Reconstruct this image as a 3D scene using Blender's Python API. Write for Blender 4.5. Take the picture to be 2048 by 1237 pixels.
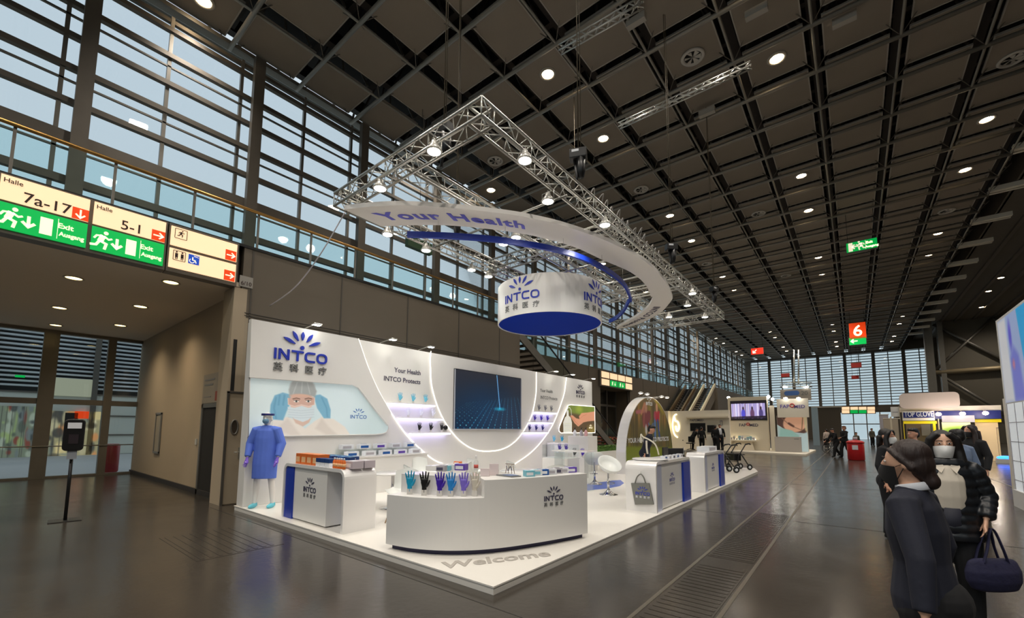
import bpy, math, random
import numpy as np
from mathutils import Vector, Matrix
R_ = random.Random(7)
SC = bpy.context.scene
COL = SC.collection
for o in list(bpy.data.objects): bpy.data.objects.remove(o)
PI = math.pi

# ---------------------------------------------------------------- camera
PITCH, ROLL, YAW, CAMH = .0982, .0041, .6756, 1.6
cy_, sy_, cp_, sp_, cr_, sr_ = (math.cos(YAW), math.sin(YAW), math.cos(PITCH), math.sin(PITCH), math.cos(ROLL), math.sin(ROLL))
FW = Vector((-sy_*cp_, cy_*cp_, sp_)); r0 = Vector((cy_, sy_, 0)); u0 = r0.cross(FW)
RT = cr_*r0+sr_*u0; UP = -sr_*r0+cr_*u0
CAMP = Vector((0, 0, CAMH))
cd = bpy.data.cameras.new('camera'); cam = bpy.data.objects.new('camera', cd); COL.objects.link(cam)
cd.sensor_width = 36; cd.lens = 850.4/2048*36; cd.shift_y = (772.8-618.5)/2048; cd.clip_start = .05; cd.clip_end = 500
cam.matrix_world = Matrix(((RT.x, UP.x, -FW.x, 0), (RT.y, UP.y, -FW.y, 0), (RT.z, UP.z, -FW.z, CAMH), (0, 0, 0, 1)))
SC.camera = cam
SC.view_settings.view_transform = 'Standard'; SC.view_settings.look = 'None'
SC.view_settings.gamma = 1; SC.view_settings.exposure = 0.0; SC.view_settings.use_curve_mapping = False

def ray(u, v): return FW+RT*((u-1024)/850.4)-UP*((v-772.8)/850.4)
def onz(u, v, z=0.): d = ray(u, v); return CAMP+d*((z-CAMH)/d.z)
def onx(u, v, x): d = ray(u, v); return CAMP+d*(x/d.x)
def ony(u, v, y): d = ray(u, v); return CAMP+d*(y/d.y)

def lin(c):
    c = np.asarray(c, float)/255.
    return np.where(c <= .04045, c/12.92, ((c+.055)/1.055)**2.4)

# ---------------------------------------------------------------- world: overcast sky
w = bpy.data.worlds.new('world'); SC.world = w; w.use_nodes = True
nt = w.node_tree; nt.nodes.clear()
wo = nt.nodes.new('ShaderNodeOutputWorld'); bg = nt.nodes.new('ShaderNodeBackground')
tc = nt.nodes.new('ShaderNodeTexCoord'); sx = nt.nodes.new('ShaderNodeSeparateXYZ'); cr = nt.nodes.new('ShaderNodeValToRGB')
nt.links.new(tc.outputs['Generated'], sx.inputs[0]); nt.links.new(sx.outputs['Z'], cr.inputs[0])
cr.color_ramp.elements[0].position = 0.0; cr.color_ramp.elements[0].color = (.62, .74, .78, 1)
cr.color_ramp.elements[1].position = .8; cr.color_ramp.elements[1].color = (.70, .80, .88, 1)
nt.links.new(cr.outputs[0], bg.inputs[0]); nt.links.new(bg.outputs[0], wo.inputs[0]); bg.inputs[1].default_value = 0.92

HALLP = 1500.      # power of each hall ceiling lamp
TRUSSP = 62.      # power of each booth floodlight

# ---------------------------------------------------------------- materials
MC = {}
def mat(name, col=(200, 200, 200), rough=.5, metal=0., emit=0., ecol=None, var=0., scale=6., bump=0., alpha=1., spec=.5, trans=0., coat=0., stretch=None):
    if name in MC: return MC[name]
    m = bpy.data.materials.new(name); m.use_nodes = True; MC[name] = m
    n = m.node_tree; b = n.nodes['Principled BSDF']; c = (*lin(col), 1)
    b.inputs['Base Color'].default_value = c; b.inputs['Roughness'].default_value = rough
    b.inputs['Metallic'].default_value = metal; b.inputs['Specular IOR Level'].default_value = spec
    b.inputs['Coat Weight'].default_value = coat
    if emit: b.inputs['Emission Color'].default_value = (*lin(ecol or col), 1); b.inputs['Emission Strength'].default_value = emit
    if alpha < 1: b.inputs['Alpha'].default_value = alpha
    if trans: b.inputs['Transmission Weight'].default_value = trans
    if var or bump:
        t = n.nodes.new('ShaderNodeTexCoord'); no = n.nodes.new('ShaderNodeTexNoise'); no.inputs['Scale'].default_value = scale
        no.inputs['Detail'].default_value = 4
        if stretch:
            mp = n.nodes.new('ShaderNodeMapping'); mp.inputs['Scale'].default_value = stretch
            n.links.new(t.outputs['Object'], mp.inputs[0]); n.links.new(mp.outputs[0], no.inputs['Vector'])
        else: n.links.new(t.outputs['Object'], no.inputs['Vector'])
        if var:
            mx = n.nodes.new('ShaderNodeMix'); mx.data_type = 'RGBA'
            k = np.array(lin(col)); mx.inputs['A'].default_value = (*np.clip(k*(1-var), 0, 1), 1); mx.inputs['B'].default_value = (*np.clip(k*(1+var), 0, 1), 1)
            n.links.new(no.outputs['Fac'], mx.inputs['Factor']); n.links.new(mx.outputs['Result'], b.inputs['Base Color'])
        if bump:
            bp = n.nodes.new('ShaderNodeBump'); bp.inputs['Strength'].default_value = bump; bp.inputs['Distance'].default_value = .01
            n.links.new(no.outputs['Fac'], bp.inputs['Height']); n.links.new(bp.outputs[0], b.inputs['Normal'])
    return m

def glassmat(name, tint, gl=.08, rough=.02, fr=.35):
    if name in MC: return MC[name]
    m = bpy.data.materials.new(name); m.use_nodes = True; MC[name] = m
    n = m.node_tree; n.nodes.clear(); o = n.nodes.new('ShaderNodeOutputMaterial')
    t = n.nodes.new('ShaderNodeBsdfTransparent'); t.inputs[0].default_value = (*tint, 1)
    g = n.nodes.new('ShaderNodeBsdfGlossy'); g.inputs['Roughness'].default_value = rough
    lw = n.nodes.new('ShaderNodeLayerWeight'); lw.inputs[0].default_value = .25
    ad = n.nodes.new('ShaderNodeMath'); ad.operation = 'MULTIPLY_ADD'; ad.inputs[1].default_value = fr; ad.inputs[2].default_value = gl; ad.use_clamp = True
    mx = n.nodes.new('ShaderNodeMixShader')
    n.links.new(lw.outputs['Fresnel'], ad.inputs[0]); n.links.new(ad.outputs[0], mx.inputs[0])
    n.links.new(t.outputs[0], mx.inputs[1]); n.links.new(g.outputs[0], mx.inputs[2]); n.links.new(mx.outputs[0], o.inputs[0])
    return m

def printmat(name, emit=0., rough=.45):
    if name in MC: return MC[name]
    m = bpy.data.materials.new(name); m.use_nodes = True; MC[name] = m
    n = m.node_tree; b = n.nodes['Principled BSDF']; a = n.nodes.new('ShaderNodeAttribute'); a.attribute_name = 'Col'
    n.links.new(a.outputs['Color'], b.inputs['Base Color']); b.inputs['Roughness'].default_value = rough
    if emit: n.links.new(a.outputs['Color'], b.inputs['Emission Color']); b.inputs['Emission Strength'].default_value = emit
    return m

# ---------------------------------------------------------------- mesh builder
class G:
    def __init__(s): s.v = []; s.f = []; s.m = []; s.s = []
    def add(s, vs, fs, mi=0, sm=False):
        k = len(s.v); s.v += [tuple(p) for p in vs]; s.f += [tuple(i+k for i in f) for f in fs]; s.m += [mi]*len(fs); s.s += [sm]*len(fs); return s
    def box(s, x0, x1, y0, y1, z0, z1, mi=0):
        if x0 > x1: x0, x1 = x1, x0
        if y0 > y1: y0, y1 = y1, y0
        if z0 > z1: z0, z1 = z1, z0
        v = [(x, y, z) for z in (z0, z1) for y in (y0, y1) for x in (x0, x1)]
        return s.add(v, [(0, 2, 3, 1), (4, 5, 7, 6), (0, 1, 5, 4), (2, 6, 7, 3), (0, 4, 6, 2), (1, 3, 7, 5)], mi)
    def bar(s, a, b, w, h=None, mi=0):
        a = Vector(a); b = Vector(b); d = (b-a).normalized(); h = h or w
        u = Vector((0, 0, 1)) if abs(d.z) < .95 else Vector((0, 1, 0))
        x = d.cross(u).normalized()*w/2; z = x.cross(d).normalized()*h/2
        v = [p+i*x+j*z for p in (a, b) for j in (-1, 1) for i in (-1, 1)]
        return s.add(v, [(0, 1, 3, 2), (4, 6, 7, 5), (0, 4, 5, 1), (2, 3, 7, 6), (0, 2, 6, 4), (1, 5, 7, 3)], mi)
    def tube(s, pts, r, n=8, mi=0, closed=False, sm=True, flat=None):
        P = [Vector(p) for p in pts]; k = len(P); rr = r if isinstance(r, (list, tuple)) else [r]*k
        prev = None; rings = []
        for i, p in enumerate(P):
            if closed: d = P[(i+1) % k]-P[i-1]
            else: d = P[min(i+1, k-1)]-P[max(i-1, 0)]
            d.normalize()
            if prev is None:
                u = Vector((0, 0, 1)) if abs(d.z) < .9 else Vector((1, 0, 0)); x = d.cross(u).normalized()
            else:
                x = prev-d*prev.dot(d); x.normalize()
            prev = x; y = d.cross(x); q = rr[i]; qx, qy = q if isinstance(q, tuple) else (q, q)
            rings.append([p+x*math.cos(t)*qx+y*math.sin(t)*qy for t in [2*PI*j/n for j in range(n)]])
        v = [q for r_ in rings for q in r_]; f = []
        for i in range(k if closed else k-1):
            a = i*n; b = ((i+1) % k)*n
            for j in range(n): f.append((a+j, a+(j+1) % n, b+(j+1) % n, b+j))
        if not closed: f.append(tuple(range(n))[::-1]); f.append(tuple(range((k-1)*n, k*n)))
        return s.add(v, f, mi, sm)
    def lathe(s, prof, n=24, c=(0, 0, 0), mi=0, sm=True):
        v = []; f = []
        for (r, z) in prof:
            for j in range(n): v.append((c[0]+r*math.cos(2*PI*j/n), c[1]+r*math.sin(2*PI*j/n), c[2]+z))
        for i in range(len(prof)-1):
            for j in range(n): f.append((i*n+j, i*n+(j+1) % n, (i+1)*n+(j+1) % n, (i+1)*n+j))
        f.append(tuple(range(n))[::-1]); f.append(tuple(range((len(prof)-1)*n, len(prof)*n)))
        return s.add(v, f, mi, sm)
    def ell(s, c, r, n=12, m=8, mi=0, rot=None):
        v = []; f = []
        for i in range(1, m):
            t = PI*i/m
            for j in range(n):
                p = 2*PI*j/n; v.append(Vector((r[0]*math.sin(t)*math.cos(p), r[1]*math.sin(t)*math.sin(p), r[2]*math.cos(t))))
        v.append(Vector((0, 0, r[2]))); v.append(Vector((0, 0, -r[2])))
        if rot is not None: v = [rot @ q for q in v]
        v = [q+Vector(c) for q in v]; a = len(v)-2
        for i in range(m-2):
            for j in range(n): f.append((i*n+j, (i+1)*n+j, (i+1)*n+(j+1) % n, i*n+(j+1) % n))
        for j in range(n): f.append((a, j, (j+1) % n)); f.append((a+1, (m-2)*n+(j+1) % n, (m-2)*n+j))
        return s.add(v, f, mi, True)
    def prism(s, poly, fn, d0, d1, mi=0, sm=False):
        """poly: 2D outline; fn(a, b, d) -> 3D point"""
        n = len(poly); v = [fn(a, b, d0) for a, b in poly]+[fn(a, b, d1) for a, b in poly]
        f = [tuple(range(n))[::-1], tuple(range(n, 2*n))]
        k = len(s.v); s.add(v, f, mi, False)
        s.f += [(k+i, k+(i+1) % n, k+n+(i+1) % n, k+n+i) for i in range(n)]; s.m += [mi]*n; s.s += [sm]*n
        return s
    def join(s, g, fn=None, mi=None):
        k = len(s.v); s.v += [tuple(fn(Vector(p))) if fn else p for p in g.v]; s.f += [tuple(i+k for i in f) for f in g.f]
        s.m += [mi]*len(g.f) if mi is not None else g.m; s.s += g.s; return s

MW = {}
def mw(o): return MW.get(o.name, Matrix.Identity(4))
def obj(name, g, mats, parent=None, world=True, label=None, kind=None, bevel=0, loc=None, normals=True):
    me = g
    if isinstance(g, G):
        me = bpy.data.meshes.new(name)
        vs = g.v
        if world and parent is not None and parent.name in MW:
            iv = MW[parent.name].inverted(); vs = [iv @ Vector(p) for p in vs]
        me.from_pydata([tuple(p) for p in vs], [], g.f); me.polygons.foreach_set('material_index', g.m); me.polygons.foreach_set('use_smooth', g.s)
        if normals:
            import bmesh
            bm = bmesh.new(); bm.from_mesh(me); bmesh.ops.recalc_face_normals(bm, faces=bm.faces); bm.to_mesh(me); bm.free()
        me.update()
        for m in (mats if isinstance(mats, (list, tuple)) else [mats]): me.materials.append(m)
    o = bpy.data.objects.new(name, me); COL.objects.link(o)
    if parent is not None: o.parent = parent; MW[o.name] = mw(parent)
    if loc is not None: o.location = loc
    if bevel:
        b = o.modifiers.new('bevel', 'BEVEL'); b.width = bevel; b.segments = 2; b.limit_method = 'ANGLE'; b.angle_limit = .7
        for p in me.polygons: p.use_smooth = False
    if label: o['label'] = label
    if kind: o['kind'] = kind
    return o
def thing(name, label, cat, loc=(0, 0, 0), rz=0., group=None):
    o = bpy.data.objects.new(name, None); COL.objects.link(o); o.empty_display_size = .1
    o.location = loc; o.rotation_euler = (0, 0, rz); MW[o.name] = Matrix.Translation(loc) @ Matrix.Rotation(rz, 4, 'Z')
    o['label'] = label; o['category'] = cat
    if group: o['group'] = group
    return o
def tag(o, label, cat, group=None):
    o['label'] = label; o['category'] = cat
    if group: o['group'] = group
    return o
def struct(name, g, mats, parent=None, **k):
    o = obj(name, g, mats, parent, **k)
    if parent is None: o['kind'] = 'structure'
    return o
def kids(o, _c={}): return [c for c in bpy.data.objects if c.parent == o]
KID = {}
def dup(root, loc=None, rz=None, label=None, swap=None):
    """copy a thing with its parts and sub-parts; swap: {material: material}"""
    if root.name not in KID:
        KID[root.name] = [(c, kids(c)) for c in kids(root)]
    def cp(o, p):
        c = o.copy(); COL.objects.link(c)
        if p is not None: c.parent = p
        if swap and o.type == 'MESH':
            for i, sl in enumerate(c.material_slots):
                if sl.material in swap: sl.link = 'OBJECT'; sl.material = swap[sl.material]
        return c
    r = cp(root, None)
    if loc is not None: r.location = loc
    if rz is not None: r.rotation_euler = (0, 0, rz)
    if label: r['label'] = label
    for c, gs in KID[root.name]:
        d = cp(c, r)
        for g_ in gs: cp(g_, d)
    return r
def piece(name, mesh_obj, parent, loc, mats=None):
    """copy of a single part, sharing its mesh"""
    o = mesh_obj.copy(); o.name = name; COL.objects.link(o); o.parent = parent; o.location = loc; return o

# ---------------------------------------------------------------- lettering
def text_g(s, size=1., ext=.004, bold=0., xs=1., align='CENTER', space=1.):
    c = bpy.data.curves.new('t', 'FONT'); c.body = s; c.size = size; c.extrude = ext; c.offset = bold; c.align_x = align; c.space_character = space; c.resolution_u = 3
    o = bpy.data.objects.new('t', c); COL.objects.link(o); bpy.context.view_layer.update()
    me = bpy.data.meshes.new_from_object(o.evaluated_get(bpy.context.evaluated_depsgraph_get()))
    g = G(); g.add([(v.co.x*xs, v.co.y, v.co.z) for v in me.vertices], [tuple(p.vertices) for p in me.polygons])
    bpy.data.objects.remove(o); bpy.data.curves.remove(c); bpy.data.meshes.remove(me); return g
def stroke(g, pts, w, ext, closed=False, mi=0):
    P = [Vector((*p, 0)) for p in pts]; k = len(P); L = []; Rr = []
    for i, p in enumerate(P):
        a = P[i-1] if (closed or i > 0) else None; b = P[(i+1) % k] if (closed or i < k-1) else None
        d1 = (p-a).normalized() if a is not None else None; d2 = (b-p).normalized() if b is not None else None
        d1 = d1 or d2; d2 = d2 or d1; n1 = Vector((-d1.y, d1.x, 0)); n2 = Vector((-d2.y, d2.x, 0)); n = (n1+n2).normalized(); n = n/max(n.dot(n1), .5)*w/2
        L.append(p+n); Rr.append(p-n)
    for i in range(k if closed else k-1):
        j = (i+1) % k; q = [L[i], L[j], Rr[j], Rr[i]]
        v = [(*p.xy, -ext) for p in q]+[(*p.xy, ext) for p in q]
        g.add(v, [(0, 1, 2, 3), (7, 6, 5, 4), (0, 4, 5, 1), (1, 5, 6, 2), (2, 6, 7, 3), (3, 7, 4, 0)], mi)
def rounded(x0, x1, y0, y1, r, n=4, skip=()):
    o = []
    for k, (cx, cy, a0) in enumerate(((x1-r, y1-r, 0), (x0+r, y1-r, 90), (x0+r, y0+r, 180), (x1-r, y0+r, 270))):
        for i in range(n+1): a = math.radians(a0+90*i/n); o.append((cx+r*math.cos(a), cy+r*math.sin(a)))
    return o
def intco_g(ext=.004):
    """wide rounded lettering I N T C O, 1 unit wide, .2 high, centred on its base line"""
    g = G(); w = .038; h = .2; b = w/2
    stroke(g, [(-.5+b, 0), (-.5+b, h)], w, ext)
    stroke(g, [(-.405, 0), (-.405, h-b), (-.395, h-b), (-.262, b), (-.25, b), (-.25, h)], w, ext)
    stroke(g, [(-.19, h-b), (.03, h-b)], w, ext); stroke(g, [(-.08, h-w), (-.08, 0)], w, ext)
    rr = rounded(.075, .27, b, h-b, .06); q = rr[5:15]; stroke(g, [(.255, h-b)]+q+[(.255, b)], w, ext)
    stroke(g, rounded(.305, .5-b, b, h-b, .065), w, ext, True)
    return g
def mark_g(ext=.004):
    """five drops fanned over a dot; about .62 wide"""
    g = G()
    for a in (-66, -33, 0, 33, 66):
        t = math.radians(90-a); d = Vector((math.cos(t), math.sin(t))); n = Vector((-d.y, d.x)); L0, L1 = .145, {0: .31, 33: .35, 66: .385}[abs(a)]
        pts = []
        for i in range(9):
            s_ = i/8; wd = .031*math.sin(PI*min(1, s_**1.25*.93+.07)); pts.append((L0+(L1-L0)*s_, wd))
        out = [d*l+n*q for l, q in pts]+[d*l-n*q for l, q in pts[::-1]]
        g.prism([(p.x, p.y) for p in out], lambda x, y, z: (x, y, z), -ext, ext)
    g.prism([(.038*math.cos(i*PI/6), .038*math.sin(i*PI/6)) for i in range(12)], lambda x, y, z: (x, y, z), -ext, ext)
    return g
def logo(parent, fn, size, m1, m2, ext=.006, chars=True, name='emblem'):
    """flower mark, lettering and four characters; fn maps (x right, y up, z out) to the world"""
    F = lambda dy, sc: (lambda p: fn(p.x*size*sc, (p.y+dy)*size, p.z))
    a = G().join(mark_g(ext), F(.268, 1)); o = obj(name, a, m1, parent)
    b = G().join(intco_g(ext), F(0, 1)); obj('lettering', b, m1, parent)
    if chars:
        cg = G()
        for ch, cx in zip('英科医疗', (-.42, -.13, .15, .42)): cg.join(text_g(ch, .165, ext, .002), (lambda cx: (lambda p: fn((p.x+cx)*size, (p.y-.2)*size, p.z)))(cx)); cg = (obj('character', cg, m2, parent), G())[1] if size > .35 else cg
        if size <= .35: obj('characters', cg, m2, parent)
    return o

# ---------------------------------------------------------------- printed pictures (flat print on flat panels)
class Canvas:
    def __init__(s, W, H, col, asp=None):
        s.W, s.H = W, H; s.a = np.empty((H, W, 3)); s.a[:] = np.array(col, float)
        s.X, s.Y = np.meshgrid(np.linspace(0, W/H if asp is None else asp, W), np.linspace(1, 0, H)); s.px = 1./H
    def blend(s, m, col):
        m = np.clip(m, 0, 1)[..., None]; s.a = s.a*(1-m)+np.array(col, float)*m; return s
    def ell(s, cx, cy, rx, ry, col, rot=0, soft=.02, k=1.):
        c, n = math.cos(math.radians(rot)), math.sin(math.radians(rot)); dx, dy = s.X-cx, s.Y-cy
        d = np.sqrt(((dx*c+dy*n)/rx)**2+((-dx*n+dy*c)/ry)**2); return s.blend(k*(1-d)*min(rx, ry)/soft+.5 if k == 1 else k*np.clip((1-d)*min(rx, ry)/soft+.5, 0, 1), col)
    def poly(s, pts, col, soft=None, k=1.):
        P = np.array(pts, float); ins = np.zeros(s.X.shape, bool); dist = np.full(s.X.shape, 9.)
        for i in range(len(P)):
            x0, y0 = P[i]; x1, y1 = P[(i+1) % len(P)]
            if y0 != y1: ins ^= ((s.Y >= y0) != (s.Y >= y1)) & (s.X < (x1-x0)*(s.Y-y0)/(y1-y0)+x0)
            L = (x1-x0)**2+(y1-y0)**2+1e-12; t = np.clip(((s.X-x0)*(x1-x0)+(s.Y-y0)*(y1-y0))/L, 0, 1)
            dist = np.minimum(dist, np.hypot(s.X-x0-t*(x1-x0), s.Y-y0-t*(y1-y0)))
        return s.blend(k*np.clip(np.where(ins, dist, -dist)/(soft or s.px)+.5, 0, 1), col)
    def line(s, pts, w, col, soft=None, k=1.):
        dist = np.full(s.X.shape, 9.)
        for (x0, y0), (x1, y1) in zip(pts[:-1], pts[1:]):
            L = (x1-x0)**2+(y1-y0)**2+1e-12; t = np.clip(((s.X-x0)*(x1-x0)+(s.Y-y0)*(y1-y0))/L, 0, 1)
            dist = np.minimum(dist, np.hypot(s.X-x0-t*(x1-x0), s.Y-y0-t*(y1-y0)))
        return s.blend(k*np.clip((w/2-dist)/(soft or s.px)+.5, 0, 1), col)
    def grad(s, c0, c1, ax='Y'):
        t = s.Y if ax == 'Y' else s.X/s.X.max(); s.a = np.array(c0, float)*(1-t[..., None])+np.array(c1, float)*t[..., None]; return s
def inside(poly, x, y):
    ins = np.zeros(x.shape, bool); P = np.array(poly, float)
    for i in range(len(P)):
        x0, y0 = P[i]; x1, y1 = P[(i+1) % len(P)]
        if y0 != y1: ins ^= ((y >= y0) != (y >= y1)) & (x < (x1-x0)*(y-y0)/(y1-y0)+x0)
    return ins
def print_panel(name, cv, fn, parent, m, outline=None):
    """flat print: fn(X, Y arrays in canvas units) -> Nx3 world points; outline in canvas units trims it"""
    W, H = cv.W, cv.H; p = fn(cv.X.ravel(), cv.Y.ravel())
    if parent is not None and parent.name in MW:
        iv = np.array(MW[parent.name].inverted()); p = p @ iv[:3, :3].T+iv[:3, 3]
    i = np.arange(W*H).reshape(H, W); f = np.stack([i[:-1, :-1], i[1:, :-1], i[1:, 1:], i[:-1, 1:]], -1).reshape(-1, 4)
    if outline is not None:
        cx = (cv.X[:-1, :-1]+cv.X[1:, 1:])/2; cyy = (cv.Y[:-1, :-1]+cv.Y[1:, 1:])/2; f = f[inside(outline, cx.ravel(), cyy.ravel())]
    me = bpy.data.meshes.new(name); me.vertices.add(len(p)); me.vertices.foreach_set('co', p.astype(np.float32).ravel())
    me.loops.add(len(f)*4); me.loops.foreach_set('vertex_index', f.ravel().astype(np.int32)); me.polygons.add(len(f))
    me.polygons.foreach_set('loop_start', np.arange(0, len(f)*4, 4, dtype=np.int32)); me.update(calc_edges=True)
    at = me.color_attributes.new('Col', 'FLOAT_COLOR', 'POINT'); c = np.ones((W*H, 4)); c[:, :3] = lin(cv.a.reshape(-1, 3)); at.data.foreach_set('color', c.astype(np.float32).ravel())
    me.materials.append(m); o = bpy.data.objects.new(name, me); COL.objects.link(o)
    if parent is not None: o.parent = parent; MW[o.name] = mw(parent)
    return o
def plane_fn(org, ux, uy, w, h, wc=None):
    """canvas (0..wc, 0..1) -> org + ux*w*(X/wc) + uy*h*Y"""
    O, U, V = (np.array(a, float) for a in (org, ux, uy))
    return lambda X, Y: O+U*(X[:, None]/(wc or w/h))*w+V*Y[:, None]*h
# ================================================================ materials shared by the hall
m_steel = mat('dark_steel', (108, 101, 91), .45, .3, var=.12, scale=3)
m_steel2 = mat('grey_steel', (128, 124, 116), .4, .5, var=.1, scale=4)
m_pan = mat('ceiling_panel_felt', (142, 131, 117), .85, var=.08, scale=1.3)
m_edge = mat('panel_edge', (168, 160, 148), .5)
m_roof = mat('roof_deck', (36, 31, 27), .9, var=.3, scale=2)
m_wallg = mat('hall_wall_panel', (98, 89, 76), .55, var=.04, scale=.6)
m_groove = mat('panel_joint', (74, 69, 62), .6)
m_beige = mat('beige_plaster', (176, 160, 136), .7, var=.05, scale=1.2)
m_soff = mat('lobby_ceiling', (216, 202, 180), .8)
m_black = mat('black_plastic', (16, 16, 17), .4)
m_dark = mat('dark_opening', (30, 28, 26), .8)
m_white = mat('booth_white', (232, 230, 226), .35, var=.015, scale=2, spec=.45)
m_gloss = mat('gloss_white', (232, 230, 228), .16, spec=.6, coat=.3)
m_alu = mat('truss_aluminium', (205, 203, 196), .28, .85, var=.06, scale=9)
m_blue = mat('royal_blue', (12, 52, 168), .35)
m_logo = mat('logo_blue', (38, 58, 178), .4)
m_grey = mat('letter_grey', (125, 125, 124), .5)
m_dgrey = mat('letter_dark', (72, 70, 92), .5)
m_lamp = mat('lamp_glow_warm', (255, 240, 214), .4, emit=40, ecol=(255, 226, 184))
m_lampw = mat('lamp_glow_white', (255, 255, 250), .4, emit=34, ecol=(255, 253, 240))
m_led = mat('led_line', (255, 250, 240), .4, emit=1.35, ecol=(255, 248, 236))
m_ledb = mat('led_shelf', (230, 225, 255), .4, emit=2.6, ecol=(214, 206, 255))
m_glass = glassmat('window_glass', (.93, .96, .98), .03, fr=.5)
m_glast = glassmat('balustrade_glass', (.86, .955, .96), .01, fr=.16)
m_acry = glassmat('acrylic', (.95, .98, .98), .03, fr=.2)
m_cream = mat('backlit_cream', (250, 214, 172), .4, emit=.85, ecol=(255, 216, 172))
m_orange = mat('backlit_orange', (232, 70, 22), .4, emit=.62, ecol=(240, 66, 14))
m_green = mat('backlit_green', (0, 178, 82), .4, emit=.55, ecol=(0, 196, 84))
m_ink = mat('sign_ink', (60, 40, 34), .5)
m_wht = mat('backlit_white', (255, 246, 220), .4, emit=.75, ecol=(255, 244, 214))

# ================================================================ floor
def floor_mat():
    m = bpy.data.materials.new('polished_dark_floor'); m.use_nodes = True; n = m.node_tree; b = n.nodes['Principled BSDF']
    t = n.nodes.new('ShaderNodeTexCoord'); no = n.nodes.new('ShaderNodeTexNoise'); no.inputs['Scale'].default_value = .9; no.inputs['Detail'].default_value = 6
    mx = n.nodes.new('ShaderNodeMix'); mx.data_type = 'RGBA'; mx.inputs['A'].default_value = (*lin((52, 48, 43)), 1); mx.inputs['B'].default_value = (*lin((70, 64, 57)), 1)
    n.links.new(t.outputs['Object'], no.inputs['Vector']); n.links.new(no.outputs['Fac'], mx.inputs['Factor']); n.links.new(mx.outputs['Result'], b.inputs['Base Color'])
    mp = n.nodes.new('ShaderNodeMapRange'); mp.inputs['To Min'].default_value = .13; mp.inputs['To Max'].default_value = .26
    n2 = n.nodes.new('ShaderNodeTexNoise'); n2.inputs['Scale'].default_value = 2.3; n2.inputs['Detail'].default_value = 7
    n.links.new(t.outputs['Object'], n2.inputs['Vector']); n.links.new(n2.outputs['Fac'], mp.inputs['Value']); n.links.new(mp.outputs['Result'], b.inputs['Roughness'])
    n3 = n.nodes.new('ShaderNodeTexNoise'); n3.inputs['Scale'].default_value = 14; n3.inputs['Detail'].default_value = 3
    bp = n.nodes.new('ShaderNodeBump'); bp.inputs['Strength'].default_value = .12; bp.inputs['Distance'].default_value = .01
    n.links.new(t.outputs['Object'], n3.inputs['Vector']); n.links.new(n3.outputs['Fac'], bp.inputs['Height']); n.links.new(bp.outputs[0], b.inputs['Normal'])
    b.inputs['Specular IOR Level'].default_value = .55
    return m
m_floor = floor_mat(); m_joint = mat('floor_joint_metal', (120, 112, 100), .35, .6); m_seam = mat('floor_seam', (46, 43, 40), .5)
floor = struct('floor', G().box(-19.6, 22, -12, 92, -.3, 0), m_floor)
for x in (-1.58, -.99, 3.4): obj('joint_strip', G().box(x-.018, x+.018, -10, 91, -.01, .004), m_joint, floor)
m_rib = mat('duct_cover_metal', (54, 50, 45), .28)
for y0 in (1.9, 5.9):      # ribbed service duct covers along the aisle
    g = G().box(-1.54, -1.03, y0, y0+3.6, -.01, .003)
    for k in range(36): g.box(-1.52, -1.05, y0+.05+k*.1, y0+.09+k*.1, .003, .006)
    obj('duct_cover', g, m_floor, floor)
g = G().box(-7.9, -6.2, 1.75, 2.75, -.01, .003)
for k in range(9): g.box(-7.85, -6.25, 1.8+k*.1, 1.84+k*.1, .003, .006)
obj('duct_cover', g, m_floor, floor)
for k in range(12):
    obj('floor_seam', G().box(-10.1, 15, -3+k*6., -2.99+k*6., -.01, .002), m_seam, floor)

# ================================================================ ceiling: roof deck, grid, coffered panels
HC = 14.44; PX = 2.25; XL = [-.306+PX*k for k in range(-7, 4)]; YL = [2.08+PX*k for k in range(-3, 41)]
ceil = struct('ceiling', G().box(-17.5, 6.6, -8, 92.5, HC+2.1, HC+2.3), m_roof)
pm = G().box(-.86, .86, -.94, .94, 0, .05)
for a, b in (((-.88, -.96), (.88, -.92)), ((-.88, .92), (.88, .96)), ((-.88, -.92), (-.84, .92)), ((.84, -.92), (.88, .92))): pm.box(a[0], b[0], a[1], b[1], -.012, .06, 1)
cells = []
for i in range(len(XL)-1):
    for j in range(len(YL)-1):
        cells.append((math.hypot((XL[i]+XL[i+1])/2, (YL[j]+YL[j+1])/2-4), (XL[i]+XL[i+1])/2, (YL[j]+YL[j+1])/2, i, j))
for j in range(len(YL)-1): cells.append((90+j, -16.95, (YL[j]+YL[j+1])/2, -1, j))
cells = [c for c in cells if c[3] >= 0]
cells.sort(); first = None
st = G()
for k, (d, x, y, i, j) in enumerate(cells):
    if k < 300:
        if first is None: first = obj('ceiling_panel', pm, [m_pan, m_edge], ceil, loc=(x, y, HC+.3))
        else: piece('ceiling_panel', first, ceil, (x, y, HC+.3))
    else: st.join(pm, lambda p: (p.x+x, p.y+y, p.z+HC+.3))
obj('ceiling_panel', st, [m_pan, m_edge], ceil, kind='stuff')
m_pipe = mat('grid_pipe', (140, 133, 121), .4, .4)
gy = None
for x in XL:
    obj('grid_beam', G().tube([(x, YL[0]-3, HC), (x, 91.4, HC)], .045, 6), m_pipe, ceil)
for y in YL:
    obj('grid_beam', G().tube([(-15.9, y, HC-.02), (6.5, y, HC-.02)], .075, 6), m_pipe, ceil)
web = G()
for i, x in enumerate(XL):
    for j, y in enumerate(YL):
        if y > 55: continue
        for dx, dy in ((1, 1), (-1, 1), (1, -1), (-1, -1)):
            web.bar((x, y, HC), (x+dx*PX/2*.36, y+dy*PX/2*.36, HC+.33), .022)
            web.bar((x+dx*PX/2*.3, y+dy*PX/2*.3, HC+.5), (x+dx*PX/2*.75, y+dy*PX/2*.75, HC+2.1), .07)
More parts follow.
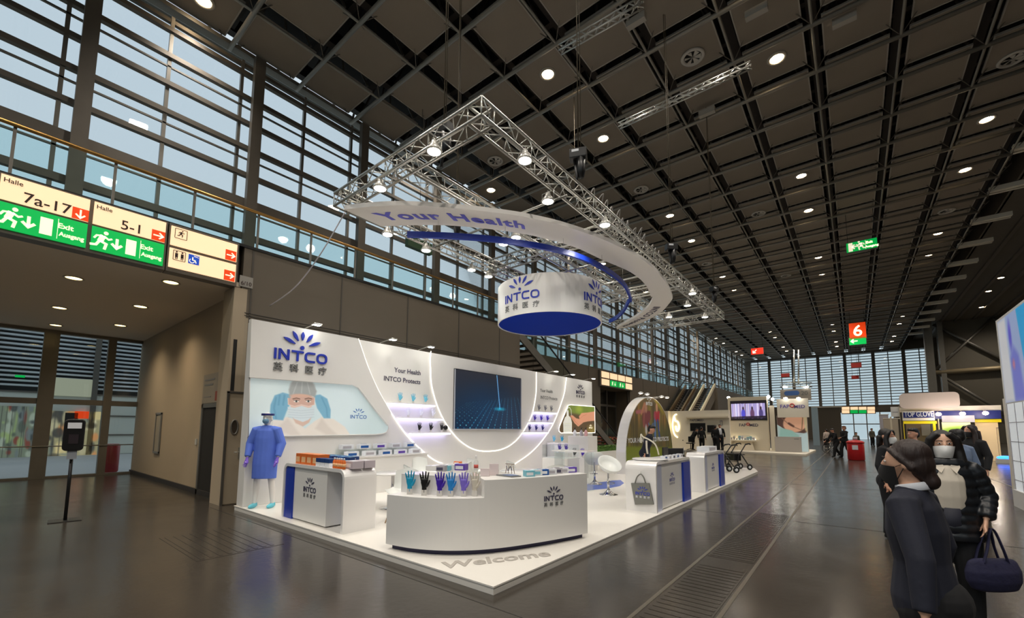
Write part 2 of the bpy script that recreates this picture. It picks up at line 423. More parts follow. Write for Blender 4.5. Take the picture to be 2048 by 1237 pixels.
obj('roof_strut', web, m_steel, ceil, kind='stuff')
g = G()
for x in XL: g.box(x-.14, x+.14, -6, 91.4, HC+.75, HC+1.3)
for y in YL: g.box(-15.9, 6.5, y-.1, y+.1, HC+.8, HC+1.2)
obj('roof_girder', g, mat('roof_girder', (50, 43, 38), .7, var=.25, scale=1.5), ceil, kind='stuff')
# a few pale brackets clipped on the grid
for (x, y) in ((-1.9, 9.3), (-4.6, 11.9), (-1.6, 13.9), (.6, 11.5), (2.9, 15.6), (.5, 15.9), (-3.9, 17.4), (3.1, 11.0)):
    obj('grid_clamp', G().box(x-.3, x+.3, y-.1, y+.1, HC-.2, HC+.02), m_edge, ceil)

# ceiling lamps
def lamp_g():
    h = G().lathe([(.30, .02), (.31, -.02), (.29, -.05), (.22, -.05), (.22, .02)], 20); l = G().lathe([(.215, -.02), (.15, -.05), (.04, -.06)], 16); return h, l
def where(x, y):
    return ('over the left window wall' if x < -12 else 'over the white booth' if x < -6 else 'over the aisle' if x < 2 else 'near the right edge of the ceiling')
LX = (-14.93, -8.13, -1.38, 5.15); LY = [3.3, 7.75, 12.2, 16.7, 25.7, 30.2, 39.2, 43.7, 52.7, 57.2, 66.2, 70.7, 79.7, 84.2]
hg, lg = lamp_g(); lamp0 = None; order = {0: 'row along the left windows', 1: 'row over the white booth', 2: 'row over the aisle', 3: 'row at the right edge'}
ordn = ['first', 'second', 'third', 'fourth', 'fifth', 'sixth', 'seventh', 'eighth', 'ninth', 'tenth', 'eleventh', 'twelfth', 'thirteenth', 'fourteenth']
for a, x in enumerate(LX):
    ys = [y for y in LY if not (a == 1 and y in (3.3, 7.75)) and not (a == 2 and y < 12) and not (a == 3 and y < 25) and not (a == 0 and y in (7.75, 12.2))]
    if a > 1 or a == 0: ys = [y for y in ys]
    for k, y in enumerate(ys):
        lab = 'round ceiling lamp, %s from the front in the %s' % (ordn[k], order[a])
        if lamp0 is None:
            lamp0 = thing('ceiling_lamp', lab, 'lamp', (x, y, HC+.3), group='round lamps in the hall ceiling')
            obj('lamp_housing', hg, m_edge, lamp0, False); obj('bulb_glass', lg, m_lamp, lamp0, False)
        else: dup(lamp0, (x, y, HC+.3), label=lab)
for x in LX:
    for y in [-9, -4, 3.3, 12.2, 25.7, 39.2, 57.2, 79.7]:
        ld = bpy.data.lights.new('hall_lamp_light', 'SPOT'); ld.energy = HALLP*(1 if y < 30 else 1.6); ld.color = (1, .92, .82); ld.spot_size = math.radians(150 if x > -12 else 95); ld.spot_blend = 1; ld.shadow_soft_size = .3
        lo = bpy.data.objects.new('hall_lamp_light', ld); COL.objects.link(lo); lo.location = (x, y, HC+.2)
# air vents
vg = G().lathe([(.36, .02), (.40, -.03), (.37, -.07), (.30, -.07), (.28, .02)], 28); vd = G().lathe([(.29, .01), (.29, -.012)], 24)
vent0 = None
VT = [(-3.70, 14.78, 'over the aisle, nearest of the big vents'), (-8.4, 21.8, 'right above the truss'), (-13.05, 14.9, 'by the window wall behind the truss corner'), (5.15, 21.9, 'at the upper right corner of the photo'),
      (-3.8, 28.8, 'further along the aisle, second from the front'), (5.1, 35.4, 'near the right ceiling edge, second one'), (-3.8, 42.3, 'third one along the aisle'), (-8.4, 35.3, 'second one beyond the truss')]
for x, y, lb in VT:
    lb = 'pale round ceiling air vent with blades, '+lb
    if vent0 is None:
        vent0 = thing('ceiling_vent', lb, 'vent', (x, y, HC+.3), group='round vents in the hall ceiling')
        obj('vent_ring', vg, mat('vent_grey', (196, 190, 180), .5), vent0, False); obj('backing', vd, m_dark, vent0, False)
        for q in range(6):
            a = q*PI/3; bl = G()
            bl.add([(0, 0, -.03), (.28*math.cos(a), .28*math.sin(a), -.03), (.28*math.cos(a+.62), .28*math.sin(a+.62), -.075), (0, 0, -.07)], [(0, 1, 2, 3)])
            obj('vent_blade', bl, MC['vent_grey'], vent0, False)
    else: dup(vent0, (x, y, HC+.3), label=lb)

# hanging short lighting trusses under the ceiling
def flat_truss(name, lab, a, b, w, n, parent=None):
    a, b = Vector(a), Vector(b); t = thing(name, lab, 'truss', a); d = (b-a).normalized(); s_ = Vector((0, 0, 1)).cross(d).normalized()*w/2
    for q in (s_+Vector((0, 0, w/2)), -s_+Vector((0, 0, w/2)), s_-Vector((0, 0, w/2)), -s_-Vector((0, 0, w/2))): obj('chord', G().tube([a+q, b+q], .022, 6), m_alu, t)
    g = G(); L = (b-a).length
    for k in range(n):
        p0 = a+d*L*k/n; p1 = a+d*L*(k+1)/n; z = Vector((0, 0, w/2))
        for q0, q1 in ((s_+z, s_-z), (-s_-z, -s_+z), (s_+z, -s_+z), (-s_-z, s_-z)):
            q = (q0, q1) if k % 2 else (q1, q0); g.tube([p0+q[0], p1+q[1]], .011, 5)
    obj('lattice', g, m_alu, t, kind='stuff'); return t
flat_truss('ceiling_truss', 'slim silver truss hanging under the ceiling at the top centre of the photo', onz(1120, 99, 12.2), onz(1285, 4, 12.2), .17, 14)
flat_truss('ceiling_truss', 'slim silver truss hanging under the ceiling, further back beside the big booth truss', onz(1238, 252, 12.6), onz(1502, 130, 12.6), .15, 20)

# ================================================================ left window wall
XW = -15.75
win = struct('window_1', G().box(XW-.06, XW+.06, -6, 92, 14.0, 14.12), m_steel)
cy0 = 1.05; CS = 4.08; n = 0
colY = [cy0+CS*k for k in range(-1, 23)]
for y in colY:
    obj('column', G().box(XW+.22, XW+.44, y-.16, y+.16, 5.5, HC-.1), m_steel, win)
TR = [(13.75, .14), (12.9, .14), (12.0, .14), (11.1, .15), (10.15, .15), (9.15, .30), (8.0, .2), (7.1, .16), (6.3, .16)]
for z, h in TR:
    obj('transom', G().box(XW-.03, XW+.13, -6, 91.4, z-h/2, z+h/2), m_steel, win)
for z in (12.55, 10.72, 8.84, 7.7):
    obj('transom', G().box(XW+.02, XW+.08, -6, 91.4, z-.025, z+.025), m_steel2, win)
mull = []
for y in colY:
    for dy in (1.72, 3.66): mull.append(y+dy)
for y in mull: obj('mullion', G().box(XW-.04, XW+.08, y-.045, y+.045, 5.5, 14.2), m_steel2, win)
ys = sorted([colY[0]]+mull); zs = [14.3]+[z for z, h in TR]+[5.6]; pan = {}; far = G()
cnt = 0
for i in range(len(ys)-1):
    for j in range(len(zs)-1):
        wy = ys[i+1]-ys[i]; hz = zs[j]-zs[j+1]; key = (round(wy, 2), round(hz, 2)); c = (XW-.05, (ys[i]+ys[i+1])/2, (zs[j]+zs[j+1])/2)
        if cnt < 300:
            if key not in pan: pan[key] = obj('window_pane', G().box(-.01, .01, -wy/2, wy/2, -hz/2, hz/2), m_glass, win, loc=c)
            else: piece('window_pane', pan[key], win, c)
            cnt += 1
        else: far.box(c[0]-.01, c[0]+.01, ys[i], ys[i+1], zs[j+1], zs[j])
obj('window_pane', far, m_glass, win, kind='stuff')
# sloping roof edge above the window
struct('trim_1', G().box(XW-.3, XW+.12, -6, 92, 14.42, 14.56), m_steel2)

# far window wall
YF = 91.5
fw = struct('window_2', G().box(-15.7, 10.6, YF, YF+.15, 14.3, 14.6), m_steel)
for x in [-15.4+3.7*k*1.0 for k in range(0, 8)]: obj('column', G().box(x-.22, x+.22, YF-.4, YF, 5.5, 14.4), m_steel, fw)
for k in range(19): obj('transom', G().box(-15.7, 10.5, YF-.1, YF+.1, 6.0+k*.455-.06, 6.0+k*.455+.06), m_steel2, fw)
for x in [-15.4+3.7*k+1.85 for k in range(0, 7)]: obj('mullion', G().box(x-.06, x+.06, YF-.12, YF+.05, 5.5, 14.4), m_steel2, fw)
for k in range(14): obj('window_pane', G().box(-15.4+1.85*k, -15.4+1.85*(k+1), YF+.02, YF+.04, 5.6, 14.4), m_glass, fw)
wf = struct('wall_back', G().box(-15.7, -3.4, YF-.2, YF+.2, 0, 5.6).box(5.2, 22, YF-.2, YF+.2, 0, 5.6).box(10.4, 22, YF-.2, YF+.2, 5.6, 17.5).box(5.2, 10.4, YF-.2, YF+.2, 14.4, 17.5).box(-3.4, 5.2, YF-.2, YF+.2, 4.6, 5.6), m_wallg)
dr = struct('door_3', G().box(-3.4, 5.2, YF-.1, YF, 4.4, 4.6).box(-3.4, 5.2, YF-.1, YF, 2.4, 2.55), m_steel)
for k in range(6): obj('door_post', G().box(-3.4+1.7*k-.07, -3.4+1.7*k+.07, YF-.12, YF, 0, 4.5), m_steel, dr)
for k in range(5): obj('door_pane', G().box(-3.3+1.7*k, -1.8+1.7*k, YF-.05, YF-.03, .1, 4.4), m_glass, dr)
# corner column bundle of far left
obj('corner_column', G().box(-15.6, -14.6, 90.2, 91.2, 5.5, 14.4), m_steel2, fw)

# ================================================================ gallery front, lobby, glass doors
XG = -10.15
wl = struct('wall_left', G().box(XG-.25, XG, 3.32, 13.15, 0, 5.5), m_wallg)
for y in (3.5, 5.6, 7.7, 9.8, 11.9): obj('panel_joint', G().box(XG-.01, XG+.012, y-.018, y+.018, 3.0, 5.48), m_groove, wl)
for z in (4.0, 4.06): obj('panel_joint', G().box(XG-.01, XG+.012, 3.4, 13.15, z-.008, z+.008), m_groove, wl)
obj('wall_slot', G().box(XG-.01, XG+.006, 3.23, 3.30, 2.35, 3.45), m_dark, wl)
obj('wall_lining', G().box(XG-.02, XG+.005, 3.42, 3.9, 0, 3.95), mat('beige_wall_panel', (168, 154, 132), .5), wl)
struct('wall_front', G().box(XG-.6, XG+.003, 3.18, 3.43, 0, 4.58), m_beige)
d1 = struct('door_1', G().box(XG, XG+.02, 3.22, 3.6, .02, 2.3), mat('beige_door', (172, 157, 134), .45))
obj('door_frame', G().box(XG-.005, XG+.035, 3.18, 3.22, 0, 2.33).box(XG-.005, XG+.035, 3.18, 3.62, 2.3, 2.34), m_groove, d1)
pz = onx(469, 855, XG+.03)
g = G(); ring = [(XG+.03, pz.y+.065*math.cos(t), pz.z+.15*math.sin(t)) for t in [2*PI*k/24 for k in range(24)]]; g.tube(ring, .015, 6, closed=True)
obj('porthole_ring', g, m_steel2, d1)
obj('porthole_glass', G().prism([(.06*math.cos(2*PI*k/24), .14*math.sin(2*PI*k/24)) for k in range(24)], lambda a, b, d: (XG+.02+d, pz.y+a, pz.z+b), 0, .01), mat('porthole_glass', (70, 62, 54), .08), d1)
hz = onx(478, 905, XG+.03)
obj('door_handle', G().box(XG+.02, XG+.03, hz.y-.02, hz.y+.02, hz.z-.14, hz.z+.1).tube([(XG+.03, hz.y, hz.z), (XG+.07, hz.y, hz.z), (XG+.07, hz.y-.1, hz.z)], .011, 6), m_alu, d1)
# gallery slab and lobby ceiling
struct('trim_2', G().box(XG-.25, XG, -8, -.14, 4.6, 5.5).box(XG-.25, XG-.2, -.14, 3.3, 4.6, 5.5), m_wallg)
struct('wall_1', G().box(XW+.3, XG-.26, -8, 13.15, 5.36, 5.5), m_wallg)
sof = struct('ceiling_2', G().box(-19.7, XG-.27, -8, 3.75, 4.6, 4.7).box(XG-.27, XG-.02, -8, 3.3, 4.6, 4.7).box(-19.7, XW, -8, 3.4, 4.7, 4.8), m_soff)
g0 = None
for k, (x, y) in enumerate(((-12.2, .97), (-10.95, 2.27), (-15.6, 1.05), (-13.8, 2.3), (-16.9, 2.4), (-18.4, 1.2))):
    lb = 'warm recessed downlight in the lobby ceiling, '+['first on the left', 'nearest the lit signs', 'left one of the second row', 'right one of the second row', 'small one by the glass doors', 'leftmost one by the glass doors'][k]
    if g0 is None:
        g0 = thing('downlight', lb, 'downlight', (x, y, 4.6), group='downlights in the lobby ceiling')
        obj('trim_ring', G().lathe([(.15, 0), (.16, -.012), (.13, -.014), (.13, 0)], 20), m_edge, g0, False)
        obj('lens', G().lathe([(.125, -.004), (.06, -.012)], 16), mat('downlight_glow', (255, 236, 170), .4, emit=7, ecol=(255, 222, 140)), g0, False)
    else: dup(g0, (x, y, 4.6), label=lb)
rs = struct('wall_right', G().box(-19.6, XG-.6, 3.4, 3.7, 0, 4.6), m_beige)
struct('baseboard_right', G().box(-19.6, XG-.6, 3.36, 3.4, 0, .12), mat('dark_skirting', (48, 42, 38), .5))
d2 = struct('door_2', G().box(-12.3, -11.25, 3.385, 3.41, 0, 2.05), m_dark)
obj('door_frame', G().box(-12.4, -12.3, 3.36, 3.41, 0, 2.15).box(-11.25, -11.18, 3.36, 3.41, 0, 2.15).box(-12.4, -11.18, 3.36, 3.41, 2.05, 2.15), m_steel2, d2)
nb = thing('notice_board', 'pale printed notice above the dark doorway in the beige wall', 'sign', (-11.9, 3.4, 2.15))
obj('board', G().box(-12.42, -11.32, 3.37, 3.398, 2.16, 2.86), mat('notice_grey', (150, 140, 124), .5), nb)
obj('red_mark', G().box(-11.5, -11.34, 3.362, 3.369, 2.2, 2.42), mat('dull_red', (150, 70, 50), .5), nb)
obj('print_lines', G().box(-12.3, -11.6, 3.364, 3.369, 2.7, 2.74).box(-12.3, -11.7, 3.364, 3.369, 2.58, 2.62).box(-12.3, -11.8, 3.364, 3.369, 2.3, 2.32), m_grey, nb)
pf = thing('display_case', 'tall narrow grey display case on the beige lobby wall', 'display', (-16.4, 3.4, .8))
g = G()
for a in ((-16.68, -16.62, .82, 2.0), (-16.1, -16.04, .82, 2.0), (-16.68, -16.04, .8, .86), (-16.68, -16.04, 1.96, 2.02)): g.box(a[0], a[1], 3.36, 3.398, a[2], a[3])
obj('frame', g, m_grey, pf); obj('sheet', G().box(-16.62, -16.1, 3.38, 3.397, .86, 1.96), mat('sheet', (160, 150, 130), .5), pf)
obj_sw = tag(obj('light_switch', G().box(-12.75, -12.65, 3.37, 3.4, 1.15, 1.3), mat('switch_white', (190, 190, 180), .5), bevel=.005), 'small pale switch plate left of the dark doorway', 'switch')
# glass entrance wall
XD = -19.5
for x, y in ((-12.2, .97), (-15.6, 1.05), (-13.8, 2.3), (-16.9, 2.2), (-12.5, -3), (-16, -3)):
    ld = bpy.data.lights.new('downlight_light', 'SPOT'); ld.energy = 170; ld.color = (1, .82, .58); ld.spot_size = math.radians(140); ld.spot_blend = 1; ld.shadow_soft_size = .12
    lo = bpy.data.objects.new('downlight_light', ld); COL.objects.link(lo); lo.location = (x, y, 4.55)
dg = struct('window_3', G().box(XD-.08, XD+.08, -8, 3.4, 2.28, 2.45).box(XD-.08, XD+.1, -8, 3.4, 0, .06).box(XD-.08, XD+.1, -8, 3.4, 4.5, 4.6), m_steel2)
for y, wd in ((-6.2, .3), (-4.2, .2), (-2.2, .3), (-.5, .2), (1.22, .34), (2.62, .2)): obj('door_post', G().box(XD-.1, XD+.12, y-wd/2, y+wd/2, 0, 4.6), m_steel2, dg)
py = [-8, -6.2, -4.2, -2.2, -.5, 1.22, 2.62, 3.4]
for a, b in zip(py[:-1], py[1:]):
    for z0, z1 in ((.06, 2.28), (2.45, 4.5)): obj('door_pane', G().box(XD-.01, XD+.01, a, b, z0, z1), m_glass, dg)
obj('push_rail', G().tube([(XD+.14, -8, .98), (XD+.14, 3.38, .98)], .02, 6), m_alu, dg)
# outside: pavement and the building across
struct('wall_2', G().box(-34.5, -34, -40, 20, 0, 3.4), mat('outside_wall', (222, 226, 214), .6, var=.05, scale=.4))
ob = bpy.data.objects.new('office_building', None); COL.objects.link(ob); MW[ob.name] = Matrix.Identity(4)
tag(ob, 'pale building with white louvres seen through the glass entrance doors', 'building')
obj('wall', G().box(-35, -34.4, -40, 20, 3.2, 12), mat('outside_dark', (58, 62, 66), .7), ob)
for k in range(14): obj('louvre', G().box(-34.4, -34.1, -30, 12, 3.7+k*.24, 3.8+k*.24), mat('louvre_white', (216, 222, 224), .5), ob)
obj('fascia', G().box(-34.5, -34.0, -40, 20, 7.1, 12), MC['outside_wall'], ob)
for y in range(-28, 12, 4): obj('post', G().box(-34.05, -33.85, y-.12, y+.12, 0, 7.2), m_steel2, ob)
for z in (1.1, 2.2, 3.4): obj('rail', G().box(-34.02, -33.95, -30, 12, z-.04, z+.04), m_steel2, ob)
m_shop = mat('shop_glow', (255, 214, 140), .5, emit=.9, ecol=(240, 205, 130))
def shopbox(nm, u0, v0, u1, v1, m_, x=-33.9):
    p, q = onx(u0, v0, x), onx(u1, v1, x); obj(nm, G().box(x-.05, x, p.y, q.y, q.z, p.z), m_, ob)
def shopview(u0, v0, u1, v1, seed, base, cols):
    p, q = onx(u0, v0, -33.85), onx(u1, v1, -33.85); cv = Canvas(70, 70, base); rq = random.Random(seed)
    for k in range(46): cv.ell(rq.random(), rq.random()**.8, .02+.1*rq.random(), .02+.13*rq.random(), rq.choice(cols), 0, .04, .8)
    for k in range(5): x = rq.random(); cv.line([(x, 0), (x, 1)], .02, (70, 70, 66), .02, .8)
    print_panel('shop_window', cv, plane_fn((-33.85, p.y, q.z), (0, 1, 0), (0, 0, 1), q.y-p.y, p.z-q.z, 1), ob, printmat('shop_print', .45))
shopview(98, 822, 196, 918, 3, (170, 160, 120), [(240, 214, 150), (90, 84, 70), (200, 190, 150), (120, 130, 120), (60, 60, 60), (230, 150, 90), (250, 236, 190)])
shopview(0, 812, 62, 915, 5, (120, 130, 110), [(150, 170, 110), (80, 90, 80), (170, 180, 160), (60, 66, 66), (130, 60, 50), (110, 120, 120)])
shopbox('shop_sign', 150, 823, 177, 838, m_orange, -33.8); shopbox('shop_door', 131, 826, 154, 851, m_dark, -33.8); shopbox('shop_window', 100, 755, 190, 795, mat('cream_glow', (200, 200, 170), .5, emit=.25)); shopbox('shop_sign', 30, 750, 50, 756, m_green, -33.8)
struct('floor_2', G().box(-60, XD-.1, -45, 30, -.4, -.02), mat('pavement', (176, 178, 176), .7, var=.08, scale=.3))
b = tag(obj('litter_bin', G().lathe([(.2, 0), (.24, .05), (.24, .95), (.2, 1.0)], 16, (-20.6, 3.0, -.02)), mat('bin_red', (150, 20, 26), .4)), 'dark red bin outside the glass doors beside the beige wall', 'bin')

# lit direction signs over the lobby opening
def arrow(g, fn, cx, cy, s, ang, w=.16):
    c, n_ = math.cos(ang), math.sin(ang); P = lambda x, y: (cx+(x*c-y*n_)*s, cy+(x*n_+y*c)*s)
    h = G(); stroke(h, [P(-.5, 0), P(.46, 0)], w*s, .002); stroke(h, [P(.08, .38), P(.48, 0), P(.08, -.38)], w*s, .002); g.join(h, lambda p: fn(p.x, p.y, p.z)); return g
def runner(g, fn, cx, cy, s, flip=1):
    P = lambda x, y: (cx+x*s*flip, cy+y*s); h = G()
    for pts, wd in (([(.06, .28), (-.06, -.08)], .24), ([(-.04, -.05), (.2, -.16), (.14, -.48)], .12), ([(-.08, -.06), (-.2, -.3), (-.44, -.34)], .12), ([(.08, .26), (.28, .12), (.42, .2)], .09), ([(.04, .26), (-.2, .22), (-.3, .04)], .09)):
        stroke(h, [P(*p) for p in pts], wd*s, .002)
    h.prism([P(.16+.1*math.cos(k*PI/5), .44+.1*math.sin(k*PI/5)) for k in range(10)], lambda a, b, d: (a, b, d), -.002, .002)
    g.join(h, lambda p: fn(p.x, p.y, p.z)); return g
SF = lambda x0: (lambda a, b, d: (XG+.07+d, x0+a, b))     # a to the right along +y, b up
def put(s_, fn, cx, cy, size, bold=0., xs=1.): return G().join(text_g(s_, size, .002, bold, xs), lambda p: fn(p.x+cx, p.y+cy, p.z))
def lightbox(lab, y0, y1, panels):
    t = thing('direction_sign', lab, 'sign', (XG, (y0+y1)/2, 4.6)); fr = G().box(XG-.2, XG+.04, y0, y1, 4.58, 5.53)
    obj('housing', fr, m_steel, t); fn = SF(y0)
    return t, fn
W_ = 1.0
for q, (y0, txt, ar, lab) in enumerate(((-.10, '7a-17', -PI/2, 'leftmost lit hall sign with 7a-17 over a green exit panel'), (.945, '5-1', 0, 'middle lit hall sign with 5-1 over a green exit panel'))):
    t, fn = lightbox(lab, y0-.01, y0+1.035, None); fn = SF(y0)
    bx = lambda a0, a1, z0, z1, o=.04, d=.065: G().box(XG+o, XG+d, y0+a0, y0+a1, z0, z1)
    obj('sign_face', bx(.01, 1.0, 5.1, 5.5), m_cream, t); obj('arrow_panel', bx(.8, 1.0, 5.1, 5.3, .066, .068), m_orange, t)
    obj('exit_panel', bx(.01, 1.0, 4.64, 5.06), m_green, t)
    obj('lettering', put('Halle', fn, .14, 5.385, .1, .001), m_ink, t); obj('lettering', put(txt, fn, .52, 5.14, .24, .002, 1.0), m_ink, t)
    obj('arrow', arrow(G(), fn, .9, 5.2, .15, ar), m_wht, t); obj('exit_figure', runner(G(), fn, .14, 4.84, .32), m_wht, t)
    obj('arrow', arrow(G(), fn, .34, 4.84, .18, -PI/2, .22), m_wht, t)
    obj('exit_door', G().box(XG+.066, XG+.07, y0+.46, y0+.60, 4.70, 4.98), m_wht, t)
    obj('divider', G().box(XG+.066, XG+.068, y0+.655, y0+.662, 4.68, 5.02), m_wht, t)
    obj('lettering', put('Exit', fn, .745, 4.87, .12, .003), m_wht, t); obj('lettering', put('Ausgang', fn, .825, 4.74, .1, .003, .88), m_wht, t)
y0 = 2.03; t, fn = lightbox('right lit sign with escalator, toilet and wheelchair symbols and orange arrows', 2.0, 3.2, None); fn = SF(y0)
for z in (5.12, 4.68):
    obj('sign_face', G().box(XG+.04, XG+.065, y0, y0+1.13, z-.02, z+.36), m_cream, t)
    obj('arrow_panel', G().box(XG+.066, XG+.068, y0+.92, y0+1.12, z-.02, z+.2), m_orange, t); obj('arrow', arrow(G(), fn, 1.02, z+.09, .15, 0), m_wht, t)
g = G(); stroke(g, rounded(.06, .25, 5.26, 5.45, .01), .01, .002, True); stroke(g, rounded(.06, .25, 4.82, 5.01, .01), .01, .002, True)
h = G().join(g, lambda p: fn(p.x, p.y, p.z)); runner(h, fn, .155, 5.36, .13)
for cx in (.11, .2):
    k = G(); stroke(k, [(cx, 4.96), (cx, 4.88)], .045, .002); stroke(k, [(cx-.012, 4.9), (cx-.012, 4.84)], .014, .002); stroke(k, [(cx+.012, 4.9), (cx+.012, 4.84)], .014, .002)
    k.prism([(cx+.016*math.cos(a*PI/4), 4.985+.016*math.sin(a*PI/4)) for a in range(8)], lambda a, b, d: (a, b, d), -.002, .002); h.join(k, lambda p: fn(p.x, p.y, p.z))
obj('symbols', h, m_ink, t)
obj('wheelchair_panel', G().box(XG+.066, XG+.068, y0+.3, y0+.48, 4.82, 5.01), mat('backlit_blue', (30, 80, 190), .4, emit=.5, ecol=(30, 80, 200)), t)
k = G(); stroke(k, [(.37, 4.96), (.37, 4.90), (.41, 4.90), (.43, 4.85)], .018, .002); stroke(k, [(.36+.04*math.cos(a), 4.88+.04*math.sin(a)) for a in [2.2+.5*i for i in range(9)]], .012, .002)
obj('wheelchair_symbol', G().join(k, lambda p: fn(p.x, p.y, p.z+.002)).join(put('WC', fn, .43, 4.965, .05), None), m_wht, t)
nt_ = thing('number_plate', 'small grey wall plate reading 6/10 beside the lit signs', 'sign', (XG, 3.4, 4.65))
obj('plate', G().box(XG, XG+.02, 3.26, 3.52, 4.62, 4.86), mat('plate_grey', (150, 146, 138), .5), nt_)
obj('lettering', put('6/10', lambda a, b, d: (XG+.024+d, a, b), 3.39, 4.66, .12, .001), m_ink, nt_)
# glass balustrade with handrail
bal = thing('glass_balustrade', 'glass balustrade with brass handrail on the edge of the gallery', 'railing', (XG, 3, 5.5))
obj('handrail', G().tube([(XG-.05, -6, 6.4), (XG-.05, 13.1, 6.4)], .035, 8), mat('brass', (170, 130, 70), .3, .8), bal)
obj('edge_trim', G().box(XG-.28, XG+.02, -6, 13.2, 5.50, 5.56), m_black, bal)
for k in range(16): obj('glass_pane', G().box(XG-.1, XG-.085, -6+1.2*k, -4.82+1.2*k, 5.56, 6.37), m_glast, bal)
for k in range(17): obj('post', G().box(XG-.11, XG-.07, -6.03+1.2*k, -5.99+1.2*k, 5.5, 6.4), m_steel2, bal)

# stair with glass balustrade down from the gallery
m_green2 = mat('stair_side', (78, 76, 66), .5)
stt = thing('staircase', 'straight staircase with glass side and black handrail behind the booth', 'staircase', (-11.4, 17, 0))
S0, S1 = (13.2, 5.5), (22.4, 0.0)
N = 32
for k in range(N):
    y = S0[0]+(S1[0]-S0[0])*k/N; z = 5.5*(1-(k+1)/N)
    obj('step', G().box(-12.7, -10.3, y, y+.32, z, z+.05), m_wallg, stt)
for x in (-12.75, -10.2):
    obj('stringer', G().bar((x, S0[0], 5.3), (x, S1[0], -.1+.15), .08, .35), m_steel2, stt)
    obj('handrail', G().tube([(x, S0[0]-.5, 6.45), (x, S0[0], 6.4), (x, S1[0], .95), (x, S1[0]+.3, .95)], .035, 8), m_black, stt)
obj('glass_side', G().add([(-10.2, S0[0], 5.5), (-10.2, S0[0], 6.35), (-10.2, S1[0], .9), (-10.2, S1[0], .1)], [(0, 1, 2, 3)]), glassmat('stair_glass', (.8, .88, .84), .0, .1, fr=.05), stt)
# stepped back hall wall beyond the stair, with doorway under lit signs
XB = -13.0
wl2 = struct('wall_3', G().box(XB-.25, XB, 13.1, 25.6, 0, 5.5).box(XB-.25, XB, 30.4, 91.3, 0, 5.5).box(XB-.25, XB, 25.6, 30.4, 4.4, 5.5).box(XB, XG-.25, 12.95, 13.15, 0, 5.5).box(XW, XB-.2, 13, 91.3, 5.36, 5.5), m_wallg)
for y in list(range(15, 90, 3)): obj('panel_joint', G().box(XB-.01, XB+.012, y-.02, y+.02, 0 if y not in (27,) else 4.5, 5.48), m_groove, wl2)
struct('wall_4', G().box(-17.2, -17, 25, 31, 0, 4.5).box(-17, XB-.2, 25.4, 25.6, 0, 4.5).box(-17, XB-.2, 30.4, 30.6, 0, 4.5).box(-17, XB-.2, 25, 31, 4.4, 4.5), mat('corridor_brown', (112, 98, 78), .7))
d4 = struct('door_4', G().box(-14.2, -14.1, 25.6, 30.4, 3.2, 3.35), m_steel)
for k in range(4): obj('door_post', G().box(-14.2, -14.1, 25.6+1.6*k-.06, 25.6+1.6*k+.06, 0, 4.4), m_steel, d4)
for k in range(3): obj('door_pane', G().box(-14.16, -14.14, 25.7+1.6*k, 27.1+1.6*k, 0, 4.4), m_glass, d4)
t = thing('lit_sign_band', 'band of lit cream and green hall signs over the doorway right of the booth', 'sign', (XB, 28, 4.4))
obj('housing', G().box(XB, XB+.15, 25.3, 30.6, 4.4, 5.45), m_steel, t)
for k in range(4):
    for z, mm in ((4.98, m_cream), (4.48, m_green if k in (1, 2) else m_cream)):
        obj('sign_face', G().box(XB+.151, XB+.18, 25.5+1.27*k, 26.6+1.27*k, z, z+.4), mm, t)
        if mm is m_green:
            f2 = lambda a, b, d: (XB+.185+d, a, b); obj('exit_figure', arrow(runner(G(), f2, 25.8+1.27*k, z+.2, .3), f2, 26.2+1.27*k, z+.2, .24, -PI/2, .2), m_wht, t)
# rail on that gallery
rl = thing('gallery_railing', 'glass railing along the far gallery edge under the windows', 'railing', (XB, 40, 5.5))
obj('handrail', G().tube([(XB, 13.2, 6.4), (XB, 91, 6.4)], .04, 6), m_steel2, rl)
for k in range(33): obj('post', G().box(XB-.03, XB+.03, 13.3+2.36*k, 13.36+2.36*k, 5.5, 6.4), m_steel2, rl)
for k in range(33): obj('glass_pane', G().box(XB-.01, XB+.01, 13.4+2.36*k, 15.6+2.36*k, 5.55, 6.35), m_glast, rl)

# escalators
def escalator(lab, x0, x1, yb, yt, mb=('escalator_cream', (210, 196, 164))):
    t = thing('escalator', lab, 'escalator', ((x0+x1)/2, yb, 0)); zt = 5.5
    obj('truss_body', G().bar(((x0+x1)/2, yb-.3, -.55), ((x0+x1)/2, yt, zt-.6), x1-x0, .9), mat('escalator_side', (98, 86, 68), .5), t)
    for x in (x0, x1):
        obj('balustrade', G().bar((x, yb-.4, .35), (x, yt, zt+.25), .14, .26), mat(*mb, .4), t)
        obj('glass_side', G().add([(x, yb, .45), (x, yb, .9), (x, yt, zt+.95), (x, yt, zt+.45)], [(0, 1, 2, 3)]), m_glast, t)
        obj('handrail', G().tube([(x, yb-.6, .7), (x, yb-.3, .98), (x, yt, zt+1.0), (x, yt+1, zt+1.0)], .05, 8), m_black, t)
    n_ = 26
    for k in range(n_):
        y = yb+(yt-yb)*k/n_; obj('step', G().box(x0+.1, x1-.1, y, y+(yt-yb)/n_+.02, zt*k/n_-.1, zt*k/n_+.12), mat('escalator_step', (52, 52, 54), .4, .5), t)
escalator('nearer escalator with cream side panels climbing to the far gallery', -11.0, -10.05, 33.6, 43.2)
escalator('second escalator behind the first, beside the grey wall', -12.7, -11.7, 33.6, 43.2, ('escalator_brown', (104, 84, 58)))
struct('wall_5', G().box(XB, -9.9, 43.4, 62, 0, 5.5), m_wallg)
r2 = thing('landing_railing', 'glass railing on the grey block at the top of the escalators', 'railing', (-9.9, 50, 5.5))
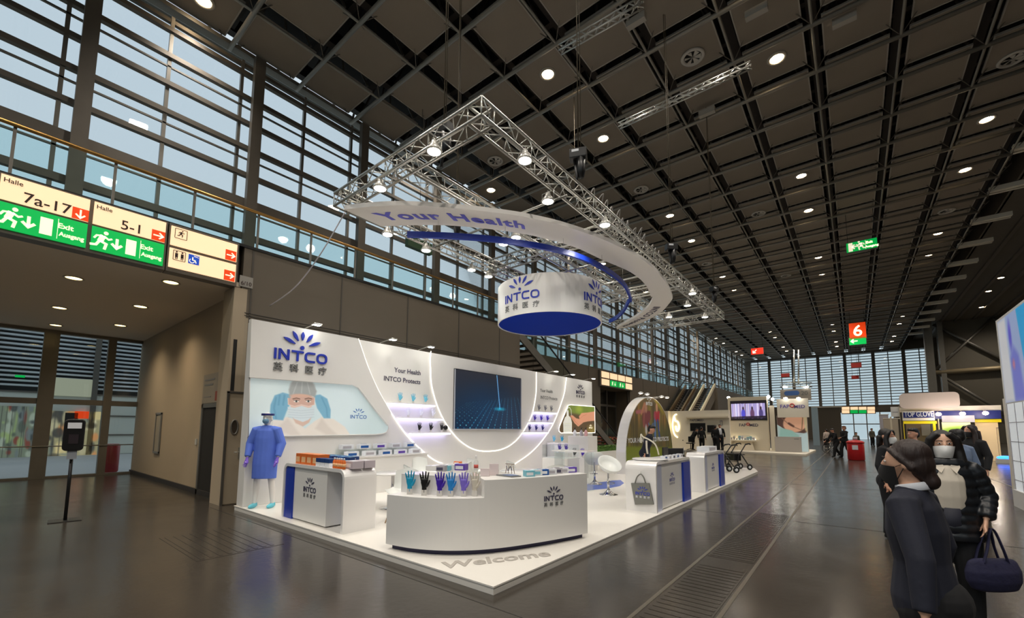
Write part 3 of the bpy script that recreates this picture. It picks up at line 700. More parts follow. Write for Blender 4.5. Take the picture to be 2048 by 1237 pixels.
obj('handrail', G().tube([(-9.95, 44.5, 6.4), (-9.95, 62, 6.4), (XB+.1, 62, 6.4)], .04, 6), m_steel2, r2)
for k in range(9): obj('glass_pane', G().box(-9.96, -9.94, 44.6+1.95*k, 46.4+1.95*k, 5.5, 6.35), m_glast, r2)
for k in range(10): obj('post', G().box(-9.98, -9.92, 44.5+1.95*k, 44.56+1.95*k, 5.5, 6.4), m_steel2, r2)

# ================================================================ right side: higher roof strip, brackets, braced wall
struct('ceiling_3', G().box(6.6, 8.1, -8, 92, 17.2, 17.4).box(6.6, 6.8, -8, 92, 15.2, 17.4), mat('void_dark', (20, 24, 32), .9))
c3 = struct('ceiling_4', G().box(8.1, 22, -8, 92, 15.7, 15.9).box(8.0, 8.2, -8, 92, 15.7, 17.4), mat('side_ceiling', (104, 98, 88), .8, var=.06, scale=.5))
for x in (9.6, 11.0, 12.6, 14.4): obj('soffit_beam', G().box(x-.12, x+.12, -8, 92, 15.55, 15.7), m_steel, c3)
for k in range(14):
    y = 20.1+6.75*k*.667; obj('bracket', G().box(6.5, 8.2, y-.25, y+.0, 14.5, 14.75).box(6.5, 8.2, y+.15, y+.3, 14.5, 14.7), mat('pale_bracket', (232, 224, 206), .5), c3)
for k, (u, v) in enumerate(((2001.6, 555), (1977, 582), (1963, 614))):
    p = onz(u, v, 15.7); dup(lamp0, (p.x, p.y, 15.68), label='round lamp in the darker side ceiling at the right, '+['nearest of three', 'middle of three', 'farthest and brightest of three'][k])
for x, y in ((11.6, 30), (11.6, 48), (11.6, 62), (14, 72), (11.6, 15)):
    ld = bpy.data.lights.new('side_lamp_light', 'SPOT'); ld.energy = HALLP*1.3; ld.color = (1, .9, .77); ld.spot_size = math.radians(160); ld.spot_blend = 1; ld.shadow_soft_size = .3
    lo = bpy.data.objects.new('side_lamp_light', ld); COL.objects.link(lo); lo.location = (x, y, 15.4)
struct('wall_6', G().box(20, 20.3, -12, 92, 0, 16), m_wallg)
YR = 78.
bw = struct('wall_7', G().box(9.2, 20, YR, YR+.3, 0, 15.7), mat('brace_wall', (98, 92, 80), .7, var=.06, scale=.4))
obj('steel_column', G().box(7.9, 8.7, YR-.9, YR-.1, 0, 15.7), m_steel2, bw); obj('steel_column', G().box(9.2, 9.7, YR-.8, YR-.3, 0, 15.7), m_steel2, bw)
m_tube = mat('brace_tube', (168, 150, 118), .45, .3)
obj('brace_tube', G().tube([(8.4, YR-.6, 9.0), (20, YR-.6, 9.3)], .28, 8), m_tube, bw)
for a, b in (((8.6, 9.2), (14.2, 15.4)), ((8.9, 15.4), (15.8, 9.2)), ((14.2, 15.4), (20, 9.4)), ((8.8, 9.0), (15.5, 2.5)), ((20, 8.8), (12.5, 2.5))):
    obj('brace_tube', G().tube([(a[0], YR-.45, a[1]), (b[0], YR-.45, b[1])], .17, 8), m_steel2, bw)
struct('wall_8', G().box(-19.6, 22, -12.3, -12, 0, 4.5).box(-19.6, 22, -12.3, -12, 14.2, 16), m_wallg)
w4 = struct('window_4', G().box(-19.6, 22, -12.2, -12.1, 9.2, 9.4), m_steel)
for k in range(11): obj('column', G().box(-15.7+3.6*k-.15, -15.7+3.6*k+.15, -12.2, -11.9, 4.5, 14.2), m_steel, w4)
for k in range(10): obj('window_pane', G().box(-15.5+3.6*k, -12.3+3.6*k, -12.16, -12.14, 4.5, 14.2), m_glass, w4)
struct('wall_9', G().box(-16.0, -15.7, -12, -6, 5.5, 16).box(-19.7, -15.7, -8.3, -8, 0, 5), m_wallg)
struct('wall_10', G().box(-17, 22, -12.2, -12, 13.9, 17.5).box(-17.5, 22, -12, -7.9, 16.4, 16.6), m_roof)
# ================================================================ the white exhibition booth
PH = .085
def catmull(P, n=8, closed=False):
    P = [Vector(p) for p in P]; o = []; k = len(P)
    for i in range(k-1):
        p0 = P[max(i-1, 0)]; p1 = P[i]; p2 = P[i+1]; p3 = P[min(i+2, k-1)]
        for j in range(n):
            t = j/n; o.append(.5*((2*p1)+(p2-p0)*t+(2*p0-5*p1+4*p2-p3)*t*t+(3*p1-p0-3*p2+p3)*t**3))
    o.append(P[-1]); return o
m_plat = mat('platform_white', (232, 228, 220), .3, var=.02, scale=1.5, spec=.5)
m_platside = mat('platform_edge_white', (226, 222, 214), .45)
plat = thing('booth_platform', 'low white raised floor of the large booth with Welcome lettering', 'platform', (-6, 10, 0))
po = [(-9.45, 3.205), (-2.785, 3.205), (-2.785, 17.6), (-3.1, 18.9), (-9.45, 18.9)]
obj('deck', G().prism(po, lambda a, b, d: (a, b, d), .07, PH), m_plat, plat)
pi_ = [(-9.44, 3.215), (-2.795, 3.215), (-2.795, 17.59), (-3.11, 18.89), (-9.44, 18.89)]
obj('skirting', G().prism(pi_, lambda a, b, d: (a, b, d), 0, .07), m_platside, plat)
# Welcome lettering, sat on the deck
wa, wb = onz(885, 1138, PH+.004), onz(1103, 1112, PH+.004); ux = (wb-wa).normalized(); uy = Vector((-ux.y, ux.x, 0)); wl_ = (wb-wa).length
g = text_g('Welcome', .5, .001, .012, 1.0, 'LEFT'); xm = max(v[0] for v in g.v)
obj('lettering', G().join(g, lambda p: wa+ux*(p.x/xm*wl_+p.y*.12)+uy*p.y*.62+Vector((0, 0, p.z))), mat('welcome_grey', (176, 170, 162), .5), plat)
obj('floor_swoosh', G().prism([tuple(onz(u, v, PH).xy) for u, v in ((1168, 969), (1190, 967), (1225, 962), (1241, 961), (1248, 967), (1240, 973), (1215, 978), (1190, 980), (1168, 983))], lambda a, b, d: (a, b, d), PH, PH+.004), mat('swoosh_blue', (84, 110, 196), .3), plat)

WX = -9.12
wall = thing('booth_back_wall', 'long white back wall of the booth with curved light lines', 'wall', (WX, 10, PH))
obj('wall_panel', G().box(WX-.3, WX, 3.235, 17.15, PH, 3.69), m_white, wall, bevel=.01)
B = lambda u, v, x=WX: (lambda p: (p.y, p.z))(onx(u, v, x))
z5 = lambda x, y: (440+x/2.946, 620+y/2.946)
z6 = lambda x, y: (860+x/4.1225, 700+y/4.1225)
A_ = [(716.6, 677.7), (735, 732), (755.7, 779.5), (782.8, 827), (813.4, 871), (844, 901.7), (867.7, 920.4), (888, 929)]
fa = [B(503, 638, -9.0)]+[B(*q, -9.0) for q in A_[:4]]+[B(*q, -9.0) for q in ((777, 852), (752, 822), (728, 790), (717, 776), (705, 770), (499, 755))]
obj('raised_fascia', G().prism(fa, lambda a, b, d: (d, a, b), WX, -9.0), m_white, wall)
def ledline(pts, r=.014):
    P = catmull([onx(u, v, WX+.02) for u, v in pts], 8); obj('light_line', G().tube(P, r, 6), m_led, wall)
ledline([(q[0], q[1]) for q in A_])
ledline([(862, 703)]+[z6(*q) for q in ((2, 80), (4, 150), (15, 300), (60, 460), (120, 590), (190, 690), (270, 770), (370, 825), (480, 838), (600, 820), (700, 760), (780, 660), (840, 540), (870, 400), (878, 300), (878, 185))], .015)
ledline([z6(*q) for q in ((1125, 230), (1110, 350), (1080, 450), (1040, 560), (990, 660), (910, 770), (820, 860), (690, 950))])
def wfn(cu, cv, x=WX+.006):
    c = onx(cu, cv, x); return lambda a, b, d: (x+d, c.y+a, c.z+b)
logo(wall, wfn(603, 724, -8.99), 1.1, m_logo, m_grey, .02)
logo(wall, wfn(1161, 789), .72, m_dgrey, m_grey, .01)
def wtext(s_, cu, cv, size, m, al='RIGHT', x=WX+.006, bold=.002, xs=1.):
    f = wfn(cu, cv, x); obj('lettering', G().join(text_g(s_, size, .002, bold, xs, al), lambda p: f(p.x, p.y, p.z)), m, wall)
wtext('Your Health', 841.5, 751, .17, m_dgrey); wtext('INTCO Protects', 841, 769, .17, m_dgrey)
wtext('Your Health', 1080.5, 784, .17, m_grey, 'LEFT'); wtext('INTCO Protects', 1081, 798, .17, m_grey, 'LEFT')

# -------- backlit pictures and the screen
def canvas_for(u0, v0, u1, v1, W, x, col):
    """canvas over the wall rectangle between two corners; returns canvas, its px->canvas map and its world map"""
    p, q = onx(u0, v0, x), onx(u1, v1, x); h = p.z-q.z; wd = q.y-p.y; H = max(8, int(W*h/wd)); c = Canvas(W, H, col, wd/h)
    cm = lambda u, v: (lambda r: ((r.y-p.y)/h, (r.z-q.z)/h))(onx(u, v, x))
    return c, cm, plane_fn((x, p.y, q.z), (0, 1, 0), (0, 0, 1), wd, h, wd/h)
lb = thing('light_box', 'wide backlit picture of a medic in cap, goggles and mask behind the mannequin', 'poster', (WX, 4.8, 1.4))
X1 = WX+.05
c, cm, fn = canvas_for(497, 753, 781, 876, 420, X1, (206, 224, 226))
P5 = lambda pts: [cm(*z5(*q)) for q in pts]
c.ell(*cm(*z5(250, 560)), .35, .6, (222, 236, 236), soft=.4); c.ell(*cm(*z5(700, 560)), .5, .5, (218, 234, 238), soft=.5)
gown = (232, 224, 214)
c.poly(P5([(195, 745), (215, 705), (290, 655), (400, 632), (440, 650), (500, 700), (560, 655), (600, 632), (670, 645), (735, 690), (772, 745)]), gown, .03)
c.poly(P5([(400, 640), (330, 700), (420, 745), (480, 745)]), (216, 206, 196), .05, .7); c.poly(P5([(600, 640), (560, 700), (640, 745), (700, 745), (640, 690)]), (214, 204, 194), .05, .7)
c.poly(P5([(425, 630), (445, 668), (488, 688), (525, 665), (540, 630)]), (216, 188, 172), .02)
for q in ([(290, 645), (298, 560), (322, 505), (370, 488), (415, 500), (420, 540), (392, 600), (372, 652)], [(552, 505), (590, 500), (632, 525), (652, 590), (650, 640), (612, 640), (572, 580)]): c.poly(P5(q), (126, 180, 206), .02)
for q in ([(330, 520), (318, 580), (330, 640)], [(352, 505), (345, 560)], [(600, 520), (628, 580), (632, 630)], [(380, 505), (372, 560)]): c.line(P5(q), .018, (92, 148, 184), .03, .7)
cx, cy = cm(*z5(480, 545)); c.ell(cx, cy, .185, .25, (232, 198, 180), soft=.02)
c.ell(*cm(*z5(487, 462)), .22, .18, (178, 182, 180), soft=.03); c.poly(P5([(405, 470), (430, 430), (540, 430), (570, 480), (560, 515), (480, 495), (410, 515)]), (168, 172, 170), .03)
for q in ([(430, 500), (455, 430)], [(480, 490), (485, 425)], [(530, 495), (515, 430)]): c.line(P5(q), .012, (214, 216, 214), .02, .6)
c.ell(*cm(*z5(480, 512)), .19, .045, (220, 180, 160), soft=.02)
c.poly(P5([(400, 520), (480, 512), (558, 518), (556, 560), (520, 568), (480, 560), (440, 568), (402, 558)]), (214, 176, 160), .012)
c.line(P5([(400, 522), (402, 558), (440, 570), (480, 560), (522, 570), (556, 560), (558, 520)]), .012, (236, 214, 204), .01)
for ex in (450, 521):
    c.ell(*cm(*z5(ex, 540)), .045, .017, (240, 232, 226), soft=.01); c.ell(*cm(*z5(ex, 540)), .017, .017, (62, 72, 70), soft=.01); c.line(P5([(ex-20, 526), (ex, 521), (ex+20, 526)]), .014, (104, 78, 62), .012); c.line(P5([(ex-16, 535), (ex, 532), (ex+16, 536)]), .007, (70, 50, 40), .006)
c.poly(P5([(398, 572), (440, 578), (482, 566), (520, 578), (557, 572), (552, 622), (520, 650), (488, 662), (440, 645), (402, 612)]), (214, 226, 230), .012)
for k in range(4): c.line(P5([(402, 588+k*15), (480, 596+k*14), (554, 588+k*15)]), .007, (184, 200, 208), .01, .8)
c.a = c.a*.93
outl = [cm(*q) for q in ((500, 755.5), (705, 770), (717, 775.5), (728, 788), (776, 850), (777, 858), (773, 865), (765, 868), (751, 869.5), (497, 874))]
print_panel('picture', c, fn, lb, printmat('backlit_print', .34), outl)
obj('box_rim', G().tube([(X1, o_[0], o_[1]) for o_ in [B(q[0], q[1], X1) for q in ((500, 755.5), (705, 770), (717, 775.5), (728, 788), (776, 850), (777, 858), (773, 865), (765, 868), (751, 869.5), (497, 874))]], .014, 6, closed=True), m_white, lb)
obj('box_back', G().prism([B(q[0], q[1], X1) for q in ((500, 755.5), (705, 770), (728, 788), (776, 850), (773, 865), (497, 874))], lambda a, b, d: (d, a, b), WX-.01, X1-.01), m_white, lb)
logo(lb, wfn(717, 838, X1+.004), .42, mat('soft_blue_print', (84, 120, 172), .4, emit=.3, ecol=(84, 120, 172)), m_grey, .002, False)

lb2 = thing('light_box', 'backlit picture of a sanitiser bottle pouring into a hand, above the dispenser bottles', 'poster', (WX, 15.5, 1.7))
X2 = WX+.08
c, cm, fn = canvas_for(1114, 808, 1193, 868, 260, X2, (96, 78, 56))
P6 = lambda pts: [cm(*z6(*q)) for q in pts]
c.poly(P6([(1120, 450), (1365, 460), (1365, 560), (1250, 540), (1150, 520)]), (122, 140, 62), .1)
c.ell(*cm(*z6(1230, 490)), .22, .13, (158, 176, 70), soft=.15); c.ell(*cm(*z6(1320, 500)), .16, .1, (128, 150, 60), soft=.12); c.ell(*cm(*z6(1330, 660)), .3, .16, (146, 128, 66), soft=.2)
c.poly(P6([(1155, 545), (1175, 540), (1205, 565), (1232, 572), (1228, 550), (1250, 522), (1300, 518), (1365, 508), (1365, 585), (1300, 592), (1265, 600), (1222, 635), (1190, 605)]), (226, 160, 128), .02)
c.line(P6([(1160, 548), (1195, 590), (1225, 622)]), .02, (196, 116, 92), .03, .8); c.line(P6([(1235, 570), (1262, 545), (1290, 535)]), .015, (196, 126, 98), .03, .8)
c.poly(P6([(1100, 683), (1098, 600), (1112, 560), (1126, 545), (1126, 500), (1142, 500), (1144, 545), (1160, 560), (1170, 600), (1170, 683)]), (236, 236, 226), .012)
c.line(P6([(1134, 500), (1136, 480), (1152, 476), (1164, 500), (1166, 540)]), .03, (232, 232, 224), .015)
for k in range(5): c.line(P6([(1108, 610+k*14), (1162, 610+k*14)]), .012, (170, 180, 160), .01, .8)
outl = [cm(*z6(*q)) for q in ((1140, 459), (1160, 455), (1357, 470), (1360, 685), (1080, 687), (1066, 676), (1063, 655), (1068, 630))]
print_panel('picture', c, fn, lb2, MC['backlit_print'], outl)
o2 = [B(*z6(*q), X2) for q in ((1140, 459), (1160, 455), (1357, 470), (1360, 685), (1080, 687), (1066, 676), (1063, 655), (1068, 630))]
obj('box_rim', G().tube([(X2, a, b) for a, b in o2], .018, 6, closed=True), m_led, lb2)
obj('box_back', G().prism(o2, lambda a, b, d: (d, a, b), WX-.03, X2-.012), m_white, lb2)
logo(lb2, wfn(*z6(1325, 650), X2+.005), .3, m_wht, m_wht, .002, False)

sc = thing('video_screen', 'large dark blue video screen with glowing dot grid in the middle of the wall', 'screen', (WX, 10.3, 1.57))
X3 = WX+.05
c, cm, fn = canvas_for(911, 738.6, 1041.5, 858.5, 300, X3, (20, 30, 48)); c.grad((14, 34, 58), (40, 42, 50))
c.ell(*cm(*z6(480, 500)), .6, .35, (20, 46, 74), soft=.5, k=.8)
rr = random.Random(3)
for a in range(-9, 14):
    for b in range(0, 17):
        t = b/16; s0 = (1-t)**1.6; x = 430+a*(26+24*s0)+ (1-s0)*110; y = 645-(1-s0)*(235+a*3)
        q = cm(*z6(x, y))
        if 0 < q[0] < c.X.max() and 0 < q[1] < 1:
            r_ = .004+.006*s0; m_ = np.clip(1.5-np.hypot(c.X-q[0], c.Y-q[1])/r_, 0, 1)*(.35+.65*rr.random())*(.4+.6*s0); c.blend(m_, (120, 230, 238) if rr.random() > .4 else (40, 150, 190))
for a in range(-2, 8): c.line([cm(*z6(430+a*50, 648)), cm(*z6(540+a*26, 420-a*3))], .006, (38, 130, 170), .006, .55)
c.line([cm(*z6(550, 190)), cm(*z6(576, 485))], .018, (40, 130, 220), .03, .8); c.line([cm(*z6(550, 200)), cm(*z6(576, 485))], .007, (160, 220, 255), .006)
c.ell(*cm(*z6(576, 490)), .1, .022, (40, 190, 220), soft=.05, k=.8)
print_panel('display', c, fn, sc, printmat('screen_print', .75, .3))
p, q = onx(911, 738.6, X3), onx(1041.5, 858.5, X3)
obj('screen_body', G().box(WX-.02, X3-.004, p.y-.02, q.y+.02, q.z-.02, p.z+.02), m_black, sc)
m_rim = mat('screen_rim', (176, 180, 190), .4)
obj('screen_rim', G().box(X3-.01, X3+.012, p.y-.03, q.y+.03, q.z-.03, q.z).box(X3-.01, X3+.012, p.y-.03, p.y, q.z, p.z).box(X3-.01, X3+.012, q.y, q.y+.03, q.z, p.z), m_rim, sc)

# -------- display hands with gloves
def remesh(g, voxel, smooth=3, name='m'):
    me = bpy.data.meshes.new(name); me.from_pydata(g.v, [], g.f); me.update()
    o = bpy.data.objects.new(name, me); COL.objects.link(o); r = o.modifiers.new('r', 'REMESH'); r.mode = 'VOXEL'; r.voxel_size = voxel
    if smooth: s_ = o.modifiers.new('s', 'SMOOTH'); s_.factor = .5; s_.iterations = smooth
    bpy.context.view_layer.update(); e = bpy.data.meshes.new_from_object(o.evaluated_get(bpy.context.evaluated_depsgraph_get()))
    bpy.data.objects.remove(o); bpy.data.meshes.remove(me); e.polygons.foreach_set('use_smooth', [True]*len(e.polygons)); return e
def hand_parts(g, M=None, s=1., curl=0.):
    """upright hand, wrist at the origin, fingers to +z, palm width along x, palm faces -y"""
    F = lambda p: (M @ (Vector(p)*s)) if M is not None else Vector(p)*s
    T = lambda pts, rr: g.tube([F(p) for p in pts], [tuple(q*s for q in r_) if isinstance(r_, tuple) else r_*s for r_ in rr], 8)
    T([(0, 0, -.05), (0, 0, .02), (0, 0, .06), (.002, 0, .095), (.002, 0, .105)], [(.019, .027), (.019, .029), (.018, .040), (.016, .043), (.012, .036)])
    for x, l, t in ((-.035, .066, -.24), (-.0125, .088, -.09), (.0115, .092, .04), (.034, .080, .17)):
        c1 = curl
        p = [(x*.9, 0, .085), (x+t*l*.4, -c1*.25*l, .10+l*.4), (x+t*l*.75, -c1*.6*l, .10+l*.75*(1-c1*.3)), (x+t*l, -c1*l, .10+l*(1-c1*.5))]
        T(p, [.0100, .0090, .0082, .006])
    T([(.024, -.004, .02), (.044, -.012, .045), (.056, -.018, .072), (.061, -.02, .094)], [.016, .0125, .0105, .0075])
hg_ = G(); hand_parts(hg_); hand_me = remesh(hg_, .0042, 2, 'glove')
GC = {'light blue': (104, 186, 216), 'teal blue': (20, 150, 190), 'black': (18, 17, 16), 'violet': (62, 30, 160), 'sky blue': (40, 132, 206), 'lilac': (128, 108, 208), 'clear beige': (206, 198, 182), 'white': (226, 228, 232), 'dark blue': (44, 40, 110), 'grey': (120, 120, 130), 'deep violet': (74, 44, 176)}
G0 = {}
def glove(color, lab, loc, rz, s=1., group='gloved display hands', cat='glove'):
    m_ = mat('glove_'+color.replace(' ', '_'), GC[color], .4)
    if color not in G0:
        t = thing('display_glove', lab, cat, loc, rz, group); G0[color] = t
        me = hand_me.copy(); me.materials.clear(); me.materials.append(m_); o = bpy.data.objects.new('glove', me); COL.objects.link(o); o.parent = t; o.location = (0, 0, .075)
        obj('hand_stand', G().box(-.028, .028, -.018, .018, 0, .06), mat('stand_white', (206, 202, 196), .3), t, False)
    else: t = dup(G0[color], loc, rz, lab)
    t.scale = (s, s, s); t['group'] = group; return t

# -------- wall shelves with a light strip
def shelf(lab, u0, v0, u1, v1):
    p, q = onx(u0, v0, WX+.1), onx(u1, v1, WX+.1); z = (p.z+q.z)/2; t = thing('wall_shelf', lab, 'shelf', (WX, (p.y+q.y)/2, z))
    obj('board', G().box(WX, WX+.2, p.y, q.y, z-.0, z+.03), m_white, t, bevel=.004); obj('light_strip', G().box(WX+.02, WX+.205, p.y+.01, q.y-.01, z-.04, z-.001), m_ledb, t)
    return p.y, q.y, z+.03
L3 = [('top', 'light blue', (781, 807, 866, 812)), ('middle', 'white', (798, 837, 881, 839)), ('bottom', 'black', (822, 866, 896.5, 868))]
R3 = [('top', 'grey', (1068.6, 825, 1110, 827)), ('middle', 'deep violet', (1060, 845, 1102.6, 846.8)), ('bottom', 'dark blue', (1049, 865, 1093, 866))]
for side, LL in (('left of', L3), ('right of', R3)):
    for nm, colr, q in LL:
        a, b, z = shelf('%s lit glass-edged wall shelf %s the screen' % (nm, side), *q)
        for k in range(3):
            glove(colr, '%s glove on the %s wall shelf %s the screen, %s of three' % (colr, nm, side, ('left', 'middle', 'right')[k]), (WX+.11, a+(b-a)*(.2+.3*k), z), PI/2-.55, 1., 'gloves on the lit wall shelves')
knob = tag(obj('camera_dome', G().ell(onx(891.5, 856, WX+.06), (.05, .07, .07)), m_black), 'small black round device on the wall beside the bottom left shelf', 'device')
# -------- arm spotlights along the wall top
a0 = None
for k, (u, v) in enumerate(((612, 655), (765, 686), (842, 697), (1096, 746), (1130, 752), (1172, 760))):
    p = onx(u, v, WX); lb_ = 'small arm spotlight on top of the booth wall, %s from the left' % ordn[k]
    if a0 is None:
        a0 = thing('arm_spotlight', lb_, 'lamp', (WX, p.y, 3.69), group='arm spotlights on the booth wall')
        obj('arm', G().tube([(-.1, 0, 0), (-.1, 0, .04), (.28, .06, .10)], .01, 6), m_alu, a0, False); obj('lamp_head', G().box(.26, .4, -.02, .16, .07, .10), m_alu, a0, False, bevel=.008)
        obj('bulb', G().box(.28, .38, 0, .14, .063, .07), m_lampw, a0, False)
    else: dup(a0, (WX, p.y, 3.69), label=lb_)

# -------- waterfall counters
def counter(lab, loc, rz, L, D, H, blue_left, logo_sz=.40):
    t = thing('display_counter', lab, 'counter', loc, rz); th = .05; r = .14
    out = [(0, 0), (0, H-r)]+[(r-r*math.cos(a), H-r+r*math.sin(a)) for a in [PI/2*k/6 for k in range(1, 7)]]+[(L-r+r*math.sin(a), H-r+r*math.cos(a)) for a in [PI/2*k/6 for k in range(0, 7)]]+[(L, 0)]
    r2 = r-th; inn = [(th, 0), (th, H-r)]+[(r-r2*math.cos(a), H-r+r2*math.sin(a)) for a in [PI/2*k/6 for k in range(1, 7)]]+[(L-r+r2*math.sin(a), H-r+r2*math.cos(a)) for a in [PI/2*k/6 for k in range(0, 7)]]+[(L-th, 0)]
    g = G(); n_ = len(out)
    v = [(a, y, b) for y in (0, D) for a, b in out]+[(a, y, b) for y in (0, D) for a, b in inn]; f = []
    for i in range(n_-1):
        f += [(i, i+1, n_+i+1, n_+i), (2*n_+i, 3*n_+i, 3*n_+i+1, 2*n_+i+1), (i, 2*n_+i, 2*n_+i+1, i+1), (n_+i, n_+i+1, 3*n_+i+1, 3*n_+i)]
    f += [(0, n_, 3*n_, 2*n_), (n_-1, 3*n_-1, 4*n_-1, 2*n_-1)]; g.add(v, f); obj('shell', g, m_gloss, t, False)
    x0, x1 = (.33*L/1.95, 1.4*L/1.95) if blue_left else (.18*L, .76*L)
    obj('cabinet_box', G().box(x0, x1, .04, D-.04, .02, H-th-.002), m_white, t, False)
    if blue_left: obj('blue_panel', G().box(th, x0, .02, .05, .0, H-th), m_blue, t, False); obj('side_panel', G().box(x1, L-th, .3, .34, 0, H-th), mat('side_panel_pale', (186, 192, 214), .3), t, False)
    else: obj('blue_panel', G().box(x1, L-th+.0, .0, .04, .0, H-.1), m_blue, t, False); obj('side_panel', G().box(th, x0, .03, .07, 0, H-th), mat('side_panel_pale', (186, 192, 214), .3), t, False)
    cx = (x0+x1)/2; logo(t, lambda a, b, d: MW[t.name] @ Vector((cx+a, .036-d, H*.53+b)), logo_sz, m_dgrey if blue_left else mat('lilac_print', (128, 126, 172), .5), m_grey if blue_left else mat('pale_print', (172, 170, 180), .5), .003)
    return t
counter('left white waterfall counter with blue inner side, topped by orange and blue boxes', (-7.70, 3.34, PH), 0, 1.95, .53, .905, True)
counter('white waterfall counter with a grey tote bag on its end, middle right', (-2.84, 7.70, PH), PI/2, 2.1, .58, .905, False, .3)
counter('farther white waterfall counter behind the tote bag counter', (-2.84, 10.9, PH), PI/2, 2.0, .42, .93, False, .26)

# -------- curved reception counter
FC = catmull([(-4.66, 3.30, 0), (-4.27, 3.37, 0), (-3.92, 3.53, 0), (-3.62, 3.79, 0), (-3.40, 4.13, 0), (-3.20, 4.62, 0), (-3.06, 5.06, 0), (-2.97, 5.40, 0)], 6)
def offs(P, d):
    o = []
    for i, p in enumerate(P):
        t = (P[min(i+1, len(P)-1)]-P[max(i-1, 0)]).normalized(); o.append(p+Vector((-t.y, t.x, 0))*d)
    return o
def band(i0, i1, d0, d1): P = FC[i0:i1+1]; a = offs(FC, d0)[i0:i1+1]; b = offs(FC, d1)[i0:i1+1]; return [(p.x, p.y) for p in a]+[(p.x, p.y) for p in b[::-1]]
up = lambda a, b, d: (a, b, d)
rc = thing('reception_counter', 'curved white reception counter with blue plinth at the front corner of the booth', 'counter', (-3.9, 4.4, PH))
IS = 20
obj('low_body', G().prism(band(0, IS, 0, .62), up, .15, .755), m_white, rc); obj('tall_body', G().prism(band(IS, len(FC)-1, 0, .62), up, .15, .967), m_white, rc)
obj('riser', G().prism(band(0, IS, .24, .62), up, .755, .995), m_gloss, rc)
obj('plinth', G().prism(band(1, len(FC)-2, .07, .55), up, PH, .15), mat('plinth_blue', (40, 36, 74), .4), rc)
cum = [0.]
for a, b in zip(FC[:-1], FC[1:]): cum.append(cum[-1]+(b-a).length)
def onfront(s_, d=.0):
    for i in range(len(cum)-1):
        if cum[i+1] >= s_ or i == len(cum)-2:
            t = (s_-cum[i])/(cum[i+1]-cum[i]); p = FC[i].lerp(FC[i+1], t); q = (FC[i+1]-FC[i]).normalized(); return p+Vector((q.y, -q.x, 0))*d, q
s_c = cum[-1]-.62
logo(rc, lambda a, b, d: (lambda p: (p.x, p.y, .655+b))(onfront(s_c+a, .004+d)[0]), .32, m_dgrey, m_grey, .003)
# gloves along the low front
for k, (u, colr) in enumerate(((819, 'teal blue'), (848, 'black'), (879, 'violet'), (901, 'sky blue'), (927, 'lilac'), (949, 'clear beige'))):
    lo, hi = 0, cum[IS]-.02     # find where that column of the photo meets the shelf line
    for _ in range(30):
        mid = (lo+hi)/2; p = onfront(mid, -.17)[0]; d = Vector((p.x, p.y, .755))-CAMP; uu = 1024+850.4*d.dot(RT)/d.dot(FW)
        if uu < u: lo = mid
        else: hi = mid
    p, q = onfront(lo, -.17); glove(colr, '%s glove on a display hand on the front counter' % colr, (p.x, p.y, .757), math.atan2(-p.x, p.y)-.12, 1.12, 'six gloved hands on the front counter')

# -------- boxes
def carton(lab, loc, rz, sx_, sy_, sz_, m1, m2=None, n=1, cat='box', group=None, name='glove_box'):
    t = thing(name, lab, cat, loc, rz, group); obj('carton', G().box(-sx_/2, sx_/2, -sy_/2, sy_/2, 0, sz_), m1, t, False, bevel=.002)
    if m2 is not None: obj('label_panel', G().box(-sx_*.42, sx_*.3, -sy_/2-.002, -sy_/2, sz_*.2, sz_*.7), m2, t, False); obj('opening_strip', G().box(-sx_*.25, sx_*.25, -sy_*.2, sy_*.2, sz_, sz_+.002), m2, t, False)
    return t
m_bor = mat('box_orange', (222, 112, 40), .4); m_bor2 = mat('box_orange_pale', (240, 190, 140), .4); m_bw = mat('box_white', (226, 228, 232), .4); m_bb = mat('box_blue', (30, 88, 160), .4)
m_bpu = mat('box_purple', (96, 66, 170), .4); m_bgr = mat('box_grey', (176, 172, 178), .4); m_bcy = mat('box_cyan', (120, 190, 206), .4); m_dnv = mat('box_navy', (28, 62, 120), .4)
zt = PH+.905
tb = zt
for k in range(4): carton('orange carton with white bottle print on the left counter, %s from the left' % ordn[k], (-7.32+.19*k, 3.5, tb), .04*(k % 2), .17, .2, .17, m_bor, m_bor2, group='orange cartons on the left counter')
for r_ in range(2):
    for k in range(5): carton('dark blue can pack on the left counter, %s in the %s row' % (ordn[k], ('back', 'second')[r_]), (-6.95+.18*k+.08*r_, 3.76-.12*r_, tb), .1, .15, .1, .15, m_bb if k % 2 else m_dnv, m_bcy, group='blue packs at the back of the left counter', name='blue_pack')
for k in range(3): 
    for h in range(2): carton('%s blue and white tub of %s stack on the left counter' % (('lower', 'upper')[h], ('the left', 'the middle', 'the right')[k]), (-6.62+.14*k, 3.44, tb+.065*h), .05, .12, .12, .06, m_bw if h == 0 else m_dnv, None, group='tubs on the left counter', name='tub')
bt = None
for k in range(5):
    lb_ = 'slim orange bottle standing at the right of the left counter, %s from the left' % ordn[k]; L_ = (-6.13+.066*k, 3.39, tb)
    if bt is None:
        bt = thing('orange_bottle', lb_, 'bottle', L_, group='orange bottles on the left counter'); obj('bottle_body', G().lathe([(.026, 0), (.027, .01), (.027, .1), (.014, .125), (.012, .13)], 14), m_bor, bt, False)
        obj('cap', G().lathe([(.013, .128), (.013, .15), (.008, .155)], 10), m_bw, bt, False); obj('label', G().lathe([(.0275, .03), (.0275, .075)], 14), m_bor2, bt, False)
    else: dup(bt, L_, label=lb_)
for k in range(2): carton('%s white flyer box beside the orange bottles' % ('front', 'rear')[k], (-5.88, 3.55+.2*k, tb), 0, .26, .18, .11, mat('flyer_grey', (186, 176, 184), .5), m_bw, name='flyer_box')
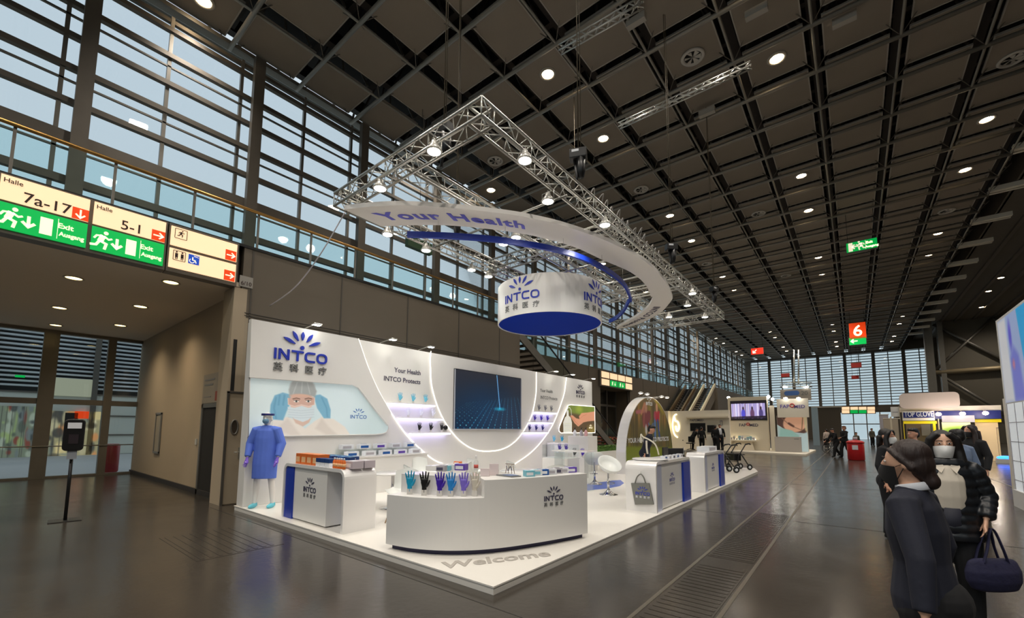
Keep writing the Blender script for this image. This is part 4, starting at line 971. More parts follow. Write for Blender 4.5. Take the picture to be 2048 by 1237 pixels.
for k in range(2): carton('grey and silver pack %s the orange bottles' % ('left of', 'behind')[k], (-6.33+.2*k, 3.56+.1*k, tb), 0, .1, .1, .13, m_bgr, m_dgrey, name='grey_pack')

# sideboard against the wall with glove boxes in two rows
sb = thing('sideboard', 'low white sideboard below the picture with two rows of glove boxes', 'sideboard', (-8.9, 7.0, PH))
ys0, ys1 = 4.95, 7.35
obj('body', G().box(WX, WX+.42, ys0, ys1, PH, .92), m_white, sb); obj('top', G().box(WX, WX+.45, ys0-.02, ys1+.02, .92, .95), m_gloss, sb)
obj('riser', G().box(WX, WX+.2, ys0+.1, ys1-.1, .95, 1.1), m_acry, sb)
cols = [m_bb, m_bgr, m_bb, m_bpu, m_bgr]; wh = ('first', 'second', 'third', 'fourth', 'fifth')
for r_ in range(2):
    for k in range(5):
        carton('white glove box with %s print on the sideboard, %s in the %s row' % (('blue', 'grey', 'blue', 'violet', 'grey')[k], wh[k], ('lower front', 'upper back')[r_]), ((WX+.33, WX+.1)[r_], ys0+.3+.44*k, (.95, 1.1)[r_]), PI/2+.1, .3, .13, .11, m_bw, cols[(k+r_) % 5], group='glove boxes on the sideboard')

# boxes, bottles and leaflets on the reception counter
def onc(u, v, z): p = onz(u, v, z); return (p.x, p.y, z)
zr, zh = .997, .969
ang = .75
for k, (u, v, m1, m2, w_, h_, lb_) in enumerate(((872, 942, m_gloss, None, .26, .07, 'plain white box behind the black glove'), (864+20, 943, m_bgr, m_dgrey, .13, .08, 'small grey box behind the violet glove'), (893.5, 942, m_bcy, m_bw, .12, .07, 'pale green glove box at the back of the front counter'),
        (901, 941, m_bw, m_bgr, .14, .08, 'white and grey glove box behind the sky blue glove'), (923, 941, m_bpu, m_bw, .16, .09, 'purple glove box on the front counter'))):
    carton(lb_, onc(u, v, zr), ang-.35, w_, .12, h_, m1, m2)
bot = thing('spray_bottle', 'clear spray bottle with red label standing on the front counter', 'bottle', onc(952, 941, zr)); 
obj('bottle_body', G().lathe([(.03, 0), (.032, .01), (.032, .12), (.012, .15), (.011, .165)], 16), mat('bottle_clear', (216, 216, 212), .15), bot, False); obj('cap', G().lathe([(.012, .165), (.012, .2), (.006, .215)], 10), m_gloss, bot, False); obj('label', G().lathe([(.0325, .03), (.0325, .08)], 16), mat('label_red', (200, 90, 80), .5), bot, False)
for k, (u, v) in enumerate(((970, 953), (988, 951))): carton('pale printed leaflet pile on the counter, %s' % ('left one', 'right one')[k], onc(u, v, zh), ang-.2, .12, .04, .1+.05*k, mat('leaflet', (214, 200, 200), .6), None, cat='leaflets', name='leaflet_holder')
bk = thing('folder', 'open grey folder lying on the front counter', 'folder', onc(1018, 953, zh)); obj('cover', G().prism([(-.17, -.06), (.12, -.1), (.17, .04), (-.1, .1)], lambda a, b, d: (a, b, d), 0, .015), m_grey, bk, False); obj('sheet', G().prism([(-.05, -.07), (.1, -.09), (.14, .03), (0, .06)], lambda a, b, d: (a, b, d), .015, .02), mat('sheet_blue', (110, 130, 170), .5), bk, False)
ra = thing('bead_rack', 'small wire rack with hanging beads on the front counter', 'rack', onc(1020, 948, zh+.01))
for x in (-.08, -.03, .03, .08): obj('leg', G().tube([(x, 0, 0), (x*.6, 0, .13)], .004, 6), mat('rack_bronze', (120, 90, 70), .4, .5), ra, False)
obj('bar', G().tube([(-.08, 0, .13), (.08, 0, .13)], .004, 6), MC['rack_bronze'], ra, False); obj('beads', G().tube([(-.05, -.02, .1), (-.02, -.02, .04), (.02, -.02, .1), (.05, -.02, .05)], .006, 6), m_dgrey, ra, False)
for k, (u, v, m1, m2, w_, lb_) in enumerate(((1058, 953, m_bcy, m_bw, .13, 'light blue mask box'), (1072, 951, m_bw, m_bcy, .14, 'white mask box with blue window'), (1086, 950, m_bb, m_bw, .13, 'blue and white mask box'), (1101, 949, m_bw, m_bgr, .14, 'white mask box next to the grey one'),
        (1114, 947, m_bgr, m_dgrey, .12, 'grey mask box'), (1127, 946, m_bw, m_bgr, .11, 'small white and grey mask box'), (1141, 945, m_bpu, m_bw, .15, 'purple mask box at the right end'))):
    carton(lb_+' in the row on the front counter', onc(u, v, zh), ang+.25, w_, .11, .075, m1, m2, group='row of mask boxes on the front counter')

# tote bag on the counter end
tg = thing('tote_bag', 'grey tote bag with blue emblem hanging on the counter end', 'bag', (-3.15, 7.68, .3)); m_tote = mat('tote_grey', (122, 122, 116), .8, var=.05, scale=30)
cp = [ony(u, v, 7.67) for u, v in ((1262, 967), (1298, 967), (1307, 1010), (1270, 1010))]
g = G(); g.add([(p.x, 7.665, p.z) for p in cp]+[(p.x, 7.695, p.z) for p in cp], [(0, 1, 2, 3), (7, 6, 5, 4), (0, 4, 5, 1), (1, 5, 6, 2), (2, 6, 7, 3), (3, 7, 4, 0)]); obj('bag_body', g, m_tote, tg)
h = [ony(u, v, 7.66) for u, v in ((1270, 967), (1274, 955), (1281, 949), (1287, 955), (1291, 967))]; obj('handle', G().tube(catmull(h, 5), (.012), 6), m_tote, tg)
c_ = ony(1285, 991, 7.66); logo(tg, lambda a, b, d: (c_.x+a, 7.662-d, c_.z+b), .27, m_logo, m_bw, .002)
obj('hook', G().tube([ony(1281, 949, 7.66), ony(1281, 944, 7.69)], .006, 6), m_alu, tg)
# -------- round tables and shell chairs
m_chair = mat('shell_white', (228, 230, 226), .25); m_wood = mat('beech_leg', (176, 142, 104), .5, var=.15, scale=12); m_chrome = mat('chrome', (214, 214, 216), .12, 1.)
def table(lab, x, y, h=.66):
    t = thing('round_table', lab, 'table', (x, y, PH)); obj('table_top', G().lathe([(.40, h), (.42, h+.012), (.40, h+.025)], 36), m_gloss, t, False)
    obj('pole', G().lathe([(.03, .02), (.03, h)], 12), m_chrome, t, False); obj('base', G().lathe([(.24, 0), (.24, .012), (.05, .03)], 28), m_chrome, t, False); return t
table('round white table in the middle of the booth with an orange pack on it', -7.15, 6.75)
table('round white table behind the right half of the front counter', -5.2, 6.75)
table('round glass-like table beside the left counter', -6.9, 5.0, .64)
def chair(lab, x, y, rz):
    t = thing('shell_chair', lab, 'chair', (x, y, PH), rz, 'white shell chairs in the booth'); g = G(); n, m = 10, 8; v = []
    for j in range(m+1):
        for i in range(n+1):
            s_ = -1+2*i/n; u = j/m
            if u < .55: q = u/.55; yy = -.22+.42*q; zz = .44-.02*math.sin(q*PI)+.09*s_**4; xx = s_*.23
            else: q = (u-.55)/.45; yy = .20+.10*q-.10*s_**2*q**.5; zz = .44+.38*q*(1-.12*s_**2); xx = s_*(.23-.03*q)
            v.append((xx, yy, zz))
    f = [(j*(n+1)+i, j*(n+1)+i+1, (j+1)*(n+1)+i+1, (j+1)*(n+1)+i) for j in range(m) for i in range(n)]
    g.add(v, f, 0, True); k = len(v); g.add([(a, b+.012, c-.012) for a, b, c in v], [q[::-1] for q in f], 0, True); obj('seat_shell', g, m_chair, t, False)
    for sx_ in (-1, 1):
        for s2 in (-1, 1): obj('leg', G().tube([(sx_*.1, s2*.1, .42), (sx_*.21, s2*.21, 0)], [.014, .009], 8), m_wood, t, False)
    obj('leg_brace', G().tube([(-.13, -.13, .3), (.13, .13, .3)], .005, 5).tube([(.13, -.13, .3), (-.13, .13, .3)], .005, 5), m_black, t, False); return t
for x, y, a, lb_ in ((-5.85, 4.45, .6, 'white shell chair with wooden legs between the left counter and the front counter'), (-6.55, 5.35, 2.6, 'white shell chair at the glass-like table, back to the wall'), (-7.5, 4.6, 1.2, 'white shell chair behind the left counter'),
        (-7.9, 6.6, 1.5, 'white shell chair by the wall left of the middle table'), (-6.9, 7.4, 2.9, 'white shell chair on the far side of the middle table'), (-6.5, 6.3, -.8, 'white shell chair in front of the middle table'),
        (-5.7, 7.4, 2.6, 'white shell chair with tall back behind the front counter table'), (-4.65, 7.2, 3.9, 'white shell chair right of the front counter table')): chair(lb_, x, y, a)
carton('orange glove pack on the round table in the middle of the booth', onz(1003, 915, PH+.69)[:2]+(PH+.686,) if False else (-7.05, 6.85, PH+.686), .3, .16, .1, .07, m_bor, m_bw)
# -------- bar stool
def stool(lab, x, y, rz):
    t = thing('bar_stool', lab, 'stool', (x, y, PH), rz)
    obj('base', G().lathe([(.21, 0), (.21, .01), (.12, .03), (.05, .09), (.035, .12)], 28), m_chrome, t, False)
    obj('pole', G().lathe([(.028, .1), (.028, .36), (.018, .36), (.018, .6)], 14), m_chrome, t, False)
    M_ = Matrix.Rotation(math.radians(34), 4, 'Y'); g = G(); pr = [(.02, .0), (.15, .005), (.24, .05), (.29, .13), (.30, .17), (.27, .165), (.22, .085), (.14, .04), (.02, .035)]
    h = G().lathe(pr, 28); g.join(h, lambda p: M_ @ Vector((p.x, p.y*.92, p.z))+Vector((0, 0, .58))); obj('seat_shell', g, m_chair, t, False)
    obj('footrest', G().tube([(-.0, .0, .3), (.12, -.1, .27), (.2, 0, .26), (.12, .1, .27), (0, 0, .3)], .009, 6), m_chrome, t, False); return t
s1 = onz(1217, 990, PH); stool('white bowl seat bar stool with chrome trumpet base on the blue floor swoosh', s1.x, s1.y, -.62)
stool('white bowl seat bar stool behind the first one, partly hidden by the front counter', -5.6, 10.6, 2.2)
# high table of acrylic behind
hb = thing('bar_table', 'slim white bar table left of the bar stool', 'table', (-5.3, 9.4, PH)); obj('table_top', G().box(-6.0, -5.0, 9.1, 9.6, 1.02, 1.05), m_gloss, hb); obj('leg', G().box(-5.95, -5.9, 9.15, 9.55, PH, 1.02), m_acry, hb); obj('leg', G().box(-5.1, -5.05, 9.15, 9.55, PH, 1.02), m_acry, hb)
# white display blocks at right with gloves
bk1 = thing('display_block', 'tall white display block with gloves at the right end of the wall', 'plinth', (-8.1, 14.2, PH))
p0, p1 = ony(1136, 882, 13.4), ony(1176, 884, 13.4); obj('body', G().box(p0.x, p1.x, 13.4, 14.1, PH, 1.32), m_white, bk1, bevel=.01)
obj('low_step', G().box(p0.x-.95, p0.x, 13.45, 14.1, PH, 1.05), m_gloss, bk1, bevel=.01)
ac = thing('acrylic_case', 'clear acrylic display case between the round table and the display block', 'case', (-6.2, 9.6, PH))
obj('plinth', G().box(-6.7, -5.9, 9.7, 10.3, PH, .8), m_white, ac); obj('glass_case', G().box(-6.7, -5.9, 9.7, 10.3, .8, 1.15), m_acry, ac)
for k, (u, v, colr, lb_, y_, z_) in enumerate(((1108, 890, 'light blue', 'light blue glove on a stand left of the display block', 13.6, 1.05), (1124, 890, 'teal blue', 'turquoise glove with dark cuff next to the display block', 13.7, 1.05), (1119, 906, 'deep violet', 'violet glove, left of the pair below the display block', 12.2, .80), (1132, 906, 'deep violet', 'violet glove, right of the pair below the display block', 12.2, .80),
        (1149, 912, 'black', 'small black glove on the white display block front', 11.7, .70), (1165, 917, 'deep violet', 'violet glove at the right on the white display block front', 11.7, .70))):
    p = ony(u, v, y_); glove(colr, lb_, (p.x, y_, z_), math.atan2(-p.x, y_)-.1, 1.1, 'gloves around the right display block')
st2 = thing('display_ledge', 'stepped white ledges holding the violet and black gloves at right', 'plinth', (-6.8, 12, PH))
for (a, b, y_, z_) in (((1112, 0), (1140, 0), 12.2, .80), ((1142, 0), (1172, 0), 11.7, .70)):
    x0 = ony(a[0], 900, y_).x; x1 = ony(b[0], 900, y_).x; obj('ledge', G().box(x0, x1, y_-.12, y_+.15, PH, z_), m_gloss, st2, bevel=.006)
# sanitiser bottles and pink packs below the second lightbox
for k, (u, lb_) in enumerate(((1150, 'small dispenser bottle below the second lightbox, left'), (1163, 'black-topped dispenser bottle below the second lightbox'), (1172, 'pinkish dispenser bottle below the second lightbox, right'))):
    p = ony(u, 880, 13.7); t = thing('dispenser_bottle', lb_, 'bottle', (p.x, 13.7, 1.32)); obj('bottle_body', G().lathe([(.06, 0), (.065, .02), (.06, .16), (.025, .2), (.02, .23)], 14), (m_bw, m_bgr, mat('bottle_pink', (220, 170, 170), .3))[k], t, False); obj('pump', G().lathe([(.022, .23), (.022, .27), (.01, .28)], 10).tube([(0, 0, .28), (0, 0, .31), (.05, 0, .3)], .008, 6), m_black, t, False)

# -------- planter with hedge
pl = thing('planter', 'white planter box with a clipped green hedge beside the picture arch', 'planter', (-8.3, 17.6, PH))
q0, q1 = onx(1176, 905, -8.2), onx(1240, 905, -8.2); obj('trough', G().box(-8.6, -8.2, q0.y, q1.y, PH, .64), m_white, pl, bevel=.01)
g = G(); rr = random.Random(5)
for k in range(2600):
    x = -8.57+.34*rr.random(); y = q0.y+.02+(q1.y-q0.y-.04)*rr.random(); z = .63+.24*rr.random(); a = rr.random()*6.28; b = rr.random()*1.2-.6; s_ = .028+.02*rr.random()
    d = Vector((math.cos(a), math.sin(a), b))*s_; e = Vector((-math.sin(a), math.cos(a), .3))*s_*.5; c = Vector((x, y, z)); g.add([c-d, c+e, c+d, c-e], [(0, 1, 2, 3)])
g.box(-8.55, -8.25, q0.y+.03, q1.y-.03, .6, .76)
obj('hedge_leaves', g, mat('hedge_green', (84, 122, 46), .6, var=.5, scale=40), pl, kind='stuff', normals=False)
rf = thing('red_flower_bed', 'dark plants with red flowers at the foot of the staircase', 'plant', (-11.4, 23.8, 0))
g = G(); g2 = G()
for k in range(900):
    x = -12.5+2.4*rr.random(); y = 23.3+1.0*rr.random(); z = .55+.55*rr.random(); a = rr.random()*6.28; s_ = .06; d = Vector((math.cos(a), math.sin(a), rr.random()-.5))*s_; e = Vector((-math.sin(a), math.cos(a), .4))*s_*.5; c = Vector((x, y, z)); (g if rr.random() < .5 else g2).add([c-d, c+e, c+d, c-e], [(0, 1, 2, 3)])
obj('leaves', g, MC['hedge_green'], rf, kind='stuff', normals=False); obj('red_flowers', g2, mat('flower_red', (206, 40, 26), .5), rf, kind='stuff', normals=False); obj('trough', G().box(-12.55, -10.0, 23.2, 24.4, 0, .6), m_wallg, rf)

# -------- picture arch
XA = -6.0
ar = thing('picture_arch', 'tall white arch with a printed photo of a family in a park', 'display', (XA, 15.9, PH))
yc, hw, HA = 15.92, 2.36, 2.80
def archpts(sc_=1., n=40):
    o = [(yc-hw*sc_, PH)]
    for k in range(n+1):
        a = PI-PI*k/n; o.append((yc+hw*sc_*math.cos(a), PH+.55+(HA-PH-.55)*(1-(1-sc_)*.9)*math.sin(a)))
    o.append((yc+hw*sc_, PH)); return o
obj('arch_body', G().prism(archpts(), lambda a, b, d: (d, a, b), XA-.34, XA), m_gloss, ar)
c = Canvas(230, 150, (106, 88, 54), 2*hw/(HA-PH)); Hh = HA-PH; AM = lambda u, v: (lambda r: ((r.y-(yc-hw))/Hh, (r.z-PH)/Hh))(onx(u, v, XA))
za = lambda x, y: (1240+x/8.246, 780+y/8.246); PA = lambda pts: [AM(*za(*q)) for q in pts]
c.grad((96, 104, 44), (122, 98, 58)); rr = random.Random(9)
for k in range(60): c.ell(rr.random()*c.X.max(), .35+.7*rr.random(), .03+.06*rr.random(), .08+.12*rr.random(), rr.choice([(150, 130, 48), (88, 74, 40), (176, 152, 60), (112, 96, 52), (196, 140, 70)]), rr.random()*20, .06, .6)
for k in range(9): x = rr.random()*c.X.max(); c.line([(x, .3), (x+.03, 1)], .03, (70, 54, 36), .03, .7)
c.poly([(0, 0), (0, .34), (c.X.max(), .27), (c.X.max(), 0)], (132, 146, 16), .03); c.ell(*AM(*za(640, 700)), .5, .1, (96, 110, 60), soft=.1, k=.5)
c.poly(PA([(545, 160), (560, 170), (700, 400), (740, 420), (640, 180)]), (176, 160, 44), .05)
c.poly(PA([(380, 340), (500, 350), (505, 470), (455, 620), (380, 620), (360, 470)]), (140, 62, 70), .02); c.line(PA([(270, 370), (340, 360), (400, 350)]), .05, (196, 110, 120), .02)
c.line(PA([(400, 230), (372, 330), (350, 390)]), .05, (212, 140, 106), .02); c.ell(*AM(*za(425, 300)), .05, .07, (206, 150, 120), soft=.02); c.line(PA([(400, 240), (390, 600)]), .03, (206, 140, 106), .03, .7)
c.ell(*AM(*za(430, 660)), .035, .07, (226, 224, 226), soft=.02)
c.poly(PA([(560, 360), (650, 350), (655, 440), (640, 520), (570, 530), (553, 440)]), (204, 44, 66), .015); c.ell(*AM(*za(602, 300)), .04, .065, (220, 164, 132), soft=.015); c.line(PA([(575, 530), (577, 780)]), .075, (56, 96, 176), .02); c.line(PA([(620, 520), (640, 700), (650, 780)]), .06, (50, 86, 160), .02)
c.line(PA([(545, 560), (500, 640), (470, 560)]), .03, (96, 128, 190), .015); c.line(PA([(652, 400), (648, 560), (650, 680)]), .02, (216, 160, 130), .01)
c.ell(*AM(*za(577, 640)), .02, .2, (150, 190, 230), soft=.03, k=.7)
c.a = c.a*.80
print_panel('picture', c, plane_fn((XA+.006, yc-hw, PH), (0, 1, 0), (0, 0, 1), 2*hw, Hh, 2*hw/Hh), ar, printmat('arch_print', .1), [((a-(yc-hw))/Hh, (b-PH)/Hh) for a, b in archpts(.985)])
c_ = onx(*za(480, 260), XA+.01); logo(ar, lambda a, b, d: (XA+.014+d, c_.y+a, c_.z+b), .62, m_bw, m_bw, .003, False)
c0, c1 = onx(*za(130, 880), XA+.01), onx(*za(800, 860), XA+.01); g = text_g('YOUR HEALTH INTCO PROTECTS', .22, .002, .003, 1, 'LEFT'); xm = max(v[0] for v in g.v)
obj('lettering', G().join(g, lambda p: (XA+.014+p.z, c0.y+p.x/xm*(c1.y-c0.y), c0.z+p.y*1.05)), m_bw, ar)
for k, (y, lb_) in enumerate(((14.5, 'left one'), (15.1, 'second one'), (16.6, 'third one'), (17.2, 'right one'))):
    t = thing('arch_spotlight', 'small round white spotlight on a bar over the picture arch, '+lb_, 'lamp', (XA+.2, y, HA+.02)); obj('lamp_head', G().lathe([(.09, .0), (.1, .03), (.04, .07)], 14), m_gloss, t, False); obj('bulb', G().lathe([(.05, -.002), (.02, -.008)], 12), m_lamp, t, False); obj('arm', G().tube([(0, 0, .04), (-.3, (yc-y)*.4, -.02)], .008, 5), m_alu, t, False)

# -------- rehabilitation goods behind the right counters
def wheelchair(lab, x, y, rz):
    t = thing('wheelchair', lab, 'wheelchair', (x, y, PH), rz)
    for s_ in (-.27, .27):
        c_ = [(s_, .3*math.cos(a), .3+.3*math.sin(a)) for a in [2*PI*k/24 for k in range(24)]]; o_ = obj('rear_wheel', G().tube(c_, .016, 6, closed=True), m_black, t, False)
        g = G(); [g.tube([(s_, 0, .3), (s_, .3*math.cos(a), .3+.3*math.sin(a))], .003, 4) for a in [PI*k/6 for k in range(12)]]; obj('spokes', g, m_chrome, t, False)
        c_ = [(s_*.9, -.42+.08*math.cos(a), .09+.08*math.sin(a)) for a in [2*PI*k/14 for k in range(14)]]; obj('front_wheel', G().tube(c_, .014, 6, closed=True), m_black, t, False)
        obj('side_frame', G().tube([(s_*.85, .22, .95), (s_*.85, .2, .3), (s_*.85, -.35, .3), (s_*.85, -.45, .12)], .012, 6).tube([(s_*.85, .2, .68), (s_*.85, -.25, .68), (s_*.85, -.3, .3)], .014, 6), m_chrome, t, False)
    obj('seat', G().box(-.22, .22, -.26, .2, .46, .50), m_black, t, False, bevel=.01); obj('backrest', G().box(-.22, .22, .18, .22, .5, .92), m_black, t, False, bevel=.01); return t
wheelchair('black folded wheelchair with dark back behind the right counter', -4.2, 13.2, .5)
def rollator(lab, x, y, rz):
    t = thing('rollator', lab, 'walker', (x, y, PH), rz)
    for s_ in (-.24, .24):
        for yy, zt_ in ((-.26, .78), (.26, .98)):
            c_ = [(s_, yy+.085*math.cos(a), .11+.085*math.sin(a)) for a in [2*PI*k/16 for k in range(16)]]; obj('wheel', G().tube(c_, .03, 6, closed=True), m_black, t, False)
            obj('hub', G().tube([(s_-.02, yy, .1), (s_+.02, yy, .1)], .05, 12), m_bw, t, False)
        obj('side_frame', G().tube([(s_, -.26, .1), (s_, -.2, .5), (s_, .12, .93), (s_, .28, .97)], .021, 6).tube([(s_, .26, .1), (s_, -.1, .62)], .021, 6), m_black, t, False)
        obj('grip', G().tube([(s_, .12, .95), (s_, .3, .97), (s_, .33, .93)], .022, 8), m_black, t, False)
    obj('seat', G().box(-.2, .2, -.18, .12, .55, .58), m_black, t, False, bevel=.008); obj('basket', G().box(-.22, .22, -.36, -.06, .34, .60), m_black, t, False, bevel=.02); obj('crossbar', G().tube([(-.24, -.1, .62), (.24, -.1, .62)], .012, 6).tube([(-.24, -.2, .3), (.24, -.2, .3)], .012, 6), m_black, t, False); return t
r1 = onz(1468, 948, PH); rollator('black rollator with white wheel hubs at the platform edge, nearest one', r1.x-.33, r1.y+.3, -.9)
rollator('second black rollator just behind the nearest one', -3.45, 17.9, -.7)
def walking(lab, x, y, z, rz, m_): 
    t = thing('shower_stool', lab, 'stool', (x, y, z), rz); 
    for sx_ in (-.2, .2):
        for sy2 in (-.15, .15): obj('leg', G().tube([(sx_*.8, sy2*.8, .42), (sx_, sy2, 0)], .012, 6), m_chrome, t, False)
    obj('seat', G().box(-.22, .22, -.16, .16, .42, .46), m_, t, False, bevel=.02); obj('backrest', G().box(-.2, .2, .12, .16, .62, .8), m_, t, False, bevel=.02); obj('arm_frame', G().tube([(-.2, .14, .44), (-.2, .14, .7)], .011, 6).tube([(.2, .14, .44), (.2, .14, .7)], .011, 6), m_chrome, t, False)
walking('dark care chair with tubular arms behind the second counter', -4.6, 14.6, PH, .4, m_black); walking('grey care chair next to the dark one behind the counters', -4.9, 12.2, PH, -.4, m_grey)
# walking crutches and white hoop on the tote counter, meters
hp = thing('overbed_bar', 'curved pale tubular rail standing on the tote bag counter', 'rail', (-3.3, 8.7, .99)); P_ = [ony(*za(x, y), 8.9) for x, y in ((350, 880), (345, 740), (380, 780), (470, 820), (560, 880), (610, 960), (640, 1075))]
obj('tube', G().tube(catmull(P_, 5), .016, 8), mat('tube_cream', (216, 208, 190), .35), hp); P2 = [ony(*za(x, y), 8.9) for x, y in ((435, 840), (440, 960), (455, 1060))]; obj('tube', G().tube(P2, .02, 8), MC['tube_cream'], hp)
tray = tag(obj('instrument_tray', G().lathe([(.3, 0), (.34, .015), (.33, .03), (.28, .012)], 30, (-3.15, 8.25, PH+.905)), m_gloss), 'flat oval pale tray on the tote bag counter', 'tray')
for k in range(5): carton('small blood pressure monitor box on the tote bag counter, %s in the row' % ordn[k], (-2.98, 8.55+.24*k, PH+.905), PI/2, .14, .1, .07, m_bw, (m_bb, m_bgr, m_dgrey, m_bb, m_bgr)[k], group='monitor boxes on the tote bag counter', name='monitor_box')
carton('white carton lying on the farther counter', (-3.1, 12.2, PH+.93), PI/2, .8, .3, .12, m_bw, m_bgr)
carton('dark tablet stand behind the monitor boxes', (-3.3, 9.55, PH+.905), PI/2, .3, .03, .2, m_black, None, cat='tablet', name='tablet')

# ================================================================ hanging truss frame
ZT = 6.0; TW = .27
tr = thing('lighting_truss', 'large rectangular silver box truss frame hanging over the booth', 'truss', (-5.85, 11.25, ZT))
def run(a, b, n):
    a, b = Vector(a), Vector(b); d = (b-a).normalized(); s_ = Vector((0, 0, 1)).cross(d).normalized()*TW/2; u = Vector((0, 0, TW/2)); cs = (s_+u, -s_+u, -s_-u, s_-u)
    h = obj('truss_run', G().tube([a+cs[0], b+cs[0]], .024, 8), m_alu, tr)
    for q in cs[1:]: obj('chord', G().tube([a+q, b+q], .024, 8), m_alu, h)
    g = G(); L = (b-a).length
    for k in range(n):
        p0 = a+d*(L*k/n+.02); p1 = a+d*(L*(k+1)/n-.02)
        for i in range(4):
            q0, q1 = cs[i], cs[(i+1) % 4]
            if k % 2: q0, q1 = q1, q0
            g.tube([p0+q0, p1+q1], .0095, 5)
    for k in range(0, n+1, max(1, n//(int(L/2)+1))):
        p = a+d*L*k/n
        for i in range(4): g.tube([p+cs[i], p+cs[(i+1) % 4]], .011, 5)
    obj('lattice', g, m_alu, h, kind='stuff')
xa, xb, ya, yb = -3.98, -7.72, 4.22, 18.35; zc = ZT+TW/2
run((xa+TW/2, ya, zc), (xb-TW/2, ya, zc), 14); run((xa+TW/2, yb, zc), (xb-TW/2, yb, zc), 14)
run((xa, ya-TW/2, zc), (xa, yb+TW/2, zc), 52); run((xb, ya-TW/2, zc), (xb, yb+TW/2, zc), 52)
run((-5.85, ya, zc), (-5.85, yb, zc), 50)
for y in (8.7, 13.4): run((xa, y, zc), (xb, y, zc), 14)
for y in (6.6, 9.95, 11.6, 16.0): obj('cross_pipe', G().tube([(xa, y, ZT-.02), (xb, y, ZT-.02)], .025, 8), m_alu, tr)
# floodlights under the truss
fl0 = None; m_fl = mat('lamp_body', (216, 214, 206), .3, .4)
FLP = [(868, 304, 'left of the near corner of the truss'), (1050, 322, 'right of the near corner of the truss'), (760, 378, 'near the left corner of the truss'), (1096, 404, 'next after the corner on the long side'), (1210, 451, 'halfway along the near long side'),
       (1007, 489, 'left one of the pair inside the ribbon'), (1032, 476, 'right one of the pair inside the ribbon'), (775, 470, 'hanging below the word Your'), (852, 502, 'under the blue arc against the windows'), (943, 541, 'left of the round sign'), (977, 554, 'directly left of the round sign top'),
       (1385, 588, 'far part of the near long side, upper one'), (1375, 612, 'far part of the near long side, brightest one'), (1410, 635, 'at the far corner of the truss'), (1338, 635, 'below the far end of the white ribbon'), (1198, 640, 'behind the right edge of the round sign')]
LIGHTS = []
for k, (u, v, lb_) in enumerate(FLP):
    p = onz(u, v, ZT-.2); lab = 'bright white floodlight on the booth truss, '+lb_
    if fl0 is None:
        fl0 = thing('floodlight', lab, 'lamp', p, group='floodlights on the booth truss')
        obj('reflector', G().lathe([(.125, 0), (.13, .01), (.09, .07), (.05, .13), (.045, .17)], 20), m_fl, fl0, False); obj('bulb', G().lathe([(.118, .004), (.05, -.012)], 16), m_lampw, fl0, False)
        obj('bracket', G().tube([(-.13, 0, .03), (-.13, 0, .19), (.13, 0, .19), (.13, 0, .03)], .008, 5).tube([(0, 0, .19), (0, 0, .22)], .012, 6), m_alu, fl0, False)
    else: dup(fl0, p, label=lab)
    LIGHTS.append(p)
LP = [(-4.9, 4.6), (-6.4, 4.7), (-4.3, 6.5), (-4.2, 8.2), (-5.9, 7.4), (-7.6, 5.6), (-7.5, 8.2), (-4.2, 14.0), (-5.0, 16.6), (-7.2, 12.5), (-7.2, 16.2)]
for k, (x, y) in enumerate(LP):
    ld = bpy.data.lights.new('truss_light', 'SPOT'); ld.energy = TRUSSP; ld.color = (1, .98, .95); ld.spot_size = math.radians(112); ld.spot_blend = .9; ld.shadow_soft_size = .12
    lo = bpy.data.objects.new('truss_light', ld); COL.objects.link(lo); lo.location = (x, y, ZT-.28); d = Vector((-9.1 if x < -6.5 else -7.0, y+.2, .8))-lo.location; lo.rotation_euler = d.to_track_quat('-Z', 'Y').to_euler()
# chain hoists
ho = None; sling = MC['black_plastic']
for k, (u, v, x_, y_, lb_) in enumerate(((0, 0, -5.55, 4.9, 'behind the near corner of the truss'), (0, 0, xa, 7.05, 'over the near long side, with a white label'), (0, 0, xa, 12.6, 'further along the near long side'), (0, 0, xa, 17.6, 'at the far end of the near long side'), (0, 0, xb, 7.3, 'over the window-side truss, under the word Health'), (0, 0, xb, 13.4, 'behind the round sign'))):
    lab = 'black chain hoist '+lb_; z_ = 6.95
    if ho is None:
        ho = thing('chain_hoist', lab, 'hoist', (x_, y_, z_), group='black chain hoists carrying the truss')
        obj('motor', G().box(-.17, .17, -.1, .1, -.02, .18), m_black, ho, False, bevel=.02); obj('chain_bag', G().tube([(.05, 0, 0), (.05, .02, -.25), (.05, .02, -.4)], [.1, .09, .05], 10), m_black, ho, False)
        obj('sling', G().tube([(-.08, 0, 0), (-.03, 0, -.35), (-.05, 0, -.62)], .028, 8), m_black, ho, False); obj('cable', G().tube([(0, 0, .15), (0, 0, 9.62)], .012, 5).tube([(.05, 0, .15), (.05, 0, 9.62)], .008, 5), m_dgrey if False else mat('cable_brown', (90, 78, 58), .6), ho, False)
        obj('maker_plate', G().box(-.12, .02, -.103, -.1, .1, .15), m_bw, ho, False)
    else: dup(ho, (x_, y_, z_), .4*k, lab)
# loose cable bundle on the near long side
g = G(); rr = random.Random(11)
for k in range(14):
    y = 7.4+.5*k*.6; g.tube(catmull([(xa+.05, y, ZT+.3), (xa+.12*rr.random(), y+.2, ZT+.5+.12*rr.random()), (xa-.05, y+.45, ZT+.34), (xa+.1, y+.7, ZT+.2)], 4), .012, 5)
tag(obj('cable_bundle', g, mat('cable_grey', (150, 146, 142), .5)), 'tangled grey cables lying on the near long side of the truss', 'cables')
P_ = [onz(690, 425, 6.0), ony(640, 510, 4.0), ony(590, 575, 3.9), ony(540, 612, 3.8)]; tag(obj('power_cable', G().tube(catmull(P_, 8), .012, 5), m_bgr), 'thin pale cable sagging from the left truss corner to the wall', 'cable')

